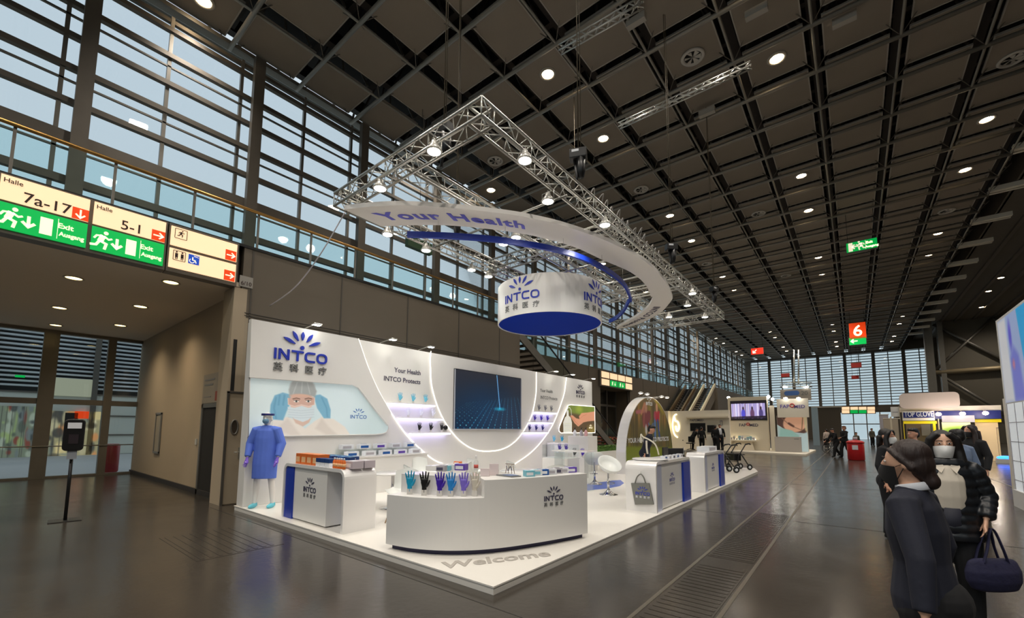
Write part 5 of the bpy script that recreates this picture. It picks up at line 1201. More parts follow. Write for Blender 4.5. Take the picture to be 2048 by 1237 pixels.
# -------- white ribbon ring and blue arc
z4 = lambda x, y: (640+x/2.379, 180+y/2.379); zb = lambda x, y: (1060+x/5.12, 480+y/5.12)
outer = [z4(*q) for q in ((115, 570), (250, 555), (400, 550), (600, 560), (800, 580), (1000, 610), (1200, 660), (1400, 735), (1550, 820), (1640, 910), (1675, 980))]+[zb(*q) for q in ((1450, 620), (1345, 740), (1200, 825), (1060, 880), (890, 918))]
inner = [z4(*q) for q in ((290, 650), (420, 645), (600, 645), (800, 662), (1000, 692), (1200, 745), (1350, 812), (1480, 870), (1550, 930), (1575, 985))]+[zb(*q) for q in ((1262, 590), (1210, 690), (1100, 780), (980, 850), (885, 905))]
ZR = 5.82
def resamp(P, n):
    P = catmull(P, 10); c_ = [0.]
    for a, b in zip(P[:-1], P[1:]): c_.append(c_[-1]+(b-a).length)
    o = []; i = 0
    for k in range(n):
        s_ = c_[-1]*k/(n-1)
        while i < len(c_)-2 and c_[i+1] < s_: i += 1
        o.append(P[i].lerp(P[i+1], (s_-c_[i])/max(c_[i+1]-c_[i], 1e-9)))
    return o
oo = resamp([onz(*q, ZR) for q in outer], 90); ii = resamp([onz(*q, ZR) for q in inner], 90)
rb = thing('hanging_ribbon', 'big white curved ribbon reading Your Health hanging below the truss', 'sign', (-5.8, 9, ZR))
g = G(); n_ = 90; th_ = Vector((0, 0, .09)); v = oo+ii+[p+th_ for p in oo]+[p+th_ for p in ii]; f = []
for i in range(n_-1): f += [(i, i+1, n_+i+1, n_+i), (2*n_+i, 3*n_+i, 3*n_+i+1, 2*n_+i+1), (i, 2*n_+i, 2*n_+i+1, i+1), (n_+i, n_+i+1, 3*n_+i+1, 3*n_+i)]
f += [(0, n_, 3*n_, 2*n_), (n_-1, 3*n_-1, 4*n_-1, 2*n_-1)]; g.add(v, f); obj('ribbon_panel', g, mat('ribbon_white', (238, 234, 229), .45), rb)
def onrib(t_, w_, z):
    k = min(max(t_*(n_-1), 0), n_-1.001); i = int(k); a = oo[i].lerp(oo[i+1], k-i); b = ii[i].lerp(ii[i+1], k-i); p = b.lerp(a, w_); return (p.x, p.y, ZR-.006-z)
def ribtext(s_, t0, t1, w0, w1, m, name='lettering'):
    g = text_g(s_, 1, .002, .03, 1, 'LEFT', 1.1); xm = max(q[0] for q in g.v); obj(name, G().join(g, lambda p: onrib(t0+(t1-t0)*p.x/xm, w0+(w1-w0)*p.y/.72, p.z)), m, rb)
ribtext('Your Health', .025, .226, .34, .72, mat('ribbon_blue', (104, 104, 214), .45)); ribtext('INTCO Protects', .765, .97, .3, .66, m_dgrey)
ba = thing('blue_arc', 'slim royal blue curved tube hanging inside the white ribbon', 'sign', (-6.3, 9, 5.4))
bp = [z4(*q) for q in ((415, 702), (600, 708), (800, 722), (950, 742), (1100, 768), (1250, 812), (1370, 872), (1450, 940), (1480, 1010))]+[zb(*q) for q in ((1015, 640), (960, 740), (890, 810), (815, 850))]
P_ = resamp([onz(*q, 5.45) for q in bp], 70); v = []; f = []
for p in P_: v += [p, p+Vector((0, 0, .13))]
for i in range(69): f.append((2*i, 2*i+1, 2*i+3, 2*i+2))
g = G(); tt = [(P_[min(i+1, 69)]-P_[max(i-1, 0)]).normalized() for i in range(70)]; a = [P_[i]+Vector((-tt[i].y, tt[i].x, 0))*.03 for i in range(70)]; b = [P_[i]-Vector((-tt[i].y, tt[i].x, 0))*.03 for i in range(70)]; hh = Vector((0, 0, .12))
v = a+b+[p+hh for p in a]+[p+hh for p in b]; n2 = 70; f = []
for i in range(n2-1): f += [(i, i+1, n2+i+1, n2+i), (2*n2+i, 3*n2+i, 3*n2+i+1, 2*n2+i+1), (i, 2*n2+i, 2*n2+i+1, i+1), (n2+i, n2+i+1, 3*n2+i+1, 3*n2+i)]
f += [(0, n2, 3*n2, 2*n2), (n2-1, 3*n2-1, 4*n2-1, 2*n2-1)]; obj('arc_panel', g.add(v, f), m_blue, ba)
g = G()
for i in range(4, 70, 9): g.tube([P_[i]+hh, P_[i]+Vector((0, 0, ZT-5.45))], .004, 4)
obj('wire', g, m_alu, ba)
# -------- round sign
dc = Vector((-6.62, 9.95)); DR = 1.47; DZ = 4.52; DH = 1.02
# place the drum so its outline meets the photographed one
ds = thing('round_hanging_sign', 'white hanging drum sign with blue underside and flower emblem', 'sign', (dc.x, dc.y, DZ))
obj('drum_side', G().tube([(dc.x+DR*math.cos(a), dc.y+DR*math.sin(a), DZ+DH/2) for a in [2*PI*k/72 for k in range(72)]], .001, 4, closed=True), m_white, ds) if False else None
g = G(); N = 72; v = []; 
for r_, z in ((DR, DZ+.0), (DR, DZ+DH), (DR-.03, DZ+DH), (DR-.03, DZ+.0)):
    for k in range(N): v.append((dc.x+r_*math.cos(2*PI*k/N), dc.y+r_*math.sin(2*PI*k/N), z))
f = [(i*N+k, i*N+(k+1) % N, ((i+1) % 4)*N+(k+1) % N, ((i+1) % 4)*N+k) for i in range(4) for k in range(N)]
obj('drum_side', G().add(v, f, 0, False), m_white, ds); obj('underside', G().lathe([(DR-.03, DZ+.02), (DR-.03, DZ+.04)], N, (dc.x, dc.y, 0), sm=False), mat('drum_blue', (4, 44, 150), .8, spec=.1), ds)
for aa in (-1.525, .045, 1.615, 3.185):
    def fnd(a, b, d, aa=aa): t_ = aa+a/DR; return (dc.x+(DR+.006+d)*math.cos(t_), dc.y+(DR+.006+d)*math.sin(t_), DZ+.37+b)
    logo(ds, fnd, 1.1, m_logo, m_grey, .004)
obj('inner_bar', G().tube([(dc.x-DR, dc.y, DZ+DH-.03), (dc.x+DR, dc.y, DZ+DH-.03)], .02, 6), m_alu, ds)
for x in (-.9, 0, .9): obj('wire', G().tube([(dc.x+x, dc.y, DZ+DH-.03), (dc.x+x, dc.y, ZT-.02)], .005, 5), m_alu, ds)
# truss for the projector-like box against the windows
gb = thing('green_exit_box', 'small dark green exit box hanging in front of the left windows', 'sign', (-12, 8.9, 8)); p = onx(838, 490, -13.2); obj('housing', G().box(-13.3, -13.1, p.y-.6, p.y+.6, p.z-.25, p.z+.2), mat('dull_green', (52, 84, 56), .5), gb); obj('wire', G().tube([(-13.2, p.y, p.z+.2), (-13.2, p.y, HC+2.15)], .01, 4), m_black, gb)
# ================================================================ neighbouring booths and hanging signs
def slab(name, parent, m, u0, v0, u1, v1, y, t=.06, z0=None, bevel=0):
    """box standing in the plane y between two corners"""
    p, q = ony(u0, v0, y), ony(u1, v1, y); z = q.z if z0 is None else z0
    return obj(name, G().box(p.x, q.x, y, y+t, z, p.z), m, parent, bevel=bevel)
def words(parent, s_, m, u0, v0, u1, y, bold=.003, h=None, name='lettering'):
    p, q = ony(u0, v0, y), ony(u1, v0, y); g = text_g(s_, 1, .002, bold*6, 1, 'LEFT'); xm = max(a[0] for a in g.v); w_ = q.x-p.x; k = w_/xm if h is None else h
    return obj(name, G().join(g, lambda r: (p.x+r.x/xm*w_, y-.012-r.z, p.z+r.y*k)), m, parent)
m_cr = mat('cream_wall', (226, 214, 190), .5); m_cr2 = mat('cream_light', (238, 230, 212), .5)
m_red = mat('signal_red', (196, 30, 34), .4); m_rlogo = mat('red_logo', (170, 36, 52), .5)
YA = 34.6
fb = thing('neighbour_booth', 'cream neighbouring booth with a video wall and a masked face poster', 'booth', (-5, YA, 0))
fl = [(-12, 29.5, 0), onz(1440, 904), onz(1475, 906), onz(1612, 913), onz(1632, 903), (-2.6, 39, 0), (-9.8, 39, 0), (-9.8, 33.3, 0), (-12, 33.3, 0)]
obj('booth_floor', G().prism([(p[0], p[1]) for p in fl], lambda a, b, d: (a, b, d), 0, .1), m_cr2, fb)
slab('tower', fb, m_cr, 1455, 796, 1539, 905, YA, .5, .1); slab('header_panel', fb, m_cr2, 1553, 799, 1618, 835, YA-.35, .3)
slab('side_wall', fb, m_cr2, 1538, 812, 1553, 905, YA+.3, .1, .1)
words(fb, 'FAP', m_dgrey, 1478, 853.5, 1492.5, YA); words(fb, 'MED', m_dgrey, 1499, 853.5, 1516.5, YA); words(fb, 'FAP', mat('logo_violet', (110, 96, 170), .5), 1560, 817, 1579, YA-.35); words(fb, 'MED', MC['logo_violet'], 1588, 817, 1610, YA-.35)
for (u, v, r_, y_) in ((1496, 849, .085, YA), (1584, 811.5, .12, YA-.35)):
    p = ony(u, v, y_-.02); obj('ring_mark', G().tube([(p.x+r_*math.cos(a), p.y, p.z+r_*math.sin(a)) for a in [2*PI*k/16 for k in range(16)]], .028, 6, closed=True), m_red, fb)
vw = thing('video_wall', 'wide video wall with purple figures on the cream tower', 'screen', (-6, YA-.1, 2.3))
p, q = ony(1460, 803, YA-.06), ony(1534.5, 841, YA-.06); obj('screen_body', G().box(p.x, q.x, YA-.05, YA-.001, q.z, p.z), m_black, vw)
c = Canvas(150, 74, (24, 18, 26)); c.poly([(0, .1), (2, .1), (2, .88), (0, .88)], (150, 140, 190)); rr = random.Random(4)
for k in range(26): x = rr.random()*2; c.line([(x, .12), (x, .85)], .03+.05*rr.random(), rr.choice([(186, 190, 226), (96, 84, 132), (210, 200, 230), (120, 90, 110)]), .03, .8)
for x, cl in ((.72, (72, 70, 180)), (1.25, (90, 60, 90)), (1.75, (70, 60, 110))): c.ell(x, .32, .12, .26, cl, soft=.04); c.ell(x, .62, .05, .09, (50, 34, 44), soft=.03)
c.poly([(0, .1), (2.1, .1), (2.1, .2), (0, .16)], (30, 20, 34), .04)
print_panel('display', c, plane_fn((p.x+.06, YA-.055, q.z+.05), (1, 0, 0), (0, 0, 1), q.x-p.x-.12, p.z-q.z-.1, c.X.max()), vw, printmat('screen_print2', 1.0, .3))
ps = thing('face_poster', 'tall poster of a tilted face with glasses and green surgical mask', 'poster', (-3.2, YA, 1.5))
p, q = ony(1553, 832, YA), ony(1618, 905, YA); wq, hq = q.x-p.x, p.z-q.z; obj('board', G().box(p.x, q.x, YA, YA+.3, .1, p.z), m_cr2, ps)
c = Canvas(120, 150, (176, 196, 196)); w0 = c.X.max(); c.poly([(0, 1), (w0, 1), (w0, .5), (.3, .55), (0, .75)], (90, 66, 58)); c.ell(w0*.62, .80, .34, .26, (222, 170, 138), 20, .03); c.poly([(w0*.85, 1), (w0, 1), (w0, .5), (w0*.93, .6), (w0*.9, .9)], (206, 190, 150), .04)
c.poly([(w0*.1, .66), (w0*.5, .58), (w0*.75, .42), (w0*.8, .2), (w0*.5, .0), (w0*.15, .1), (w0*.05, .4)], (150, 190, 180), .03); c.poly([(w0*.75, .45), (w0, .55), (w0, 0), (w0*.5, 0)], (186, 206, 208), .04)
c.line([(w0*.18, .92), (w0*.45, .72), (w0*.8, .6)], .02, (150, 110, 90), .02); c.line([(w0*.4, .78), (w0*.55, .7)], .05, (90, 60, 50), .03); c.line([(w0*.2, .4), (w0*.6, .3)], .012, (120, 160, 152), .02); c.line([(w0*.2, .25), (w0*.6, .15)], .012, (120, 160, 152), .02); c.line([(w0*.88, 1), (w0*.82, .6)], .02, (120, 90, 60), .02)
print_panel('picture', c, plane_fn((p.x+.01, YA-.008, q.z), (1, 0, 0), (0, 0, 1), wq-.02, hq, w0), ps, printmat('poster_print', .35))
ct = thing('reception_desk', 'grey white desk in front of the face poster', 'counter', (-4, YA-.9, 0)); p, q = ony(1549, 874, YA-.9), ony(1603, 905, YA-.9); obj('desk_body', G().box(p.x, q.x, YA-.9, YA-.4, .1, p.z), mat('desk_grey', (186, 180, 174), .5), ct, bevel=.02); obj('desk_slot', G().box(p.x+1.1, q.x-.1, YA-.91, YA-.9, p.z-.16, p.z-.12), m_grey, ct)
sh = thing('lit_product_shelf', 'glowing product shelf with small white goods under the video wall', 'shelf', (-6.2, YA-.4, 1.2)); p, q = ony(1449, 876, YA-.4), ony(1512, 882, YA-.4); obj('board', G().box(p.x, q.x, YA-.45, YA, q.z-.05, q.z+.05), m_cr2, sh)
obj('light_strip', G().box(p.x+.05, q.x-.05, YA-.2, YA-.1, q.z+.05, q.z+.1), m_lampw if False else mat('shelf_glow', (255, 244, 220), .4, emit=3.), sh)
rr = random.Random(8)
for k in range(11): x = p.x+.1+(q.x-p.x-.25)*k/10; carton('tiny pale product on the glowing shelf, %s from the left' % (ordn[k]), (x, YA-.36, q.z+.05), rr.random(), .12+.05*rr.random(), .1, .1+.18*rr.random(), rr.choice([m_bw, m_cr2, m_bcy]), m_bgr, group='goods on the glowing shelf', name='product')
obj('ramp', G().add([(p.x+.3, YA-.5, .1), (q.x-.1, YA-.5, .1), (q.x-.4, YA-.05, 1.15), (p.x+.9, YA-.05, 1.15)], [(0, 1, 2, 3)]), m_cr, fb)
# back wall with lit swirl
YB = 33.0
bwf = thing('swirl_wall', 'cream wall with a glowing swirl and two dark televisions', 'wall', (-10, YB, 0)); p, q = ony(1341, 823, YB), ony(1458, 826, YB)
obj('wall_panel', G().box(p.x, q.x, YB, YB+.2, 0, p.z), m_cr2, bwf); obj('wall_return', G().box(p.x-.3, p.x, YB-.6, YB+.2, 0, p.z), m_cr, bwf); obj('canopy', G().box(p.x+1.2, q.x, YB-.3, YB, p.z-.55, p.z-.45), m_cr, bwf)
P_ = [ony(*za(*t_), YB-.03) for t_ in ((935, 405), (895, 430), (872, 520), (866, 600), (880, 690), (905, 750), (950, 790))]; obj('light_swirl', G().tube(catmull(P_, 6), .035, 6), mat('swirl_glow', (255, 246, 210), .4, emit=4., ecol=(255, 240, 190)), bwf)
P_ = [ony(*za(*t_), YB-.03) for t_ in ((890, 440), (910, 510), (950, 530), (970, 590), (968, 650), (945, 685), (925, 650), (920, 600))]; obj('light_swirl', G().tube(catmull(P_, 6), .05, 6), MC['swirl_glow'], bwf)
words(bwf, 'FAPOMED', m_dgrey, 1380, 843, 1407, YB)
for k, (u0, v0, u1, v1, lb_) in enumerate(((1380, 847, 1411, 862.5, 'left dark television on the swirl wall'), (1414, 851, 1432, 865, 'right dark television on the swirl wall'))):
    t = thing('television', lb_, 'television', (0, 0, 0)); slab('screen', t, m_black, u0, v0, u1, v1, YB-.08, .07); slab('bezel', t, m_dgrey, u0-.4, v1, u1+.4, v1+.6, YB-.085, .08)
t = thing('framed_notice', 'small framed notice right of the televisions', 'poster', (0, 0, 0)); slab('frame', t, m_dgrey, 1440, 842, 1445, 851, YB-.03, .03); slab('sheet', t, m_cr2, 1440.8, 843, 1444.3, 850, YB-.04, .01)
t = thing('booth_counter', 'small cream counter beside the standing men', 'counter', (0, 0, 0)); slab('desk_body', t, m_cr2, 1413, 872, 1430, 897, 31.4, .6, .1)
# big halogen lamps over the neighbour booth
for k, (u, v, y_, lb_) in enumerate(((1457, 796, YA+.2, 'left of the video wall'), (1537, 794, YA+.2, 'right of the video wall'), (1545, 799, YA+.1, 'between tower and poster'))):
    p = ony(u, v, y_); t = thing('halogen_lamp', 'glaring white lamp on the cream booth, '+lb_, 'lamp', p); obj('bulb', G().ell((0, 0, 0), (.11, .09, .1), 10, 6), mat('halogen_glow', (255, 250, 240), .4, emit=18), t, False); obj('bracket', G().tube([(0, .05, -.1), (0, .2, -.3)], .02, 6), m_alu, t, False)
for k, u in enumerate((1571, 1597)):
    p = ony(u, 797, YA-.6); t = thing('header_lamp', 'small lamp shining on the header over the face poster, '+('left', 'right')[k], 'lamp', p); obj('bulb', G().ell((0, 0, 0), (.12, .08, .06), 10, 6), MC['halogen_glow'], t, False); obj('bracket', G().tube([(0, .0, .05), (0, .3, .0)], .02, 6), m_alu, t, False)
# banner with truss above
bn = thing('hanging_banner', 'grey banner with a blue pill logo below a small truss', 'banner', (-3, 40, 5)); slab('banner_cloth', bn, mat('banner_grey', (170, 162, 152), .7), 1560, 780, 1623, 801, 40, .06)
p, q = ony(1568, 783, 39.98), ony(1599, 791, 39.98); obj('pill_logo', G().prism(rounded(p.x, q.x, q.z, p.z, (p.z-q.z)*.48), lambda a, b, d: (a, 39.98+d, b), 0, .015), mat('pill_blue', (70, 110, 180), .5), bn); words(bn, '20', m_grey, 1602, 791, 1616, 39.99)
for u in (1566, 1618): obj('strap', G().tube([ony(u, 780, 40.03), ony(u, 769, 40.2)], .02, 5), m_black, bn)
p, q = ony(1560, 770, 40.2), ony(1624, 770, 40.2); flat_truss('small_truss', 'short grey truss carrying the banner and its two hanging chains', (p.x, 40.2, p.z), (q.x, 40.2, q.z), .35, 10)
g = G(); [g.tube([ony(u, 769, 40.2), ony(u, 700, 40.2)], .06, 5) for u in (1588, 1597)]; tag(obj('chain_pair', g, m_alu), 'pair of pale hanging chains above the banner truss', 'chains')
for k in range(2): p = ony((1570, 1612)[k], 775, 40); t = thing('banner_lamp', 'small white lamp under the banner truss, '+('left', 'right')[k], 'lamp', p); obj('bulb', G().ell((0, 0, 0), (.16, .08, .06), 8, 6), m_lampw, t, False); obj('bracket', G().tube([(0, 0, .05), (0, 0, .2)], .02, 5), m_alu, t, False)

# cubicles far behind
for k, (u0, v0, u1, v1, y_, m_, lb_) in enumerate(((1636, 815, 1684, 880, 80, m_wallg, 'plain grey block at the far end beside the exit doors'), (1622, 815, 1640, 893, 52, mat('pale_blue_wall', (150, 172, 184), .5), 'pale blue panel behind the face poster'), (1758, 830, 1778, 850, 60, m_bgr, 'small grey screen near the far exit'), (1766, 838, 1800, 890, 44, mat('taupe', (168, 156, 138), .6), 'beige cubicle left of the blue sign booth'))):
    t = thing('far_booth', lb_, 'booth', (0, 0, 0)); slab('wall_panel', t, m_, u0, v0, u1, v1, y_, .3, 0); slab('edge_trim', t, m_cr2, u0, v0-.8, u1, v0, y_-.02, .34)
# -------- blue and yellow booth
YT = 33.
tgb = thing('blue_sign_booth', 'booth with blue fascia, yellow frame and cream walls behind the people', 'booth', (3.6, YT, 0)); m_navy = mat('navy_fascia', (40, 48, 118), .4); m_yel = mat('yellow_frame', (240, 214, 30), .4, emit=.35, ecol=(240, 210, 20))
slab('fascia', tgb, m_navy, 1869, 823, 2003, 838, YT, .1); slab('beam', tgb, m_cr2, 1800, 815, 2003, 822, YT+.1, .4)
slab('post', tgb, m_cr, 1798, 812, 1807, 912, YT+.05, .1, 0)
p, q = ony(1798, 788, YT-.1), ony(1921, 816, YT-.1); obj('top_sign', G().prism(rounded(p.x, q.x, q.z, p.z, .22), lambda a, b, d: (a, YT-.1+d, b), 0, .25), mat('pinkish_white', (222, 206, 196), .5), tgb)
slab('sign_board', tgb, m_cr2, 1804, 823.5, 1870, 841.5, YT-.2, .1); slab('sign_face', tgb, m_navy, 1806, 825.5, 1868, 836, YT-.22, .02); words(tgb, 'TOP GLOVE', m_bw, 1809, 834, 1867, YT-.23, .003, .40)
for u0, v0, u1, v1 in ((1807, 843, 1874, 848), (1807, 848, 1812, 900), (1866, 848, 1876, 900)): slab('yellow_frame', tgb, m_yel, u0, v0, u1, v1, YT-.12, .2)
slab('inner_wall', tgb, mat('inner_grey', (150, 132, 112), .6), 1812, 848, 1866, 900, YT+1.5, .1, 0); slab('inner_panel', tgb, m_bgr, 1842, 850, 1862, 872, YT+1.4, .05)
slab('column', tgb, m_cr, 1876, 838, 1884, 905, YT-.05, .3, 0); slab('grey_header', tgb, m_bgr, 1883, 832, 1950, 845, YT-.15, .05)
p, q = ony(1883, 845, YT-.1), ony(1945, 888, YT-.1); c = Canvas(90, 60, (196, 204, 130)); c.grad((160, 186, 60), (226, 224, 180)); w0 = c.X.max(); c.ell(w0*.4, .6, .7, .16, (150, 190, 60), 8, .15); c.ell(w0*.7, .35, .6, .1, (206, 214, 110), 8, .1); c.line([(w0*.1, .2), (w0, .42)], .06, (120, 160, 50), .08)
print_panel('landscape_print', c, plane_fn((p.x, YT-.11, q.z), (1, 0, 0), (0, 0, 1), q.x-p.x, p.z-q.z, w0), tgb, printmat('poster_print2', .5))
slab('back_panel', tgb, m_cr, 1884, 888, 1950, 905, YT-.1, .1, 0)
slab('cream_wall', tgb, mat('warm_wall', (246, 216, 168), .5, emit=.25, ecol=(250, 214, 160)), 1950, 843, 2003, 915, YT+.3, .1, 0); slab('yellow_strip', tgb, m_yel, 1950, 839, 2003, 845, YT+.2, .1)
t = thing('wall_tablet', 'narrow black upright screen on the warm wall of the blue sign booth', 'screen', (0, 0, 0)); slab('screen', t, m_black, 1993, 857, 1999, 914, YT+.2, .06); slab('bezel', t, m_dgrey, 1992.6, 856, 1999.4, 857, YT+.19, .06)
t = thing('counter_light', 'glowing blue lamp at floor level beside the right white booth', 'lamp', (0, 0, 0)); p = ony(2010, 916, YT-2); obj('bulb', G().ell(p, (.28, .1, .09), 12, 8), mat('blue_glow', (40, 110, 255), .4, emit=5), t); obj('base', G().box(p.x-.3, p.x+.3, p.y-.1, p.y+.1, 0, p.z-.06), m_white, t)
t = thing('exhibit_counter', 'white topped counter in front of the landscape print', 'counter', (0, 0, 0)); slab('desk_body', t, mat('desk_blue_grey', (120, 140, 170), .5), 1925, 895, 1950, 925, 26, .5, 0); slab('desk_top', t, m_cr2, 1923, 893, 1952, 895.5, 25.9, .7)
for k, (u, v) in enumerate(((1877, 829), (1925, 828), (1971, 827))):
    p = ony(u, v, YT-.5); t = thing('booth_spot', 'bright pinkish spotlight on the blue fascia, '+('left', 'middle', 'right')[k], 'lamp', p); obj('bulb', G().ell((0, 0, 0), (.12, .1, .1), 10, 6), mat('pink_glow', (255, 236, 240), .4, emit=14, ecol=(255, 222, 226)), t, False); obj('arm', G().tube([(0, .05, .05), (0, .5, .18)], .02, 6), m_alu, t, False)
    ld = bpy.data.lights.new('spot', 'POINT'); ld.energy = 22; ld.color = (1, .9, .75); ld.shadow_soft_size = .15; lo = bpy.data.objects.new('booth_light', ld); COL.objects.link(lo); lo.location = p+Vector((0, -.4, -.1))
t = thing('white_notice', 'white square notice panel left of the blue sign', 'sign', (0, 0, 0)); slab('board', t, m_white, 1781, 814.5, 1799, 834, YT+.2, .1); slab('post', t, m_cr, 1783, 834, 1785, 900, YT+.22, .05, 0); slab('print_line', t, m_bgr, 1785, 824, 1796, 825.5, YT+.19, .01)
# -------- white booth at the right edge
XR = 2.6
rbth = thing('white_booth', 'tall white booth wall with blue picture at the right edge of the photo', 'booth', (XR, 13, 0))
obj('wall_panel', G().box(XR, XR+.35, 10.5, 14.0, 0, 4.02), m_white, rbth, bevel=.01); obj('base_step', G().box(XR-.05, XR, 10.5, 13.85, 0, .35), m_white, rbth); obj('rear_post', G().box(XR+.05, XR+.2, 14.15, 14.4, 0, 2.3), m_cr2, rbth)
c = Canvas(120, 90, (112, 176, 214)); w0 = c.X.max(); c.grad((150, 166, 208), (150, 170, 212)); c.poly([(.0, 0), (.35, 0), (.30, 1), (.0, 1)], (206, 208, 214), .08); c.poly([(.85, 0), (w0, 0), (w0, 1), (.7, 1)], (36, 156, 214), .03); c.ell(.42, .75, .05, .16, (92, 84, 200), soft=.05); c.poly([(.38, 0), (.72, 0), (.64, .5), (.5, .62), (.36, .5)], (110, 116, 204), .08); c.ell(.45, .42, .04, .05, (190, 120, 150), soft=.05)
print_panel('picture', c, plane_fn((XR-.006, 13.85, 2.18), (0, -1, 0), (0, 0, 1), 2.6, 1.78, w0), rbth, printmat('poster_print', .35))
for k in range(4): obj('shelf_line', G().box(XR-.012, XR, 10.5, 13.8, .55+.4*k, .565+.4*k), m_bgr, rbth)
for k in range(4): obj('shelf_upright', G().box(XR-.012, XR, 13.78-.55*k, 13.80-.55*k, .35, 2.15), m_bgr, rbth)
obj('lit_panel', G().box(XR-.004, XR, 10.5, 13.8, .35, 2.15), mat('panel_glow', (226, 232, 236), .3, emit=.35), rbth)
# -------- hanging exit and number signs
hs = thing('hanging_exit_sign', 'green hanging exit sign with arrow and running figure in front of the ceiling', 'sign', (0, 32, 12)); YS = 32.
p, q = ony(1691, 487.5, YS), ony(1757, 501, YS); z0, z1 = ony(1691, 508, YS).z, p.z; obj('housing', G().box(p.x, q.x, YS, YS+.2, z0, z1), m_steel, hs); obj('sign_face', G().box(p.x+.03, q.x-.03, YS-.02, YS, z0+.03, z1-.03), m_green, hs)
fh = lambda a, b, d: (a, YS-.03-d, b); w_ = q.x-p.x; zc_ = (z0+z1)/2; hh_ = z1-z0
obj('exit_door', G().box(p.x+.15*w_-.1, p.x+.15*w_+.1, YS-.03, YS-.02, z0+.06, z1-.06), m_wht, hs); obj('arrow', arrow(G(), fh, p.x+.3*w_, zc_, hh_*.55, PI, .2), m_wht, hs); obj('exit_figure', runner(G(), fh, p.x+.48*w_, zc_, hh_*.85, -1), m_wht, hs); obj('divider', G().box(p.x+.62*w_, p.x+.63*w_, YS-.03, YS-.02, z0+.05, z1-.05), m_wht, hs)
obj('lettering', G().join(text_g('Exit', .2, .002, .003), lambda r: fh(r.x+p.x+.74*w_, r.y+zc_+.04, 0)).join(text_g('Ausgang', .18, .002, .003), lambda r: fh(r.x+p.x+.81*w_, r.y+zc_-.2, 0)), m_wht, hs)
for x in (p.x+.1, q.x-.1): obj('wire', G().tube([(x, YS+.1, z1), (x, YS+.1, HC+2.15)], .012, 4), m_black, hs)
def hsign(lab, u0, v0, u1, v1, y, m_, txt=None, extra=None, wires=True):
    t = thing('hanging_sign', lab, 'sign', (0, y, 8)); p, q = ony(u0, v0, y), ony(u1, v1, y); obj('housing', G().box(p.x-.03, q.x+.03, y, y+.2, q.z-.03, p.z+.03), m_steel, t); obj('sign_face', G().box(p.x, q.x, y-.02, y, q.z, p.z), m_, t)
    f_ = lambda a, b, d: (a, y-.03-d, b)
    if txt: obj('lettering', G().join(text_g(txt, (p.z-q.z)*.95, .002, .02), lambda r: f_((p.x+q.x)/2+r.x, q.z+(p.z-q.z)*.18+r.y, 0)), m_wht, t)
    if extra: obj('arrow', arrow(G(), f_, p.x+(q.x-p.x)*.3, (p.z+q.z)/2, (p.z-q.z)*.7, extra, .2), m_wht, t)
    for x in (p.x+.1, q.x-.1) if wires else (): obj('wire', G().tube([(x, y+.1, p.z), (x, y+.1, HC+2.15)], .015, 4), m_black, t)
    return t
hsign('orange hanging hall sign with a big 6', 1697.5, 648, 1733, 676, 60, m_orange, '6'); t = hsign('small green exit strip under the orange 6 sign', 1698, 676.6, 1733, 688, 60, m_green, None, PI, False)
m_rs = mat('dull_red_sign', (120, 30, 24), .5, emit=.08, ecol=(170, 30, 20)); hsign('red hanging sign with white symbols near the far window corner', 1502, 698, 1527, 708, 60, mat('red_sign_lit', (210, 40, 20), .4, emit=.55, ecol=(220, 40, 16)), None, PI*1.25)
hsign('small dark red sign before the far windows, upper one', 1702, 727, 1723, 735, 82, m_rs); hsign('small dark red sign before the far windows, lower one', 1703, 752, 1718, 758, 83, m_rs); hsign('small dark red sign before the far windows, left above the banner', 1562, 748, 1579, 754, 82, m_rs)
fs = thing('far_sign_band', 'lit cream and green sign band over the far exit doors', 'sign', (1, 91, 5))
for k in range(4):
    u0 = 1683.5+17*k; slab('sign_face', fs, m_cream, u0, 814.5, u0+15.5, 820, 91.0, .08); slab('sign_face', fs, m_green if k in (1, 2) else m_cream, u0, 821, u0+15.5, 827, 91.0, .08)
slab('housing', fs, m_steel, 1682, 813.5, 1752, 828, 91.1, .1)
# red bin
p = onz(1713, 921); rbn = thing('red_round_bin', 'round red waste bin with a white label standing in the aisle', 'bin', (p.x, p.y, 0)); obj('bin_body', G().lathe([(.33, 0), (.36, .03), (.36, .86), (.34, .9)], 28), m_red, rbn, False); obj('lid', G().lathe([(.38, .88), (.38, .94), (.3, 1.0), (.1, 1.04)], 28), m_red, rbn, False)
obj('label', G().box(-.14, .1, -.37, -.355, .55, .78), m_bw, rbn, False); obj('paper_roll', G().lathe([(.1, 1.03), (.1, 1.2)], 14), m_bgr, rbn, False)
wch = wheelchair('wheelchair being pushed by the walking pair in the aisle', onz(1660, 907).x, onz(1660, 907).y, .9); 
wch.location.z = .02
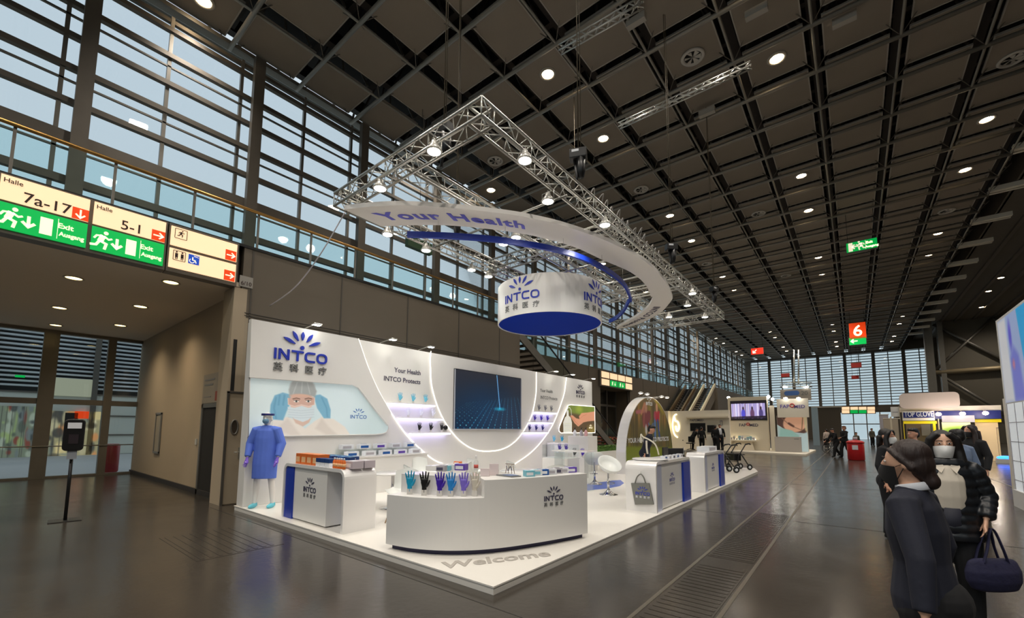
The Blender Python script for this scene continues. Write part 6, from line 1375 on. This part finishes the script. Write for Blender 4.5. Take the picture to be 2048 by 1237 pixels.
# sanitiser dispenser on a pole
p = onz(130, 1042); sd = thing('sanitiser_stand', 'black hand sanitiser dispenser on a thin pole with a floor plate', 'dispenser', (p.x, p.y, 0), math.atan2(p.y, p.x)+PI/2-PI+PI)
rz_ = math.atan2(-p.y, -p.x)+PI/2; sd.rotation_euler[2] = rz_
def lc(name, g, m_, **k): return obj(name, g, m_, sd, False, **k)
lc('floor_plate', G().box(-.2, .2, -.18, .18, 0, .012), m_black, bevel=.003); lc('pole', G().tube([(0, 0, .01), (0, 0, 1.2)], .024, 10), m_black); 
zz_ = onx(140, 872, p.x).z
lc('dispenser_body', G().prism(rounded(-.13, .13, 1.18, 1.72, .06), lambda a, b, d: (a, d, b), -.16, .02), m_black, bevel=.015); lc('label', G().box(-.085, .085, -.168, -.16, 1.56, 1.66), m_bw); lc('window', G().box(-.06, .06, -.166, -.16, 1.3, 1.46), mat('smoke', (52, 46, 50), .15)); lc('drip_tray', G().box(-.06, .06, -.13, -.03, 1.04, 1.18), mat('tray_pale', (150, 155, 160), .4))
# ================================================================ people and the dressed mannequin
def frame_to(d, up=(0, 0, 1)):
    z = Vector(d).normalized(); y = Vector(up)-z*Vector(up).dot(z)
    if y.length < .05: y = Vector((0, 1, 0))-z*z.y
    y.normalize(); x = y.cross(z); return Matrix(((x.x, y.x, z.x), (x.y, y.y, z.y), (x.z, y.z, z.z))).to_4x4()
def person(lab, loc, rz, H=1.65, top=m_black, bottom=m_black, skin=None, hair=m_black, arms=None, legs=None, lean=0., headyaw=0., style='suit', hairstyle='short', mask=None, collar=None, shoe=m_black, vox=.012, name='person', cat='person', shirt=None, face=True, group=None, gloves=None, wide=1.):
    s = H/1.65; t = thing(name, lab, cat, loc, rz, group); skin = skin or mat('skin', (206, 152, 124), .5)
    A = {'L': ((.235, .03, 1.10), (.25, -.04, .87)), 'R': ((-.235, .03, 1.10), (-.25, -.04, .87))}; A.update(arms or {})
    K = {'L': ((.095, -.01, .47), (.10, .03, .08)), 'R': ((-.095, -.01, .47), (-.10, .03, .08))}; K.update(legs or {})
    hip = Vector((0, 0, .92)); LR = Matrix.Translation(hip) @ Matrix.Rotation(lean, 4, 'X') @ Matrix.Translation(-hip)
    U = lambda p: (LR @ Vector(p))*s
    D = lambda p: Vector(p)*s
    hc = Vector((0, -.01, 1.545)); HR = LR @ Matrix.Translation(hc) @ Matrix.Rotation(headyaw, 4, 'Z') @ Matrix.Translation(-hc); Hd = lambda p: (HR @ Vector(p))*s; hrot = (HR.to_3x3())
    tp = lambda *a: [tuple(q*s for q in r_) for r_ in a]
    # --- body: one continuous surface
    g = G()
    g.tube([U(p) for p in ((0, 0, .82), (0, 0, .92), (0, .005, 1.04), (0, 0, 1.2), (0, 0, 1.32), (0, .005, 1.40), (0, .01, 1.43))], tp((.09, .13), (.10, .145), (.085, .115), (.095, .14), (.085, .155), (.055, .09), (.05, .055)), 14)
    g.tube([U((0, .012, 1.36)), U((0, .006, 1.43)), Hd((0, .0, 1.50))], [.056*s, .05*s, .05*s], 12)
    g.ell(Hd((0, .005, 1.555)), [.074*s, .092*s, .10*s], 16, 12, rot=hrot); g.ell(Hd((0, -.035, 1.50)), [.054*s, .05*s, .062*s], 12, 8, rot=hrot); g.ell(Hd((0, -.092, 1.535)), [.012*s, .018*s, .024*s], 8, 6, rot=hrot)
    for sx_ in (-1, 1): g.ell(Hd((sx_*.076, .01, 1.535)), [.01*s, .02*s, .03*s], 8, 6, rot=hrot)
    for k, sg in (('L', 1), ('R', -1)):
        e, w_ = A[k]; sh = (sg*.155, 0, 1.345)
        g.tube([U((sg*.10, 0, 1.35)), U(sh), U(e), U(w_)], [.04*s, .052*s, .040*s, .027*s], 10)
        d = (U(w_)-U(e)); M_ = Matrix.Translation(U(w_)+d.normalized()*.03*s) @ frame_to(d, (sg*1., .15, 0)) @ Matrix.Rotation(0 if sg > 0 else PI, 4, 'Z'); hand_parts(g, M_, .82*s, .35)
        kn, an = K[k]; g.tube([D((sg*.075, 0, .88)), D((sg*.085, 0, .80)), D(kn), D((Vector(kn)+Vector(an))/2+Vector((0, .015, 0))), D(an)], [.08*s, .082*s, .054*s, .05*s, .034*s], 12)
        g.tube([D(an), D(Vector(an)+Vector((0, .02, -.045))), ], [.034*s, .036*s], 8); g.ell(D(Vector(an)+Vector((0, -.055, -.05))), [.04*s, .115*s, .032*s], 10, 8)
    me = remesh(g, vox*s if vox > .01 else vox, 4 if vox < .01 else 2, 'body'); me.materials.append(skin); b = bpy.data.objects.new('body', me); COL.objects.link(b); b.parent = t
    def cloth(nm, g_, m_, sm=3, par=t): me_ = remesh(g_, vox*s, sm, nm); me_.materials.append(m_); o_ = bpy.data.objects.new(nm, me_); COL.objects.link(o_); o_.parent = par; return o_
    # --- clothes
    g = G(); w = wide
    if style == 'gown':
        g.tube([U(p) for p in ((0, -.005, .50), (0, -.0, .75), (0, 0, .98), (0, 0, 1.2), (0, 0, 1.33), (0, .005, 1.40), (0, .008, 1.42))], tp((.14, .20), (.15, .205), (.135, .19), (.125, .19), (.105, .19), (.07, .11), (.065, .08)), 16)
    elif style == 'coat':
        P_ = []; R_s = []
        for k in range(27): z = .76+.62*k/26; bul = .005 if k % 3 else -.006; P_.append(U((0, .01+max(0, z-1.28)*.25, z))); q_ = (z-.76)/.62; R_s.append(((.155-.03*q_+bul)*s, (.215-.03*q_+bul)*s))
        P_ += [U((0, .05, 1.405)), U((0, .055, 1.42))]; R_s += [(.075*s, .12*s), (.06*s, .08*s)]; g.tube(P_, R_s, 18)
    elif style == 'suit':
        g.tube([U(p) for p in ((0, .0, .80), (0, 0, .88), (0, .005, 1.05), (0, 0, 1.2), (0, 0, 1.32), (0, .005, 1.395), (0, .01, 1.42))], tp((.13*w, .19*w), (.135*w, .19*w), (.108*w, .150*w), (.122*w, .175*w), (.105*w, .18*w), (.068, .115), (.06, .075)), 16)
    for k, sg in (('L', 1), ('R', -1)):
        e, w_ = A[k]; rr_ = (.068, .07, .056, .044) if style == 'suit' else (.07, .085, .075, .05)
        if style == 'coat':
            P_, R_s = [], []
            for i in range(22): q_ = i/21; P_.append(U(Vector((sg*.165, 0, 1.34)).lerp(Vector(e), min(q_*2, 1)) if q_ < .5 else Vector(e).lerp(Vector(w_), q_*2-1))); R_s.append((.072-.018*q_+(.004 if i % 3 else -.005))*s)
            g.tube([U((sg*.1, 0, 1.35))]+P_, [.06*s]+R_s, 12)
        else: g.tube([U((sg*.1, 0, 1.35)), U((sg*.165, 0, 1.345)), U(e), U(Vector(e).lerp(Vector(w_), .98))], [r_*s for r_ in rr_], 12)
    cloth({'gown': 'gown', 'coat': 'padded_coat', 'suit': 'jacket'}[style], g, top)
    g = G()
    if bottom is not None:
        for k, sg in (('L', 1), ('R', -1)):
            kn, an = K[k]; g.tube([D((sg*.08, .005, .95)), D((sg*.088, .01, .82)), D(kn), D(Vector(an)+Vector((0, .0, -.01)))], [.09*s, .108*s, .082*s, .07*s], 12)
        g.ell(D((0, .05, .86)), [.16*s, .125*s, .13*s], 14, 10); g.tube([D((0, 0, .82)), D((0, .01, .9)), D((0, 0, 1.02))], tp((.115, .165), (.118, .165), (.095, .13)), 14); cloth('trousers', g, bottom)
    for k, sg in (('L', 1), ('R', -1)):
        an = K[k][1]; g = G(); g.ell(D(Vector(an)+Vector((0, -.058, -.048))), [.047*s, .128*s, .04*s], 12, 8); g.tube([D(Vector(an)+Vector((0, .02, -.06))), D(Vector(an)+Vector((0, .01, .0)))], [.045*s, .042*s], 10); o_ = cloth('shoe', g, shoe, 2)
    # --- hair
    if hairstyle != 'none':
        g = G(); g.ell(Hd((0, .022, 1.588)), [.079*s, .088*s, .082*s], 16, 12, rot=hrot); g.ell(Hd((0, .052, 1.535)), [.074*s, .062*s, .08*s], 14, 10, rot=hrot)
        if hairstyle == 'bun':
            g.ell(Hd((0, .088, 1.45)), [.040*s, .036*s, .044*s], 12, 8, rot=hrot); g.ell(Hd((0, .07, 1.48)), [.045*s, .045*s, .04*s], 12, 8, rot=hrot)
            for sx_ in (-1, 1): g.tube([Hd((sx_*.05, -.058, 1.62)), Hd((sx_*.072, -.02, 1.58)), Hd((sx_*.07, .04, 1.51))], [.013*s, .015*s, .02*s], 8)
        if hairstyle == 'long':
            for sx_ in (-1, 1): g.tube([Hd((sx_*.03, -.055, 1.635)), Hd((sx_*.078, -.045, 1.59)), Hd((sx_*.092, -.02, 1.50)), Hd((sx_*.10, -.03, 1.40)), U((sx_*.11, -.07, 1.27))], [.026*s, .032*s, .036*s, .04*s, .02*s], 10)
            g.tube([Hd((0, .08, 1.55)), Hd((0, .09, 1.42)), U((0, .11, 1.25))], tp((.05, .09), (.04, .10), (.02, .07)), 12)
        if hairstyle == 'short': g.ell(Hd((0, -.02, 1.62)), [.078*s, .075*s, .045*s], 12, 8, rot=hrot)
        cloth('hair', g, hair, 2)
    if face:
        for sx_ in (-1, 1):
            e_ = obj('eye', G().ell(Hd((sx_*.030, -.0795, 1.552)), [.0125*s, .006*s, .006*s], 10, 6, rot=hrot), mat('eye_white', (226, 222, 216), .3), t, False); obj('iris', G().ell(Hd((sx_*.030, -.0848, 1.552)), [.0055*s, .0018*s, .0055*s], 8, 6, rot=hrot), mat('iris', (34, 24, 20), .2), e_, False)
            obj('eyebrow', G().tube([Hd((sx_*.012, -.0885, 1.572)), Hd((sx_*.030, -.088, 1.577)), Hd((sx_*.05, -.076, 1.571))], .0035*s, 6), hair, t, False)
        if mask is None: obj('lips', G().ell(Hd((0, -.083, 1.487)), [.022*s, .006*s, .007*s], 10, 6, rot=hrot), mat('lips', (168, 96, 88), .5), t, False)
    if mask is not None:
        v = []; n_, m2 = 12, 8
        for j in range(m2+1):
            for i in range(n_+1):
                a = -1+2*i/n_; b_ = j/m2; z = 1.538-.105*b_-.012*abs(a)+.012*b_*abs(a); dep = .104+.024*math.sin(PI*b_)*(1-abs(a))-.008*b_; x = math.sin(a*1.25)*.080*(1-.3*b_); y = .0-math.cos(a*1.25)*dep; v.append(Hd((x, y, z)))
        f = [(j*(n_+1)+i, j*(n_+1)+i+1, (j+1)*(n_+1)+i+1, (j+1)*(n_+1)+i) for j in range(m2) for i in range(n_)]
        o_ = obj('face_mask', G().add(v, f, 0, True), mask, t, False)
        for sx_ in (-1, 1): obj('ear_loop', G().tube([Hd((sx_*.074, -.03, 1.525)), Hd((sx_*.082, .02, 1.55)), Hd((sx_*.07, -.03, 1.46))], .0022*s, 5), mask, o_, False)
    if collar is not None:
        c_ = [U((.066*math.cos(a), .012+.064*math.sin(a), 1.418+.012*math.sin(a))) for a in [2*PI*k/16 for k in range(16)]]; obj('shirt_collar', G().tube(c_, [(.007*s, .022*s)]*16, 8, closed=True), collar, t, False)
    if shirt is not None:
        g = G(); g.tube([U(p) for p in ((0, -.075, 1.02), (0, -.085, 1.12), (0, -.085, 1.24), (0, -.06, 1.33), (0, -.035, 1.40))], tp((.07, .095), (.07, .105), (.068, .105), (.058, .09), (.035, .05)), 12); cloth('shirt', g, shirt, 2)
        for sx_ in (-1, 1): obj('shirt_collar', G().add([U((sx_*.012, -.105, 1.36)), U((sx_*.065, -.06, 1.43)), U((sx_*.08, -.09, 1.36)), U((sx_*.045, -.14, 1.31))], [(0, 1, 2, 3)]), shirt, t, False)
        obj('inner_top', G().tube([U((0, -.09, .80)), U((0, -.1, 1.03))], tp((.05, .075), (.05, .07)), 10), mat('navy_inner', (26, 28, 42), .7), t, False)
    return t
m_navyc = mat('navy_suit', (24, 27, 42), .8, var=.2, scale=7, bump=.5); m_blk = mat('black_cloth', (17, 17, 20), .85, var=.2, scale=25); m_hairb = mat('hair_black', (18, 14, 13), .5, var=.4, scale=60, stretch=(1, 1, .12), bump=.5); m_hairbr = mat('hair_brown', (40, 26, 22), .55, var=.45, scale=60, stretch=(1, 1, .12), bump=.6)
m_mask = mat('mask_white', (230, 230, 228), .6); m_maskb = mat('mask_black', (20, 20, 22), .7); m_puf = mat('puffer_black', (20, 23, 28), .38, var=.2, scale=14, bump=.3)
def at(u, v, wd): return CAMP+ray(u, v)*wd
def aim(fx, fy): return math.atan2(fx, -fy)      # rotation that turns local -y to (fx, fy)
# near woman seen from behind
p = at(1828, 926, 2.08); H1 = p.z/1.545*1.65; d = -RT*.55+FW*.8
person('woman in dark navy suit with low bun and black mask, seen from behind', (p.x, p.y, 0), aim(d.x, d.y), H1, m_navyc, m_blk, mat('skin_light', (214, 168, 140), .5), m_hairbr, headyaw=.02, hairstyle='bun', mask=m_maskb, collar=mat('collar_white', (214, 216, 222), .6), vox=.0085,
       arms={'L': ((.27, .06, 1.10), (.32, .06, .88)), 'R': ((-.21, .05, 1.10), (-.2, -.02, .88))} , legs={'L': ((.09, .06, .47), (.10, .22, .14)), 'R': ((-.09, -.08, .48), (-.10, -.12, .08))}, lean=.05, wide=1.0)
# woman with long hair facing the camera
p = at(1884, 889, 3.5); H2 = p.z/1.545*1.65; d = (Vector((0, 0, 0))-Vector((p.x, p.y, 0))).normalized(); s2 = H2/1.65
rz2 = aim(d.x, d.y)+.18
person('woman with long black hair, white mask and black padded coat over a cream shirt', (p.x, p.y, 0), rz2, H2, m_puf, m_blk, MC['skin_light'], m_hairb, style='coat', hairstyle='long', mask=m_mask, shirt=mat('shirt_cream', (206, 196, 180), .7), vox=.0085, arms={'L': ((.245, .03, 1.12), (.20, -.08, .96))})
Mp = Matrix.Translation((p.x, p.y, 0)) @ Matrix.Rotation(rz2, 4, 'Z'); hb_ = Mp @ (Vector((.197, -.095, .89))*s2)
bg_ = thing('handbag', 'soft dark navy handbag with two straps held by the woman in the padded coat', 'bag', (hb_.x, hb_.y, hb_.z-.45), math.atan2(RT.y, RT.x)); m_bag = mat('bag_navy', (24, 24, 56), .8, var=.3, scale=30, bump=.4)
g = G(); pr = [(.02, .0), (.15, .0), (.185, .03), (.2, .12), (.19, .2), (.15, .24), (.05, .25)]
g.tube([(0.01, 0, -.02), (.01, 0, .0), (.01, 0, .06), (.01, 0, .13), (.01, 0, .20), (.01, 0, .225)], [(.02, .1), (.07, .165), (.085, .2), (.08, .205), (.045, .185), (.015, .15)], 20); me = remesh(g, .012, 3); me.materials.append(m_bag); o_ = bpy.data.objects.new('bag_body', me); COL.objects.link(o_); o_.parent = bg_
for yy in (-.03, .03): obj('strap', G().tube(catmull([(-.09, yy, .19), (-.05, yy, .3), (0, yy*.5, .43), (.035, yy*.5, .43), (.07, yy, .3), (.10, yy, .19)], 5), [(.012, .005)]*26, 6), m_bag, bg_, False)
# others
m_blue2 = mat('jacket_pale_blue', (120, 138, 168), .7); m_khaki = mat('khaki_jacket', (90, 86, 74), .8)
p = onz(1957, 1028); p = CAMP+ray(1957, 1028)*7.7; 
person('woman with brown hair and black trouser suit standing by the blue sign booth, facing left', (p.x, p.y, 0), aim(*(-RT.xy)), 1.68, m_blk, m_blk, None, m_hairbr, hairstyle='long', mask=m_maskb, arms={'R': ((-.2, -.06, 1.12), (-.16, -.28, 1.08))})
p = CAMP+ray(1916, 900)*6.6; person('person in pale blue jacket with dark hair behind the woman in the padded coat', (p.x, p.y, 0), aim(*(FW.xy)), 1.6, m_blue2, m_blue2, None, m_hairb, hairstyle='short')
p = CAMP+ray(1776, 900)*6.4; person('dark haired masked person partly hidden behind the woman in the navy suit', (p.x, p.y, 0), aim(*(-FW.xy+RT.xy*.5)), 1.6, m_blk, m_blk, None, m_hairb, hairstyle='long', mask=m_mask)
p = CAMP+ray(1829, 900)*8.5; person('person in black with dark hair between the two women, farther away', (p.x, p.y, 0), aim(*(-RT.xy)), 1.62, m_blk, m_blk, None, m_hairb, hairstyle='short')
walkL = {'L': ((.09, -.16, .50), (.10, -.22, .10)), 'R': ((-.09, .02, .47), (-.10, .28, .16))}
p = onz(1674, 915); person('bending person in black at the wheelchair in the aisle, left one of the pair', (p.x, p.y, 0), aim(*(-RT.xy)), 1.66, m_blk, m_blk, None, m_hairb, hairstyle='short', legs=walkL, lean=.28, arms={'L': ((.2, -.2, 1.14), (.2, -.42, 1.05)), 'R': ((-.2, -.2, 1.14), (-.2, -.42, 1.05))})
p = onz(1692, 916); person('tall person in black walking in the aisle left of the red bin', (p.x, p.y, 0), aim(*(-RT.xy)), 1.78, m_blk, m_blk, None, mat('hair_tan', (110, 70, 48), .6), hairstyle='short', legs={'L': ((.09, .04, .47), (.10, .26, .12)), 'R': ((-.09, -.14, .48), (-.10, -.14, .08))}, arms={'L': ((.22, -.12, 1.12), (.2, -.34, 1.05))})
p = onz(1715, 907); person('person in grey behind the red bin', (p.x, p.y, 0), aim(*(-FW.xy)), 1.4, m_khaki, m_blk, None, m_hairb)
p = onz(1746, 893); person('far person in dark clothes walking near the far exit', (p.x, p.y, 0), aim(*(-FW.xy)), 1.7, m_khaki, m_blk, None, m_hairb, vox=.02)
p = onz(1655, 900); person('far person in pale top beyond the wheelchair', (p.x, p.y, 0), aim(*(FW.xy)), 1.6, mat('pale_top', (186, 170, 160), .7), m_blk, None, m_hairb, vox=.02)
p = CAMP+ray(1290, 880)*11.6; person('person in a dark navy coat bending behind the tote bag counter, before the arch', (p.x, p.y, PH), aim(*(RT.xy*.6-FW.xy*.3)), 1.62, m_navyc, m_navyc, None, m_hairb, hairstyle='short', lean=.3)
# staff in the cream booth
sit = {'L': ((.10, -.42, .50), (.10, -.40, .08)), 'R': ((-.10, -.42, .50), (-.10, -.40, .08))}
def stand(u, v, y, H, lab, rz, **k): q = ony(u, v, y); return person(lab, (q.x, y, .1), rz, H, m_blk, m_blk, None, m_hairb, **k)
stand(1404, 890, 31.6, 1.62, 'person in black skirt suit seen from behind in front of the left television', PI)
stand(1386, 890, 31.9, 1.6, 'person in black leaning over a seat left of the skirt suit person', PI*.6, lean=.5)
stand(1432, 890, 30.6, 1.72, 'man in black seen from behind, left one of the pair beside the cream counter', PI*.9)
stand(1441, 890, 31.2, 1.8, 'man in black suit with white shirt facing his colleague, right one of the pair', .3, shirt=m_bw)
q = ony(1381, 880, 31.4); t = thing('swivel_chair', 'black swivel chair in the cream booth', 'chair', (q.x, 31.4, .1)); obj('seat', G().box(-.25, .25, -.25, .25, .45, .52), m_black, t, False, bevel=.02); obj('backrest', G().box(-.22, .22, .2, .27, .55, .95), m_black, t, False, bevel=.02); obj('pole', G().tube([(0, 0, .08), (0, 0, .45)], .03, 8), m_black, t, False)
for k in range(5): a = k*PI*.4; obj('foot', G().tube([(0, 0, .1), (.28*math.cos(a), .28*math.sin(a), .04)], .02, 6), m_black, t, False)
# mannequin in blue gown
m_gown = mat('gown_blue', (88, 118, 214), .7, var=.1, scale=5, bump=.5); m_mann = mat('mannequin_white', (226, 222, 218), .4); m_cov = mat('shoe_cover_cyan', (96, 190, 208), .5); m_pg = mat('glove_purple', (122, 84, 206), .4)
p = onz(525, 1012, PH); mq = person('white mannequin in a blue surgical gown, face shield and shoe covers', (p.x*.978, p.y*.978, PH), .78, 1.79, m_gown, None, m_mann, m_mann, style='gown', hairstyle='none', shoe=m_cov, vox=.0085, name='mannequin', cat='mannequin', face=False, arms={'L': ((.26, .0, 1.10), (.25, -.10, .88)), 'R': ((-.26, .0, 1.10), (-.25, -.10, .88))}, legs={'L': ((.12, 0, .47), (.15, .02, .08)), 'R': ((-.12, 0, .47), (-.15, .02, .08))})
s = 1.79/1.65
g = G(); v = []
for j in range(5):
    for i in range(13): a = -1.35+2.7*i/12; v.append((.105*s*math.sin(a), (-.115*math.cos(a)-.0)*s, (1.60-.045*j)*s))
f = [(j*13+i, j*13+i+1, (j+1)*13+i+1, (j+1)*13+i) for j in range(4) for i in range(12)]; obj('face_shield', g.add(v, f, 0, True), m_acry, mq, False)
obj('shield_band', G().tube([(.098*s*math.sin(a), -.108*math.cos(a)*s, 1.615*s) for a in [-1.9+3.8*k/16 for k in range(17)]], [(.006*s, .022*s)]*17, 6), mat('band_navy', (28, 38, 110), .4), mq, False)
obj('mask', G().ell((0, -.07*s, 1.50*s), (.055*s, .045*s, .05*s), 12, 8), mat('mask_blue', (120, 160, 190), .6), mq, False)
for sg in (-1, 1):
    g = G(); e, w_ = Vector((sg*.26, 0, 1.10)), Vector((sg*.25, -.10, .88)); d = w_-e; M_ = Matrix.Translation((w_+d.normalized()*.03)*s) @ frame_to(d, (sg*1., .15, 0)) @ Matrix.Rotation(0 if sg > 0 else PI, 4, 'Z'); hand_parts(g, M_, .9*s, .35); me = remesh(g, .006, 2); me.materials.append(m_pg); o_ = bpy.data.objects.new('glove', me); COL.objects.link(o_); o_.parent = mq
for o in bpy.data.objects:
    if o.type == 'MESH' and o.name.startswith(('body', 'hair')) is False: pass
